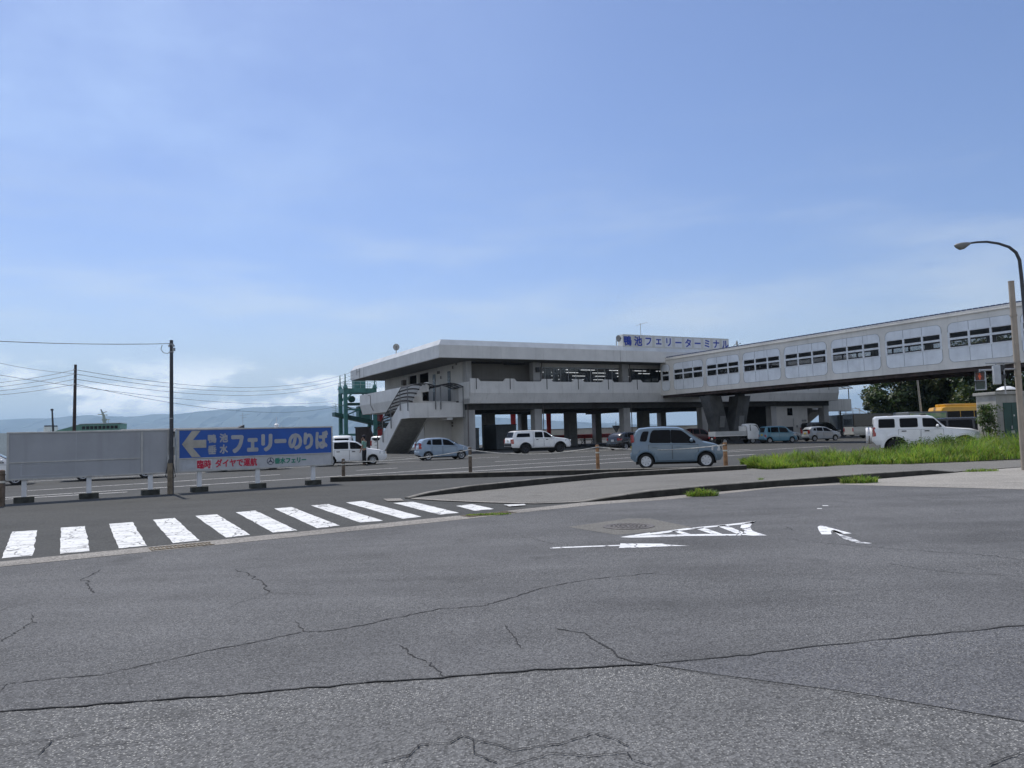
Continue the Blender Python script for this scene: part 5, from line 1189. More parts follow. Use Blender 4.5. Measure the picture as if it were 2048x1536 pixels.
mb = MB(); mb.box((.12, -.015, .8), (w-.12, .0, 2.28)); mb.build('printed_side', m, root)
for x in (.7, w-.8):
    for side in (0, 1): add_wheel(root, x, .16 if side == 0 else 2.04, .38, .22, 'steel', 1 if side else -1)
# car transporter far right, dark body with white rails
p0 = atY(1676, 850, 105.0); root = empty('cargo_truck', (p0.x, 105.0, 0), R(6), 'dark grey cargo truck with white roof railing beside the terminal', 'truck')
mb = MB(); mb.bbox((0, 0, .9), (5.4, 2.4, 2.95), .06); mb.build('cargo_box', paint('slate_truck_paint', (.06, .075, .085), .5), root)
mb = MB(); mb.bbox((5.5, .05, .6), (7.4, 2.35, 2.75), .18); o = mb.build('cab', paint('grey_truck_paint', (.22, .24, .25), .5), root, smooth=40)
mb = MB(); mb.box((5.8, .035, 1.6), (6.9, .06, 2.4)); mb.build('window', GLASS, o)
mb = MB()
for x in (.3, 1.3, 2.3, 3.3): mb.tube([(x, .1, 2.9), (x, .1, 3.75)], .04, 6)
for z in (3.15, 3.45, 3.75): mb.tube([(.3, .1, z), (3.4, .1, z)], .035, 6)
mb.tube([(2.6, .1, 3.9), (4.4, .1, 3.0)], .05, 6); mb.build('railing', WHITEP, root)
for x in (.9, 2.0, 6.4):
    for side in (0, 1): add_wheel(root, x, .16 if side == 0 else 2.24, .45, .25, 'steel', 1 if side else -1)
# ================================================================ ROADSIDE BOARDS
A_ = Vector((-14.73, 22.4)); B_ = Vector((-6.5, 27.9)); SD = (B_-A_).normalized(); SR = math.atan2(SD.y, SD.x); SN = Vector((-SD.y, SD.x))
def on_line(px):
    """distance along the board line where the sight line through column px crosses it"""
    d = ray(px, 910); k = (A_.x*SD.y - A_.y*SD.x)/(d.x*SD.y - d.y*SD.x); return (Vector((d.x*k, d.y*k))-A_).dot(SD)
def board_root(px, name, label):
    s = on_line(px); p = A_+SD*s; return empty(name, (p.x, p.y, 0), SR, label, 'sign'), s
def legs(root, us):
    for u_ in us:
        mb = MB(); mb.bbox((u_-.065, .06, .16), (u_+.065, .19, .70), .008); mb.build('leg', WHITEP, root)
        mb = MB(); mb.bbox((u_-.26, -.02, -.02), (u_+.26, .27, .17), .02); mb.build('foot_block', mat('mossy_footing', (.05, .052, .045), .95, var=.3, vscale=5, bump=.4), root)
Z0, Z1 = .66, 2.07
# blank board
r1, s1 = board_root(13, 'blank_sign', 'blank faded grey signboard on white legs left of the dark pole')
wb = on_line(339)-s1
mb = MB(); mb.box((.06, .02, Z0+.05), (wb-.06, .24, Z1-.05)); mb.build('face', GREYB, r1)
fr = MB()
for a, b in (((0, 0, Z0), (wb, .26, Z0+.05)), ((0, 0, Z1-.05), (wb, .26, Z1)), ((0, 0, Z0+.051), (.06, .26, Z1-.051)), ((wb-.06, 0, Z0+.051), (wb, .26, Z1-.051))): fr.bbox(a, b, .006)
FRAME = mat('aluminium_sign_frame', (.42, .42, .41), .4, metal=.4, var=.1)
fr.build('frame', FRAME, r1)
u1 = on_line(284)-s1; mb = MB(); mb.box((u1-.03, .0, Z0+.051), (u1+.03, .018, Z1-.051)); mb.box((.061, .0, Z0+.50), (u1-.031, .018, Z0+.535)); mb.build('divider', FRAME, r1)
mb = MB(); u2 = on_line(42)-s1; u3 = on_line(128)-s1
for a, b in (((u2, .012, Z0+.46), (u3, .0195, Z0+.475)), ((u2, .012, Z0+.12), (u3, .0195, Z0+.135)), ((u2, .012, Z0+.136), (u2+.015, .0195, Z0+.459))): mb.box(a, b)
um = on_line(152)-s1; mb.box((um, .014, Z0+.06), (um+.008, .0195, Z0+.49)); mb.box((um, .014, Z0+.54), (um+.008, .0195, Z1-.06)); mb.build('panel_outline', mat('pale_outline', (.45, .47, .50), .6), r1)
legs(r1, [on_line(p)-s1 for p in (49, 179, 302)])
# blue board
r2, s2 = board_root(353.5, 'direction_sign', 'blue and white signboard with a big left arrow right of the dark pole'); w2 = on_line(666)-s2
mb = MB(); mb.box((.08, .02, Z0+.46), (w2-.05, .24, Z1-.05)); fb = mb.build('blue_face', BLUE, r2)
mb = MB(); mb.box((.08, .02, Z0+.05), (w2-.05, .24, Z0+.42)); fw_ = mb.build('white_face', mat('faded_white_board', (.46, .47, .49), .5, var=.05, streak=.12), r2)
fr = MB()
for a, b in (((0, 0, Z0), (w2, .26, Z0+.05)), ((0, 0, Z1-.05), (w2, .26, Z1)), ((0, 0, Z0+.051), (.08, .26, Z1-.051)), ((w2-.05, 0, Z0+.051), (w2, .26, Z1-.051)), ((.081, .0, Z0+.42), (w2-.051, .25, Z0+.46))): fr.bbox(a, b, .006)
fr.build('frame', FRAME, r2); legs(r2, [on_line(p)-s2 for p in (400, 517, 628)])
def U(cx): return on_line(340+cx/4.876)-s2         # column of the enlarged view of the sign
HB = Z1-.05-(Z0+.46); zc = (Z1-.05+Z0+.46)/2
# arrow
xa, xb = U(118), U(355); mid = U(225); ar = [(xa, zc), (U(215), zc+.43), (U(300), zc+.43), (mid, zc+.13), (xb, zc+.13), (xb, zc-.13), (mid, zc-.13), (U(300), zc-.43), (U(215), zc-.43)]
mb = MB(); mb.prism(ar, 'y', .008, .0195); mb.build('arrow', mat('faded_cream_arrow', (.40, .38, .33), .5), r2)
cx = (U(370)+U(455))/2; cx2 = (U(485)+U(567))/2; RX = (R(90), 0, 0)
specs = []
for ch, x0, x1, zz, hh, bo in (('鴨', 370, 455, .16, .29, .011), ('池', 485, 567, .174, .30, .011), ('垂', 370, 455, -.205, .30, .011), ('水', 485, 567, -.196, .31, .011), ('フ', 598, 722, -.043, .61, .040), ('ェ', 752, 863, -.086, .47, .040), ('リ', 892, 1002, -.026, .60, .040),
                          ('ー', 1020, 1138, .015, .15, .040), ('の', 1155, 1292, -.015, .58, .036), ('り', 1305, 1400, -.01, .60, .036), ('ば', 1420, 1545, .02, .65, .034)):
    specs.append((ch, .8, ((U(x0)+U(x1))/2, .016, zc+zz), RX, bo, 1.0, U(x1)-U(x0), hh))
merge_text('lettering', specs, SILV, fb)
zl = Z0+.235
mb = MB(); mb.box((U(262), .015, zl-.165), (U(410), .0195, zl+.165)); mb.build('notice_panel', mat('white_notice', (.58, .58, .59), .5, var=.03), fw_)
merge_text('lettering', [('臨時', .30, ((U(264)+U(402))/2, .011, zl), RX, .009, 1, U(402)-U(264), .29), ('ダイヤで運航', .29, ((U(442)+U(850))/2, .016, zl+.01), RX, .009, 1, U(850)-U(442), .28)], REDT, fw_)
merge_text('lettering', [('垂水フェリー', .23, ((U(1022)+U(1330))/2, .016, zl+.01), RX, .010, 1, U(1330)-U(1022), .21)], GREENT, fw_)
mb = MB(); um = (U(950)+U(1012))/2; n = 24; rr = .115
mb.tube([(um+rr*math.cos(2*math.pi*k/n), .016, zl+.01+rr*math.sin(2*math.pi*k/n)) for k in range(n+1)], .009, 5, cap=False)
for a in (90, 210, 330): mb.tube([(um, .016, zl+.01), (um+rr*math.cos(R(a)), .016, zl+.01+rr*math.sin(R(a)))], .012, 5)
mb.tube([(um-.06, .016, zl-.02), (um, .016, zl+.05), (um+.06, .016, zl-.02)], .010, 5); mb.build('emblem', NAVY, fw_)
mb = MB(); mb.box((U(112), .014, zl-.15), (U(250), .0195, zl+.15)); mb.build('blank_patch', mat('covered_patch', (.42, .44, .47), .5), fw_)
# dark pole between the boards
q = A_+SD*on_line(346.3); e = empty('utility_pole', (q.x, q.y-.12, 0), 0, 'dark pole standing in the gap between the blank board and the blue board', 'pole')
mb = MB(); mb.tube([(0, 0, 0), (0, 0, 4.95)], [.068, .052], 14); mb.build('shaft', POSTD, e, smooth=40)
mb = MB(); mb.bbox((-.085, -.115, -.05), (.075, -.055, .98), .008); mb.build('timber_brace', WOOD, e)
mb = MB()
for z in (4.80, 4.55, 2.4, .95): mb.lathe([(.058+.004, z), (.072, z), (.072, z+.03), (.062, z+.03)], n=14)
mb.box((-.09, -.04, 4.74), (.09, .04, 4.79)); mb.box((.05, -.04, 4.6), (.11, .04, 4.7)); mb.box((-.13, -.03, 1.0), (-.06, .04, 1.22)); mb.box((.07, -.03, 1.5), (.12, .03, 1.8)); mb.build('clamp', STEEL, e)
mb = MB(); mb.tube([(-.30, 0, 4.80), (-.34, 0, 4.66), (-.26, 0, 4.55), (-.12, 0, 4.52), (-.06, 0, 4.58)], .010, 6); mb.tube([(-.06, -.06, 1.1), (-.16, -.07, .55), (-.1, -.08, .5), (0, -.08, .6)], .012, 6); mb.tube([(.06, -.06, 1.1), (.16, -.07, .55), (.1, -.08, .5), (0, -.08, .6)], .012, 6); mb.build('loose_cable', WIRE, e)
poletop = Vector((q.x, q.y-.12, 4.84))
def catenary(name, a, b, sag, r, label, group=None, n=18, m=WIRE, cat='cable'):
    a, b = Vector(a), Vector(b); pts = [a.lerp(b, t/n) - Vector((0, 0, sag*4*(t/n)*(1-t/n))) for t in range(n+1)]
    mb = MB(); mb.tube(pts, r, 6); return tag(mb.build(name, m, None, smooth=60), label, cat, group)
l_ = atY(-200, 670, 20.0); catenary('overhead_cable', poletop, l_, .10, .010, 'single black cable running left from the top of the near dark pole', None)
e2 = atY(148, 862, 45.0); pole2 = empty('utility_pole', (e2.x, 45.0, 0), 0, 'tall brown timber pole standing behind the blank grey board', 'pole')
mb = MB(); mb.tube([(-.02, 0, 0), (.06, 0, 6.45)], [.115, .075], 12); mb.build('shaft', mat('creosoted_timber', (.06, .045, .04), .85, var=.2, vscale=4), pole2, smooth=40)
mb = MB()
for z in (5.3, 5.6, 5.9, 6.15): mb.cbox((.05, -.08, z), (.07, .1, .08))
for k in range(6): mb.tube([(-.1 if k % 2 else .18, 0, 2.3+k*.3), (.03, 0, 2.3+k*.3)], .012, 5)
mb.build('insulator', STEEL, pole2)
fixed = [(5.9, 90, 745), (5.6, 90, 755), (5.3, 90, 763)]
for k, (z, y2, yl) in enumerate(((6.15, 742, 752), (5.9, 753, 760), (5.6, 760, 766), (5.3, 796, 772))):
    a = Vector((e2.x+.05, 45.0, z))
    lab = ['topmost', 'second highest', 'third highest', 'lowest'][k]
    b = bw(-.05, 27.5, 10.2-.45*k) if k < 3 else atY(700, 806, 110.0)
    catenary('overhead_cable', a, b, 1.5, .014, lab+' thin cable running right from the timber pole', 'cables strung from the timber pole')
    catenary('overhead_cable', a, atY(-160, yl+22, 40.0), .25, .010, lab+' thin cable running left from the timber pole', 'cables strung from the timber pole')
catenary('overhead_cable', atY(-60, 712, 38.0), atY(150, 747, 44.6), .15, .009, 'thin cable crossing the sky at the left edge above the timber pole cables', None)
catenary('overhead_cable', atY(-60, 741, 40.0), atY(668, 802, 112.0), 1.0, .013, 'long thin cable sloping down from the left edge to the teal gantry', None)
p = atY(107, 860, 60.0); e = empty('slanted_post', (p.x, 60.0, 0), 0, 'thin dark leaning post behind the blank board left of the timber pole', 'post')
mb = MB(); mb.tube([(.15, 0, 0), (-.12, 0, 4.55)], [.10, .06], 8); mb.build('shaft', POSTD, e); mb = MB(); mb.cbox((-.13, 0, 4.6), (.16, .12, .14)); mb.build('cap', POSTD, e)

# ================================================================ BOLLARDS AND ROPE
ORG = mat('faded_orange_post', (.36, .19, .09), .8, var=.25, vscale=6, streak=.4); BRN = mat('weathered_brown_post', (.15, .115, .085), .9, var=.3, vscale=6, streak=.5); RBAND = mat('white_reflective_band', (.6, .58, .5), .5)
bol = [((3, 1013), .98, .085, BRN, 'weathered brown post at the left edge beside the blank board'), ((687, 952), .72, .078, BRN, 'weathered brown post standing right of the blue board'), ((941, 945.5), 1.06, .078, BRN, 'weathered brown post before the light blue hatchback'),
       ((1196, 938.5), 1.02, .078, ORG, 'orange post with a white band left of the blue grey small car'), ((1452, 936), 1.00, .085, ORG, 'bright orange post touching the front of the blue grey small car')]
tops = []
for (px, py), hgt, r, m, lab in bol:
    g = gp(px, py); e = empty('bollard', (g[0], g[1], 0), 0, lab, 'bollard', 'posts along the waiting lot edge')
    mb = MB(); mb.tube([(0, 0, 0), (0, 0, hgt)], [r, r*.94], 14); mb.build('post', m, e, smooth=40)
    mb = MB(); mb.lathe([(r*.98, hgt*.66), (r*1.06, hgt*.66), (r*1.06, hgt*.72), (r*.97, hgt*.72)], n=14); mb.build('band', RBAND, e, smooth=40)
    mb = MB(); mb.ball((0, 0, hgt), (r*.95, r*.95, r*.4), 12, 6); mb.lathe([(r, hgt-.12), (r*1.08, hgt-.12), (r*1.08, hgt-.09), (r, hgt-.09)], n=14); mb.build('cap', mat('rusty_cap', (.10, .07, .05), .85, var=.3, vscale=9), e, smooth=40)
    tops.append(Vector((g[0], g[1]-.09, hgt-.08)))
for i, lab, sag in ((1, 'white rope sagging between the brown post by the blue board and the next brown post', .16), (2, 'white rope sagging between the second brown post and the orange post', .24), (3, 'white rope sagging between the two orange posts across the blue grey car', .16)):
    catenary('rope', tops[i], tops[i+1], sag, .016, lab, 'ropes between the posts', m=ROPE, cat='rope')

# ================================================================ OFFICER
def skin(name, pts, edges, m, parent, sub=2, root=0):
    bm = bmesh.new(); lay = bm.verts.layers.skin.verify(); vs = []
    for i, (co, r) in enumerate(pts):
        v = bm.verts.new(co); v[lay].radius = (r, r) if isinstance(r, (int, float)) else r; v[lay].use_root = (i == root); vs.append(v)
    for a, b in edges: bm.edges.new((vs[a], vs[b]))
    me = bpy.data.meshes.new(name); bm.to_mesh(me); bm.free(); o = bpy.data.objects.new(name, me); col.objects.link(o)
    mo = o.modifiers.new('skin', 'SKIN'); mo.use_smooth_shade = True; mo.branch_smoothing = .3; su = o.modifiers.new('sub', 'SUBSURF'); su.levels = sub; su.render_levels = sub
    dg = bpy.context.evaluated_depsgraph_get(); dg.update(); me2 = bpy.data.meshes.new_from_object(o.evaluated_get(dg)); bpy.data.objects.remove(o); bpy.data.meshes.remove(me)
    me2.materials.clear(); me2.materials.append(m); me2.name = name; o = bpy.data.objects.new(name, me2); col.objects.link(o); o.parent = parent; return o
SKIN = mat('skin', (.36, .21, .14), .6, var=.08, vscale=20); SHIRT = mat('pale_green_shirt', (.20, .36, .29), .8, var=.1, vscale=9, bump=.2, bscale=30); TROU = mat('black_trousers', (.012, .012, .015), .8, var=.1, bump=.2, bscale=30)
g = gp(729, 930.5); off = empty('person', (g[0], g[1], 0), R(72), 'officer in pale green shirt, black trousers and dark cap raising a hand to the face', 'person')
# faces +y locally
P = [((0, 0, .93), (.15, .11)), ((0, -.01, 1.10), (.135, .095)), ((0, -.02, 1.28), (.155, .105)), ((0, -.01, 1.42), (.12, .085)), ((0, .0, 1.50), .052), ((0, .02, 1.575), .062), ((0, .025, 1.66), (.078, .092)), ((0, .015, 1.735), (.070, .082)),
     ((-.10, 0, .88), .095), ((-.105, .015, .50), .060), ((-.11, -.02, .10), .042), ((-.115, .11, .035), .035),
     ((.10, 0, .88), .095), ((.105, .02, .50), .060), ((.12, -.01, .10), .042), ((.13, .12, .035), .035),
     ((-.185, -.01, 1.41), .058), ((-.235, -.01, 1.16), .044), ((-.235, .10, .93), .033), ((-.235, .12, .87), .030),
     ((.185, .0, 1.41), .058), ((.26, .16, 1.22), .044), ((.16, .24, 1.44), .032), ((.13, .235, 1.51), .030)]
E_ = [(0, 1), (1, 2), (2, 3), (3, 4), (4, 5), (5, 6), (6, 7), (0, 8), (8, 9), (9, 10), (10, 11), (0, 12), (12, 13), (13, 14), (14, 15), (3, 16), (16, 17), (17, 18), (18, 19), (3, 20), (20, 21), (21, 22), (22, 23)]
for base, dirs in (((-.235, .12, .87), (0, .35, -.94)), ((.13, .235, 1.51), (-.3, -.1, .95))):
    d = Vector(dirs).normalized(); sd_ = Vector((0, 1, .3)).cross(d).normalized(); bi = 19 if base[0] < 0 else 23
    for k, ln in enumerate((.070, .082, .078, .060)):
        o_ = Vector(base)+d*.03+sd_*(.017*(k-1.5)); i0 = len(P); P.append((tuple(o_+d*.02), .0095)); P.append((tuple(o_+d*(.02+ln*.55)+Vector((0, .006, 0))), .0085)); P.append((tuple(o_+d*(.02+ln)+Vector((0, .002, -.004))), .007)); E_ += [(bi, i0), (i0, i0+1), (i0+1, i0+2)]
    o_ = Vector(base)+sd_*.03; i0 = len(P); P.append((tuple(o_+d*.01+sd_*.01), .010)); P.append((tuple(o_+d*.05+sd_*.02), .008)); E_ += [(bi, i0), (i0, i0+1)]
P += [((0, .115, 1.625), .016)]; E_ += [(6, len(P)-1)]
skin('body', P, E_, SKIN, off)
skin('shirt', [((0, 0, .96), (.165, .12)), ((0, -.01, 1.12), (.155, .112)), ((0, -.02, 1.29), (.175, .122)), ((0, -.01, 1.42), (.135, .10)), ((0, 0, 1.475), .066), ((-.19, -.01, 1.42), .074), ((-.228, -.01, 1.20), .066), ((.19, .0, 1.42), .074), ((.252, .13, 1.255), .064)],
     [(0, 1), (1, 2), (2, 3), (3, 4), (3, 5), (5, 6), (3, 7), (7, 8)], SHIRT, off)
skin('trousers', [((0, 0, .99), (.158, .118)), ((0, 0, .90), (.162, .122)), ((-.10, 0, .82), .102), ((-.107, .015, .50), .080), ((-.112, -.01, .075), .068), ((.10, 0, .82), .102), ((.108, .02, .50), .080), ((.122, -.0, .075), .068)], [(0, 1), (1, 2), (2, 3), (3, 4), (1, 5), (5, 6), (6, 7)], TROU, off)
mb = MB()
for x in (-.115, .128): mb.ball((x, .06, .045), (.05, .145, .05), 12, 8)
mb.build('shoes', TRIM, off, smooth=60)
mb = MB(); mb.lathe([(.098, 1.705), (.102, 1.75), (.128, 1.785), (.125, 1.81), (.06, 1.825), (0, 1.825)], (0, .02, 0), 20); mb.add([(-.085, .09, 1.715), (.085, .09, 1.715), (.06, .175, 1.695), (-.06, .175, 1.695), (-.085, .09, 1.705), (.085, .09, 1.705), (.06, .175, 1.685), (-.06, .175, 1.685)], [(0, 1, 2, 3), (4, 7, 6, 5), (0, 3, 7, 4), (1, 5, 6, 2), (2, 6, 7, 3)]); mb.build('cap', mat('navy_cap', (.012, .014, .03), .7), off, smooth=40)
mb = MB(); mb.ball((0, -.01, 1.665), (.082, .085, .075), 12, 8); mb.build('hair', mat('black_hair', (.012, .01, .009), .7), off, smooth=60)
mb = MB()
for x in (-.03, .03): mb.ball((x, .104, 1.672), (.013, .007, .009), 8, 6)
mb.build('eyes', TRIM, off); mb = MB(); mb.ball((0, .106, 1.592), (.024, .008, .007), 8, 6); mb.build('mouth', mat('lips', (.30, .12, .10), .6), off)
mb = MB()
for x in (-.08, .08): mb.ball((x, .02, 1.65), (.012, .024, .034), 8, 6)
mb.build('ears', SKIN, off, smooth=60)

# ================================================================ PLANTS
LEAFS = [mat('grass_fresh', (.145, .245, .045), .55, var=.25, vscale=.9, transl=.45), mat('grass_yellowing', (.24, .27, .08), .6, var=.25, vscale=.9, transl=.45), mat('grass_deep', (.06, .11, .02), .6, var=.25, vscale=.9, transl=.40), mat('grass_dry', (.26, .22, .12), .7, var=.2, vscale=.9, transl=.3)]
def blade(mb, x, y, z, h, rnd, w=.011, lean=.5, az=None, mi=None):
    az = rnd.uniform(0, 6.283) if az is None else az; dx, dy = math.cos(az), math.sin(az); ax_ = rnd.uniform(0, 6.283); wx, wy = math.cos(ax_)*w, math.sin(ax_)*w
    ln = lean*rnd.uniform(.2, 1.3); pts = []
    for f in (0, .45, .8, 1.0):
        o = ln*h*f*f; zz = z + h*(f-.28*ln*f*f); pts.append((x+dx*o, y+dy*o, zz))
    ww = (1.0, .95, .6, .0); vs = []
    for p_, k in zip(pts[:3], ww): vs += [(p_[0]-wx*k, p_[1]-wy*k, p_[2]), (p_[0]+wx*k, p_[1]+wy*k, p_[2])]
    vs.append(pts[3]); mb.m = mi if mi is not None else rnd.choices((0, 1, 2, 3), (5, 3, 2.6, .5))[0]
    mb.add(vs, [(0, 1, 3, 2), (2, 3, 5, 4), (4, 5, 6)])
front = [gp(*p, .12) for p in ((1497, 936), (1534, 940), (1620, 936), (1702, 931), (1860, 925), (2048, 917), (2200, 910))]
hts = [.20, .38, .41, .43, .47, .68, .85]; dep = [1.0, 2.0, 2.8, 3.2, 3.6, 4.2, 4.5]
vb = [(p[0], p[1]+d) for p, d in zip(front, dep)]
mb = MB()
for i in range(len(front)-1): mb.add([(*front[i], .11), (*front[i+1], .11), (*vb[i+1], .08), (*vb[i], .08)], [(0, 1, 2, 3)])
tag(mb.build('verge', mat('dark_soil', (.035, .03, .02), .95, var=.3, vscale=3)), kind='structure')
rnd = random.Random(21); mb = MB(); NB = 38000
clump = [(rnd.uniform(0, 6), rnd.random(), rnd.uniform(.6, 1.4), rnd.uniform(0, 6.28)) for _ in range(230)]
for _ in range(NB):
    if rnd.random() < .75:
        c0, v_, hk, az = rnd.choice(clump); u_ = c0+rnd.gauss(0, .035); v_ = v_+rnd.gauss(0, .05); hk *= rnd.uniform(.6, 1.2); az += rnd.gauss(0, 1.2)
    else: u_, v_, hk, az = rnd.uniform(0, 6), rnd.random()**1.4, rnd.uniform(.6, 1.1), rnd.uniform(0, 6.28)
    if not (0 <= u_ < 5.999): continue
    v_ = min(max(v_, -.02), 1); i = int(u_); f = u_-i
    x = (front[i][0]*(1-f)+front[i+1][0]*f)*(1-v_)+(vb[i][0]*(1-f)+vb[i+1][0]*f)*v_; y = (front[i][1]*(1-f)+front[i+1][1]*f)*(1-v_)+(vb[i][1]*(1-f)+vb[i+1][1]*f)*v_
    h_ = (hts[i]*(1-f)+hts[i+1]*f)*hk*(.55+.5*min(1, v_*3.0))
    if v_ < .12 and rnd.random() < .5: az = -1.57+rnd.gauss(0, .9)
    blade(mb, x, y, .1, h_, rnd, w=rnd.uniform(.006, .013), lean=.6, az=az)
tag(mb.build('tall_grass', LEAFS, recalc=False), 'tall bright green grass growing along the verge behind the pavement', 'grass', kind='stuff')
def tuft(px, py, rx, ry, n, h, label, z=.012, name='weed_tuft'):
    g = gp(px, py, z); rnd = random.Random(int(px)); mb = MB()
    for _ in range(n):
        a = rnd.uniform(0, 6.283); r_ = math.sqrt(rnd.random()); x, y = rx*r_*math.cos(a), ry*r_*math.sin(a)
        blade(mb, x, y, 0, h*rnd.uniform(.45, 1.15)*(1.1-.5*r_), rnd, w=rnd.uniform(.005, .010), lean=.9)
    o = mb.build(name, LEAFS, recalc=False); o.location = (g[0], g[1], z); return tag(o, label, 'weeds', 'weeds in the gutter')
tuft(1405, 992, .38, .14, 420, .24, 'green weed tuft growing from the gutter below the left half of the near kerb')
tuft(1718, 966, .50, .16, 480, .30, 'taller green weed tuft growing from the gutter below the right half of the near kerb')
tuft(1962, 943, .55, .15, 300, .14, 'low weed tuft at the far right where the near kerb drops away')
tuft(977, 1029.5, .45, .09, 420, .05, 'flat mossy weeds filling the drain grate by the last crosswalk stripe', .02)
tuft(1522, 961.5, .07, .05, 40, .14, 'tiny weed sprouting from the pavement before the tall grass', .14)
def crown_mesh(name, clumps, per, size, rnd, m, parent, up_bias=.35):
    mb = MB()
    for cx, cy, cz, cr in clumps:
        tone = rnd.choices(range(len(m)), (5, 4, 2)[:len(m)])[0]
        for _ in range(per):
            d = Vector((rnd.gauss(0, 1), rnd.gauss(0, 1), rnd.gauss(0, 1)+.3)).normalized(); r_ = cr*(.45+.65*rnd.random()**.6)
            c_ = Vector((cx, cy, cz))+Vector((d.x*r_, d.y*r_, d.z*r_*.72)); nrm = (d+Vector((rnd.gauss(0, .5), rnd.gauss(0, .5), rnd.gauss(0, .5)+up_bias))).normalized()
            a = nrm.orthogonal().normalized(); b = nrm.cross(a); th_ = rnd.uniform(0, 6.283); a, b = a*math.cos(th_)+b*math.sin(th_), b*math.cos(th_)-a*math.sin(th_); s_ = size*rnd.uniform(.6, 1.25)
            mb.m = tone if rnd.random() < .7 else rnd.randrange(len(m))
            mb.add([c_-a*s_*.5, c_+b*s_*.26-nrm*s_*.05, c_+a*s_*.6-nrm*s_*.12, c_-b*s_*.26-nrm*s_*.05], [(0, 1, 2, 3)])
    return mb.build(name, m, parent, recalc=False)
TL = [mat('tree_leaf_dark', (.026, .050, .018), .5, var=.25, vscale=.5, transl=.22), mat('tree_leaf_mid', (.048, .080, .022), .5, var=.25, vscale=.5, transl=.25), mat('tree_leaf_olive', (.095, .105, .028), .55, var=.25, vscale=.5, transl=.3)]
BARK = mat('tree_bark', (.06, .05, .04), .95, var=.3, vscale=4, bump=.5)
def tree(px, Y, hgt, rx, ry, label, seed, ncl=70, base=.9, per=105, size=.42):
    rnd = random.Random(seed); p = atY(px, 860, Y); e = empty('tree', (p.x, Y, 0), rnd.uniform(0, 6), label, 'tree', 'trees beyond the footbridge')
    tb = MB(); th_ = hgt*.38; tb.tube([(0, 0, -.1), (.05, .03, th_*.5), (0, .1, th_)], [.36, .27, .22], 10); cl = []
    for k in range(7):
        a = 6.283*k/7+rnd.uniform(-.3, .3); ex = Vector((math.cos(a)*rx*.6, math.sin(a)*ry*.6, hgt*rnd.uniform(.55, .85))); tb.tube([(0, .1, th_*.9), (ex.x*.4, ex.y*.4, th_+(ex.z-th_)*.55), ex], [.15, .10, .04], 7)
    tb.build('trunk', BARK, e, smooth=50)
    for _ in range(ncl):
        u_ = rnd.uniform(-1, 1); a = rnd.uniform(0, 6.283); rr = (1-u_*u_)**.5; k = rnd.uniform(.62, 1.0); zc_ = (base+hgt)/2; hz = (hgt-base)/2
        cl.append((rx*rr*math.cos(a)*k, ry*rr*math.sin(a)*k, zc_+hz*u_*k, rnd.uniform(.7, 1.25)*hgt/9))
    crown_mesh('crown', cl, per, size, rnd, TL, e); return e
tree(1806, 92, 9.9, 4.1, 3.6, 'broad leaved tree at the left end of the row beyond the footbridge', 31, 110)
tree(1868, 95, 10.2, 4.4, 4.2, 'second broad leaved tree from the left, behind the lamp post', 32, 150)
tree(1940, 90, 10.6, 4.4, 4.2, 'third broad leaved tree from the left, behind the yellow bus', 33, 150)
tree(2010, 82, 10.5, 4.4, 4.0, 'broad leaved tree behind the concrete hut at the right edge', 34, 150)
tree(1770, 100, 5.4, 2.3, 2.4, 'small low tree tucked against the left end of the tree row', 35, 50, .3)
# bush over the grass and creeper on the hut
rnd = random.Random(41); e = empty('bush', (0, 0, 0), 0, 'dark leafy low bush rising from the tall grass before the off road car', 'bush'); g = gp(1945, 919, .1); e.location = (g[0]+.2, g[1]+2.6, 0)
mb = MB()
for k in range(5): a = k*1.25; mb.tube([(0, 0, 0), (math.cos(a)*.5, math.sin(a)*.3, .45)], [.02, .01], 5)
mb.build('stem', BARK, e)
crown_mesh('foliage', [(rnd.uniform(-1.5, 1.5), rnd.uniform(-.6, .6), rnd.uniform(.45, .86)-.0, rnd.uniform(.22, .34)) for _ in range(46)], 70, .085, rnd, [mat('bush_leaf', (.05, .085, .022), .5, var=.25, vscale=3, transl=.3), LEAFS[2]], e)

# ================================================================ RIGHT EDGE: HUT, POLE, SIGNALS, LAMPS
HC = mat('hut_concrete', (.34, .33, .30), .85, var=.12, vscale=1.0, streak=.35)
p0 = atY(1997, 870, 35.0); e = empty('concrete_hut', (p0.x, 35.0, 0), R(6), 'small grey concrete hut with green steel door at the right edge', 'hut')
mb = MB(); mb.bbox((0, 0, 0), (6.0, 1.3, 2.72), .02); mb.build('wall', HC, e); mb = MB(); mb.bbox((-.08, -.08, 2.721), (6.1, 1.4, 2.86), .02); mb.build('roof', HC, e)
mb = MB(); mb.box((.32, -.03, .25), (1.13, .0, 2.35)); d = mb.build('door', mat('green_door_paint', (.018, .068, .055), .45, var=.12, streak=.2), e)
mb = MB(); mb.box((.70, -.036, .28), (.715, -.031, 2.32)); mb.build('seam', TRIM, d); mb = MB(); mb.box((.62, -.06, 1.15), (.68, -.031, 1.30)); mb.box((.60, -.05, .95), (.78, -.031, 1.08)); mb.build('handle', STEEL, d); mb = MB(); mb.box((.78, -.038, 1.72), (.84, -.031, 1.80)); mb.build('plate', PLATEW, d)
mb = MB()
for z in (.9, 1.8): mb.box((-.004, -.004, z), (.30, -.001, z+.015)); mb.box((1.15, -.004, z), (5.9, -.001, z+.015))
mb.build('wall_joint', mat('panel_shadow_gap', 0), e)
p = atY(2018, 780, 36.0); v = empty('roof_vent', (p.x, 36.2, 2.86), 0, 'white dome shaped vent on the roof of the concrete hut', 'vent')
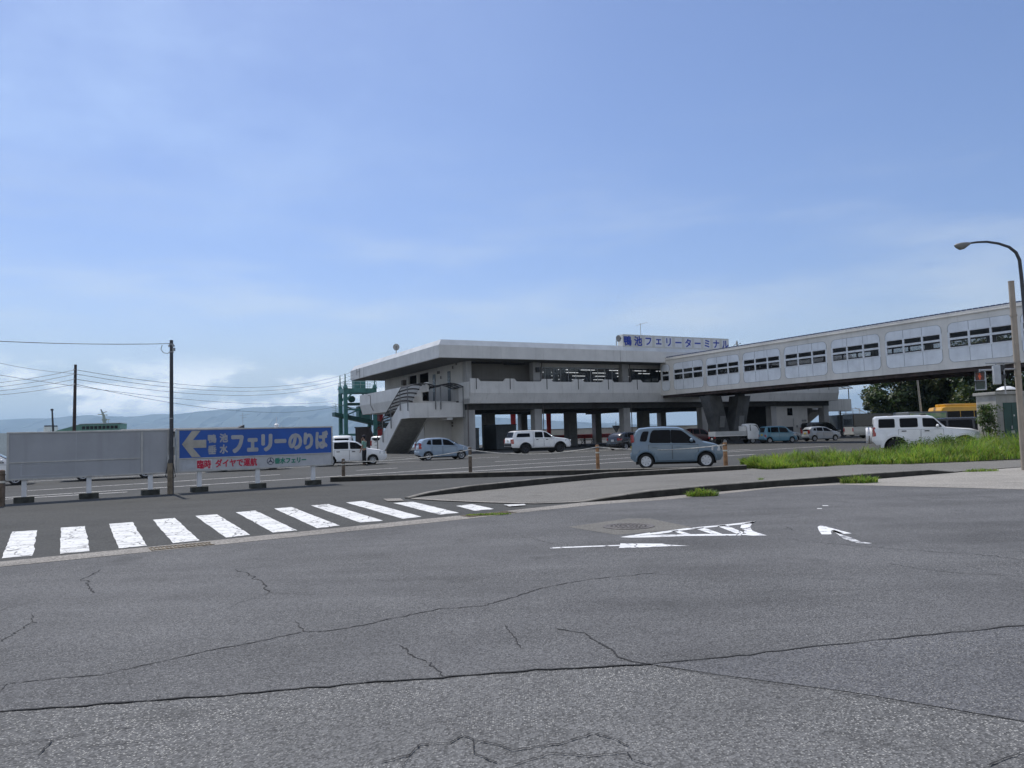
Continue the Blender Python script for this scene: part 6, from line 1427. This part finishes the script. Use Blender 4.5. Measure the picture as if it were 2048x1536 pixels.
mb = MB(); mb.lathe([(0, .30), (.18, .28), (.36, .20), (.42, .12), (.40, .10), (0, .10)], n=20); mb.build('dome', WHITEP, v, smooth=50); mb = MB(); mb.lathe([(.22, 0), (.22, .10)], n=16); mb.build('collar', DARKM, v)
rnd = random.Random(44); p = atY(1986, 870, 34.4); e = empty('creeper', (p.x, 34.5, 0), 0, 'green creeper climbing the left wall of the concrete hut', 'creeper')
mb = MB(); [mb.tube([(rnd.uniform(-.2, .2), .1, 0), (rnd.uniform(-.3, .3), .15, 1.2), (rnd.uniform(-.3, .3), .15, 2.2)], [.02, .015, .008], 5) for _ in range(5)]; mb.build('stem', BARK, e)
crown_mesh('foliage', [(rnd.uniform(-.35, .30), rnd.uniform(-.1, .3), rnd.uniform(.5, 2.25), rnd.uniform(.18, .32)) for _ in range(36)], 75, .10, rnd, [TL[1], LEAFS[2], TL[2]], e)
g = gp(2050, 941); sp = empty('signal_pole', (g[0], g[1], 0), 0, 'tan steel pole carrying the pedestrian signals at the right edge', 'pole')
mb = MB(); mb.tube([(0, 0, 0), (0, 0, 5.85)], [.093, .083], 18); mb.build('shaft', TAN, sp, smooth=40)
mb = MB(); mb.lathe([(.0, 5.86), (.088, 5.86), (.088, 5.83)], n=18)
for z in (4.75, 3.30, 2.92): mb.lathe([(.088, z), (.102, z), (.102, z+.06), (.088, z+.06)], n=18)
mb.build('clamp', TAN, sp, smooth=40)
mb = MB()
for z, x, y in ((3.32, -1.0, -.05), (3.12, -.42, .0), (3.12, -1.05, .15)): mb.tube([(-.06, 0, z), (x, y, z)], .028, 8)
mb.tube([(-.42, 0, 2.35), (-.42, 0, 3.34)], .022, 8); mb.build('arm', STEEL, sp, smooth=60)
SIG = mat('signal_housing', (.42, .45, .48), .45, var=.08); HOOD = mat('signal_hood', (.03, .032, .036), .55); REDL = mat('lit_red_figure', (.40, .07, .03), .4, var=0, emit=(1.0, .16, .06), estr=.12); LENS = mat('dark_green_lens', (.02, .05, .045), .2, var=0); LENSR = mat('dark_red_lens', (.10, .02, .015), .25, var=0)
def signal(label, loc, yaw, lit):
    e = empty('pedestrian_signal', loc, yaw, label, 'pedestrian signal', 'pedestrian signals on the tan pole')
    mb = MB(); mb.bbox((-.15, -.06, 0), (.15, .12, .58), .015); mb.build('housing', SIG, e); mb = MB(); mb.tube([(0, .03, .58), (0, .03, .66)], .025, 8); mb.build('bracket', STEEL, e)
    for z, up_ in ((.43, True), (.15, False)):
        mb = MB(); mb.box((-.115, -.066, z-.115), (.115, -.0605, z+.115)); ln = mb.build('lens', (LENSR if up_ else LENS), e)
        mb = MB()
        for sx in (-1, 1): mb.add([(sx*.135, -.06, z+.14), (sx*.135, -.21, z+.13), (sx*.135, -.16, z+.02), (sx*.135, -.06, z-.10)], [(0, 1, 2, 3)]); 
        mb.box((-.135, -.215, z+.125), (.135, -.06, z+.14)); mb.build('hood', HOOD, e)
        if up_ and lit:
            mb = MB(); mb.ball((0, -.068, z+.075), (.022, .004, .024), 10, 6); mb.prism([(-.035, z+.045), (.035, z+.045), (.045, z-.03), (.022, z-.03), (.022, z-.10), (-.022, z-.10), (-.022, z-.03), (-.045, z-.03)], 'y', -.071, -.0665); mb.build('standing_figure', REDL, ln)
signal('pedestrian signal with lit red standing figure, left of the pair on the tan pole', (g[0]-1.08, g[1]+.15, 2.50), R(-38), True)
signal('pedestrian signal turned sideways nearer the tan pole', (g[0]-.66, g[1]-.06, 2.66), R(68), False)
# curved street lamp above the right edge
Yl = 33.0; pts = [atY(x, y, Yl) for x, y in ((2052, 650), (2047, 597), (2043, 555), (2039, 520), (2032, 505), (2018, 494), (1997, 487), (1974, 483.6), (1955, 484.3), (1938, 486.5))]
b0 = Vector((pts[0].x+.25, Yl, 0)); e = empty('street_lamp', b0, 0, 'tall dark street lamp with curved arm reaching over the footbridge end', 'street lamp')
loc = [Vector(p)-b0 for p in pts]; mb = MB(); mb.tube([Vector((0, 0, 0)), Vector((.0, 0, 3.0))] + loc, [.11, .10] + [.085, .08, .075, .07, .066, .06, .055, .05, .045, .04], 12); mb.build('pole', POSTD, e, smooth=60)
a = Vector(atY(1941, 486, Yl))-b0; b = Vector(atY(1908, 491, Yl))-b0; mb = MB(); n = 12
prof_ = [(0, .05, .03, .05), (.15, .10, .05, .12), (.4, .17, .07, .22), (.65, .18, .08, .24), (.88, .11, .06, .12), (1.0, .02, .0, .02)]
for f, w_, t_, bt in prof_:
    c_ = a.lerp(b, f)
    for j in range(n): an = 2*math.pi*j/n; mb.v.append((c_.x, c_.y+w_*math.cos(an), c_.z+(t_ if math.sin(an) > 0 else bt)*math.sin(an)))
for i in range(len(prof_)-1):
    for j in range(n): mb.f.append((i*n+j, i*n+(j+1) % n, (i+1)*n+(j+1) % n, (i+1)*n+j)); mb.mi.append(0)
mb.build('lamp_head', mat('lamp_head_grey', (.20, .20, .19), .5, var=.1), e, smooth=60)
p = atY(1842, 860, 72.0); e = empty('lamp_post', (p.x, 72.0, 0), 0, 'slim pale post rising behind the footbridge before the trees', 'post')
mb = MB(); mb.tube([(.25, 0, 0), (-.1, 0, 7.0)], [.11, .07], 10); mb.build('shaft', mat('pale_post', (.40, .40, .37), .5), e, smooth=60); mb = MB(); mb.tube([(.02, 0, 6.9), (-.6, 0, 7.05), (-1.0, 0, 7.0)], .04, 8); mb.bbox((-1.6, -.12, 6.9), (-1.0, .12, 7.08), .04); mb.build('lamp_head', STEEL, e)

# ================================================================ HARBOUR BEYOND THE TERMINAL
# teal vehicle ramp gantry
c0 = atY(692, 870, 105.0); gr = R(25); wG = 4.1; dG = 3.2
e = empty('ramp_gantry', (c0.x, c0.y, 0), gr, 'teal steel gantry tower for the ferry ramp left of the terminal', 'gantry')
z1 = 8.0
for x, y in ((0, 0), (wG, 0), (0, dG), (wG, dG)): mb = MB(); mb.bbox((x-.25, y-.25, -3), (x+.25, y+.25, z1), .03); mb.build('leg', TEAL, e)
for a, b in (((-.23, -.18, z1), (wG+.23, .18, z1+.62)), ((-.23, dG-.18, z1), (wG+.23, dG+.18, z1+.62)), ((-.2, .19, z1+.01), (.2, dG-.19, z1+.6)), ((wG-.2, .19, z1+.01), (wG+.2, dG-.19, z1+.6))): mb = MB(); mb.bbox(a, b, .02); mb.build('beam', TEAL, e)
for a, b in (((.22, -.14, 2.1), (wG-.22, .14, 2.4)), ((-.14, .22, 2.1), (.14, dG-.22, 2.4)), ((.2, -.1, 5.6), (wG, .1, 5.8))):
    if a[0] != .2 or True: mb = MB(); mb.box(a, b); mb.build('brace', TEAL, e)
mb = MB()
for (x0, y0), (x1, y1) in (((0, 0), (wG, 0)), ((0, dG), (wG, dG)), ((0, 0), (0, dG)), ((wG, 0), (wG, dG))):
    for sx, t0 in ((0, 0), (1, 0)):
        a = Vector((x0, y0, 0)).lerp(Vector((x1, y1, 0)), .04 if sx == 0 else .96); b = Vector((x0, y0, 0)).lerp(Vector((x1, y1, 0)), .24 if sx == 0 else .76); mb.bar((a.x, a.y, z1-1.0), (b.x, b.y, z1+.1), .22)
mb.build('knee_brace', TEAL, e)
mb = MB()
for x in (-.2, wG*.25, wG*.5, wG*.75, wG+.2):
    for y in (-.2, dG+.2): mb.tube([(x, y, z1+.62), (x, y, z1+1.55)], .03, 6)
for z in (z1+1.1, z1+1.55):
    for a, b in (((-.2, -.2, z), (wG+.2, -.2, z)), ((-.2, dG+.2, z), (wG+.2, dG+.2, z)), ((-.2, -.2, z), (-.2, dG+.2, z)), ((wG+.2, -.2, z), (wG+.2, dG+.2, z))): mb.tube([a, b], .025, 6)
mb.build('railing', mat('pale_rail', (.30, .40, .38), .5), e)
mb = MB(); mb.bbox((wG*.36, .8, z1+.62), (wG*.74, 2.4, z1+2.1), .04); mb.build('machine_cabin', TEAL, e)
for x, y in ((0, dG), (0, 0), (wG, 0), (wG*.62, dG)): mb = MB(); mb.lathe([(.40, z1+.62), (.22, z1+1.0), (.10, z1+1.2), (.07, z1+2.6), (0, z1+2.6)], (x, y, 0), 10); mb.build('pulley_mast', TEAL, e)
mb = MB(); mb.add([(-1.3, .7, 5.4), (wG+4.5, .7, 3.2), (wG+4.5, 2.6, 3.2), (-1.3, 2.6, 5.4), (-1.3, .7, 4.9), (wG+4.5, .7, 2.5), (wG+4.5, 2.6, 2.5), (-1.3, 2.6, 4.9)], [(0, 1, 2, 3), (7, 6, 5, 4), (0, 4, 5, 1), (1, 5, 6, 2), (2, 6, 7, 3), (3, 7, 4, 0)]); mb.build('ramp', mat('dark_teal_steel', (.025, .09, .08), .6, var=.2), e)
mb = MB()
for k in range(9): x = -1.2+k*(wG+5.5)/8; z = 5.4-(x+1.3)*2.2/(wG+5.8); mb.tube([(x, .7, z), (x, .7, z+1.1)], .03, 5)
mb.tube([(-1.2, .7, 6.5), (wG+4.3, .7, 4.4)], .03, 5)
for k in range(4): an = k*.5; mb.tube([(-1.2+.3*math.cos(an), .7, 5.5+k*.35), (-1.7, .7, 5.7+k*.3)], .03, 5)
mb.build('ramp_railing', mat('pale_rail', 0), e)
mb = MB(); mb.bbox((.3, .4, 6.35), (wG-.3, dG-.4, 6.65), .03); mb.build('platform', mat('dark_teal_steel', (.025, .09, .08)), e)
mb = MB(); mb.bar((.25, .3, 5.0), (wG-.25, .3, 6.4), .16); mb.bar((.25, dG-.3, 6.4), (wG-.25, dG-.3, 5.0), .16); mb.build('diagonal', TEAL, e)
mb = MB(); mb.lathe([(0, -.3), (.45, -.3), (.45, .3), (0, .3)], (wG*.3, dG*.5, 7.2), 16, 'y'); mb.build('winch_drum', mat('dark_teal_steel', 0), e)
mb = MB(); mb.bbox((wG*.5, 1.0, 4.3), (wG*.5+1.9, 2.6, 6.2), .05); c_ = mb.build('control_cabin', TEAL, e); mb = MB(); mb.box((wG*.5+.3, .97, 5.2), (wG*.5+1.5, .99, 5.9)); mb.build('window', GLASS, c_)
mb = MB(); mb.bbox((wG+2.6, 1.2, -3), (wG+3.4, 2.0, 2.6), .04); mb.build('ramp_support', TEAL, e)
# red tapered posts of the boarding ways
def red_post(px, Y, h, label, r=.42):
    p = atY(px, 860, Y); e = empty('boarding_post', (p.x, Y, 0), 0, label, 'post', 'red posts of the boarding ways'); mb = MB()
    mb.add([(-r*.6, -r, -2), (r*.6, -r, -2), (r*.6, r, -2), (-r*.6, r, -2), (-r, -r, h), (r, -r, h), (r, r, h), (-r, r, h)], [(0, 3, 2, 1), (4, 5, 6, 7), (0, 1, 5, 4), (1, 2, 6, 5), (2, 3, 7, 6), (3, 0, 4, 7)]); mb.build('shaft', RED, e)
    mb = MB(); mb.box((-r*1.3, -r*3, h), (r*1.3, r*3, h+.35)); mb.build('crossbeam', RED, e)
red_post(761, 112, 5.4, 'red tapered steel post beside the terminal stair'); red_post(1027, 116, 5.2, 'thick red steel post seen through the undercroft above the pickup'); red_post(1041, 124, 5.2, 'thin red steel post seen through the undercroft right of a thicker one', .22); red_post(1098, 112, 4.9, 'red steel post seen through the undercroft right of the pickup cab', .36)
# breakwater, red barrier, sign, trestle, container behind the undercroft
a = atY(1020, 858, 150.0); b = atY(1620, 858, 175.0); d = b-a; e = empty('sea_wall', (a.x, a.y, 0), math.atan2(d.y, d.x), 'long pale concrete sea wall behind the terminal undercroft', 'wall')
mb = MB(); mb.prism([(-.3, -2), (.9, -2), (.7, 2.35), (-.1, 2.35)], 'x', 0, d.length); mb.build('wall', mat('sea_wall_concrete', (.36, .33, .28), .9, var=.15, vscale=.2, streak=.3), e); mb = MB(); mb.box((0, -.2, 2.351), (d.length, .8, 2.5)); mb.build('coping', mat('sea_wall_cap', (.20, .195, .18), .9), e)
a = atY(1100, 873, 108.0); b = atY(1232, 872, 118.0); d = b-a; e = empty('red_barrier', (a.x, a.y, 0), math.atan2(d.y, d.x), 'long red and white barrier rail behind the undercroft columns', 'barrier')
mb = MB(); mb.bbox((0, -.15, .75), (d.length, .15, 1.35), .04); mb.build('rail', RED, e)
for k in range(5): x = .4+k*(d.length-.8)/4; mb = MB(); mb.box((x-.1, -.1, 0), (x+.1, .1, .745)); mb.build('leg', DARKM, e)
mb = MB(); mb.bbox((d.length-1.2, -.17, .74), (d.length-.7, .17, 1.36), .03); mb.build('white_band', WHITEP, e)
p = atY(1232.5, 863, 88.0); e = empty('yield_sign', (p.x, 88.0, 0), R(10), 'dark inverted triangle road sign standing behind the undercroft', 'road sign')
mb = MB(); mb.tube([(0, 0, 0), (0, 0, 2.75)], .04, 8); mb.build('post', STEEL, e); mb = MB(); mb.prism([(-.50, 2.28), (.50, 2.28), (0, 1.42)], 'y', -.06, -.04); mb.build('plate', mat('sign_back_grey', (.06, .065, .07), .5), e); mb = MB(); mb.prism([(-.36, 2.20), (.36, 2.20), (0, 1.58)], 'y', -.068, -.061); mb.build('inner_plate', mat('sign_dark_face', (.13, .14, .15), .5), e)
p = atY(1174, 880, 86.0); e = empty('trestle', (p.x, 86.0, 0), R(20), 'black folding trestle table standing behind the undercroft column', 'trestle')
mb = MB(); mb.box((-.75, -.35, .78), (.75, .35, .84)); mb.build('top', DARKM, e)
for x in (-.6, .6): mb = MB(); mb.bar((x-.2, -.3, 0), (x+.1, .3, .78), .05); mb.bar((x-.2, .3, 0), (x+.1, -.3, .78), .05); mb.build('leg', DARKM, e)
def container(s, t, w, d_, h_, m, label):
    p = bw(s, t); e = empty('storage_container', p, TH, label, 'container'); mb = MB(); mb.box((0, 0, .1), (w, d_, h_)); mb.build('body', m, e)
    mb = MB(); n = int(w/.22)
    for k in range(n): mb.box((k*w/n+.05, -.03, .25), (k*w/n+.05+w/n*.45, -.001, h_-.15))
    mb.build('corrugation', m, e); mb = MB(); mb.box((-.03, -.05, h_+.001), (w+.03, d_+.03, h_+.1)); mb.box((-.03, -.05, 0), (w+.03, d_+.03, .099)); mb.build('frame', DARKM, e)
container(6.2, 9.0, 2.2, 2.6, 2.35, mat('pale_container', (.24, .26, .27), .6, var=.12, streak=.2), 'pale grey storage container under the left end of the terminal'); container(9.6, 7.2, 2.5, 3.0, 2.65, mat('slate_container', (.12, .135, .145), .6, var=.12, streak=.2), 'slate grey corrugated container under the terminal behind the pickup')
p = atY(711, 880, 98.0); e = empty('dark_cabin', (p.x, 98.0, 0), R(8), 'dark brown slanted harbour cabin below the teal gantry', 'cabin')
mb = MB(); mb.prism([(0, -1), (2.45, -1), (2.3, 1.6), (1.85, 3.05), (0, 3.05)], 'y', 0, 2.4); mb.build('wall', mat('brown_cabin_sheet', (.045, .035, .035), .7, var=.2, streak=.4), e); mb = MB(); mb.box((-.1, -.1, 3.051), (1.95, 2.5, 3.17)); mb.build('roof', DARKM, e)
# notice box by the red car
g = gp(1428, 885); e = empty('notice_board', (g[0]+.2, g[1]+1.5, 0), R(5), 'small orange framed notice board standing left of the flatbed truck', 'notice board')
mb = MB(); mb.box((-.32, -.03, .95), (.32, .0, 1.62)); mb.build('panel', mat('orange_frame', (.42, .17, .07), .6), e); mb = MB(); mb.box((-.25, -.04, 1.02), (.25, -.031, 1.55)); mb.build('face', WHITEP, e)
for x in (-.28, .28): mb = MB(); mb.box((x-.02, -.02, 0), (x+.02, .02, .949)); mb.build('leg', STEEL, e)
# long dark roofed shed, white tower, ferry
a = atY(240, 858, 120.0); b = atY(487, 853, 128.0); d = b-a; e = empty('harbour_shed', (a.x, a.y, 0), math.atan2(d.y, d.x), 'long low dark roofed shed behind the two boards', 'shed')
Ls = d.length; mb = MB(); mb.box((.6, .3, 0), (Ls-.6, 9, 3.7)); mb.build('wall', mat('shed_wall', (.30, .29, .27), .85, var=.1), e); mb = MB(); mb.prism([(-.4, 3.55), (-.4, 3.75), (4.6, 4.35), (9.8, 3.75), (9.8, 3.55)], 'x', 0, Ls); mb.prism([(Ls-.9, 4.1), (Ls+.1, 4.1), (Ls+.1, 4.6)], 'y', -.4, 6); mb.build('roof', mat('dark_shed_roof', (.045, .048, .055), .7, var=.15), e)
mb = MB(); mb.tube([(Ls-.1, 0, 4.1), (Ls-.1, 0, 6.6)], .03, 6); mb.tube([(Ls-.6, 0, 6.1), (Ls+.9, 0, 6.3)], .02, 5); mb.tube([(Ls-.4, 0, 5.7), (Ls+.5, 0, 5.8)], .02, 5); mb.build('aerial', STEEL, e)
p = atY(553, 855, 260.0); e = empty('harbour_light', (p.x, 260.0, -2.5), 0, 'small white harbour light tower seen above the blue board', 'light tower')
mb = MB(); mb.lathe([(1.3, 0), (1.0, 8.2), (0, 8.2)], n=14); mb.build('tower', WHITEP, e, smooth=50); mb = MB(); mb.lathe([(1.9, 8.2), (1.9, 8.5), (.7, 8.5), (.7, 9.8), (.9, 9.9), (0, 10.6)], n=14); mb.tube([(0, 0, 10.5), (0, 0, 12.5)], .12, 6); mb.tube([(1.7, 0, 8.5), (1.7, 0, 9.6)], .1, 6); mb.build('lantern', WHITEP, e)
FG = mat('ferry_green', (.10, .22, .17), .5, var=.1); FW = mat('ferry_white', (.55, .58, .56), .5, var=.06, streak=.2)
c0 = atY(70, 860, 200.0); k_ = 200/1538; e = empty('ferry', (c0.x, 200.0, -2.2), R(3), 'white and green ferry moored behind the blank board', 'ferry')
def FX(px): return (px-70)*k_
def FZ(py, px): return atY(px, py, 200.0).z+2.2
mb = MB(); Lf = FX(236); mb.prism([(-24, 0), (Lf+6, 0), (Lf+9, 4.5), (-25, 4.5)], 'y', 0, 12); mb.build('hull', FW, e)
mb = MB(); mb.box((-20, 1, 4.501), (Lf+2, 11, FZ(862, 150))); mb.build('deck_house', FW, e)
z0 = FZ(862, 190); z1_ = FZ(848, 190); mb = MB(); mb.prism([(FX(96), z0), (FX(230), z0), (FX(231), z1_), (FX(152), z1_+.1), (FX(110), z0+.6)], 'y', 1.5, 5.5); br_ = mb.build('bridge_house', FG, e)
for px in range(156, 228, 8): mb = MB(); mb.box((FX(px), 1.44, z0+.55), (FX(px+6), 1.49, z0+1.35)); mb.build('window', GLASS, br_)
mb = MB(); mb.box((FX(150), 1.3, z1_+.101), (FX(231), 5.7, z1_+.25)); mb.build('deck_roof', FW, e)
mb = MB(); mb.bbox((FX(74), 3, z0-1), (FX(87), 7, FZ(853, 80)), .1); mb.build('funnel', FW, e); mb = MB(); mb.box((FX(75), 3.1, FZ(853, 80)+.001), (FX(86), 6.9, FZ(852, 80)+.2)); mb.build('funnel_cap', DARKM, e)
mb = MB(); zz = FZ(817, 183); mb.tube([(FX(188), 5, z1_), (FX(186), 5, z1_+2.2), (FX(180), 5, zz)], [.5, .35, .14], 8); mb.tube([(FX(174), 5, FZ(827, 180)), (FX(193), 5, FZ(829, 190))], .12, 6); mb.tube([(FX(184), 5, FZ(824, 186)), (FX(192), 5, FZ(822, 190))], .10, 6); mb.tube([(FX(195), 5, z1_), (FX(195), 5, z1_+1.3)], .06, 6); mb.tube([(FX(191), 5, z1_+1.3), (FX(199), 5, z1_+1.3)], .08, 6); mb.bbox((FX(184), 4.4, z1_+1.0), (FX(191), 5.6, z1_+1.5), .05); mb.build('mast', mat('ferry_mast', (.24, .29, .26), .5), e)
# ================================================================ AIR
mb = MB(); mb.box((-23800, -400, -7.5), (23800, 23800, 820)); hz = mb.build('haze', [])
m = bpy.data.materials.new('haze_air'); m.use_nodes = True; N = m.node_tree.nodes; N.clear(); o = N.new('ShaderNodeOutputMaterial'); v = N.new('ShaderNodeVolumePrincipled'); v.inputs['Color'].default_value = (.55, .78, 1.0, 1); v.inputs['Density'].default_value = HAZE_D = .00009; v.inputs['Anisotropy'].default_value = .35; m.node_tree.links.new(v.outputs[0], o.inputs['Volume']); hz.data.materials.append(m)
tag(hz, kind='stuff', label='pale blue sea haze filling the air over the bay', cat='haze')
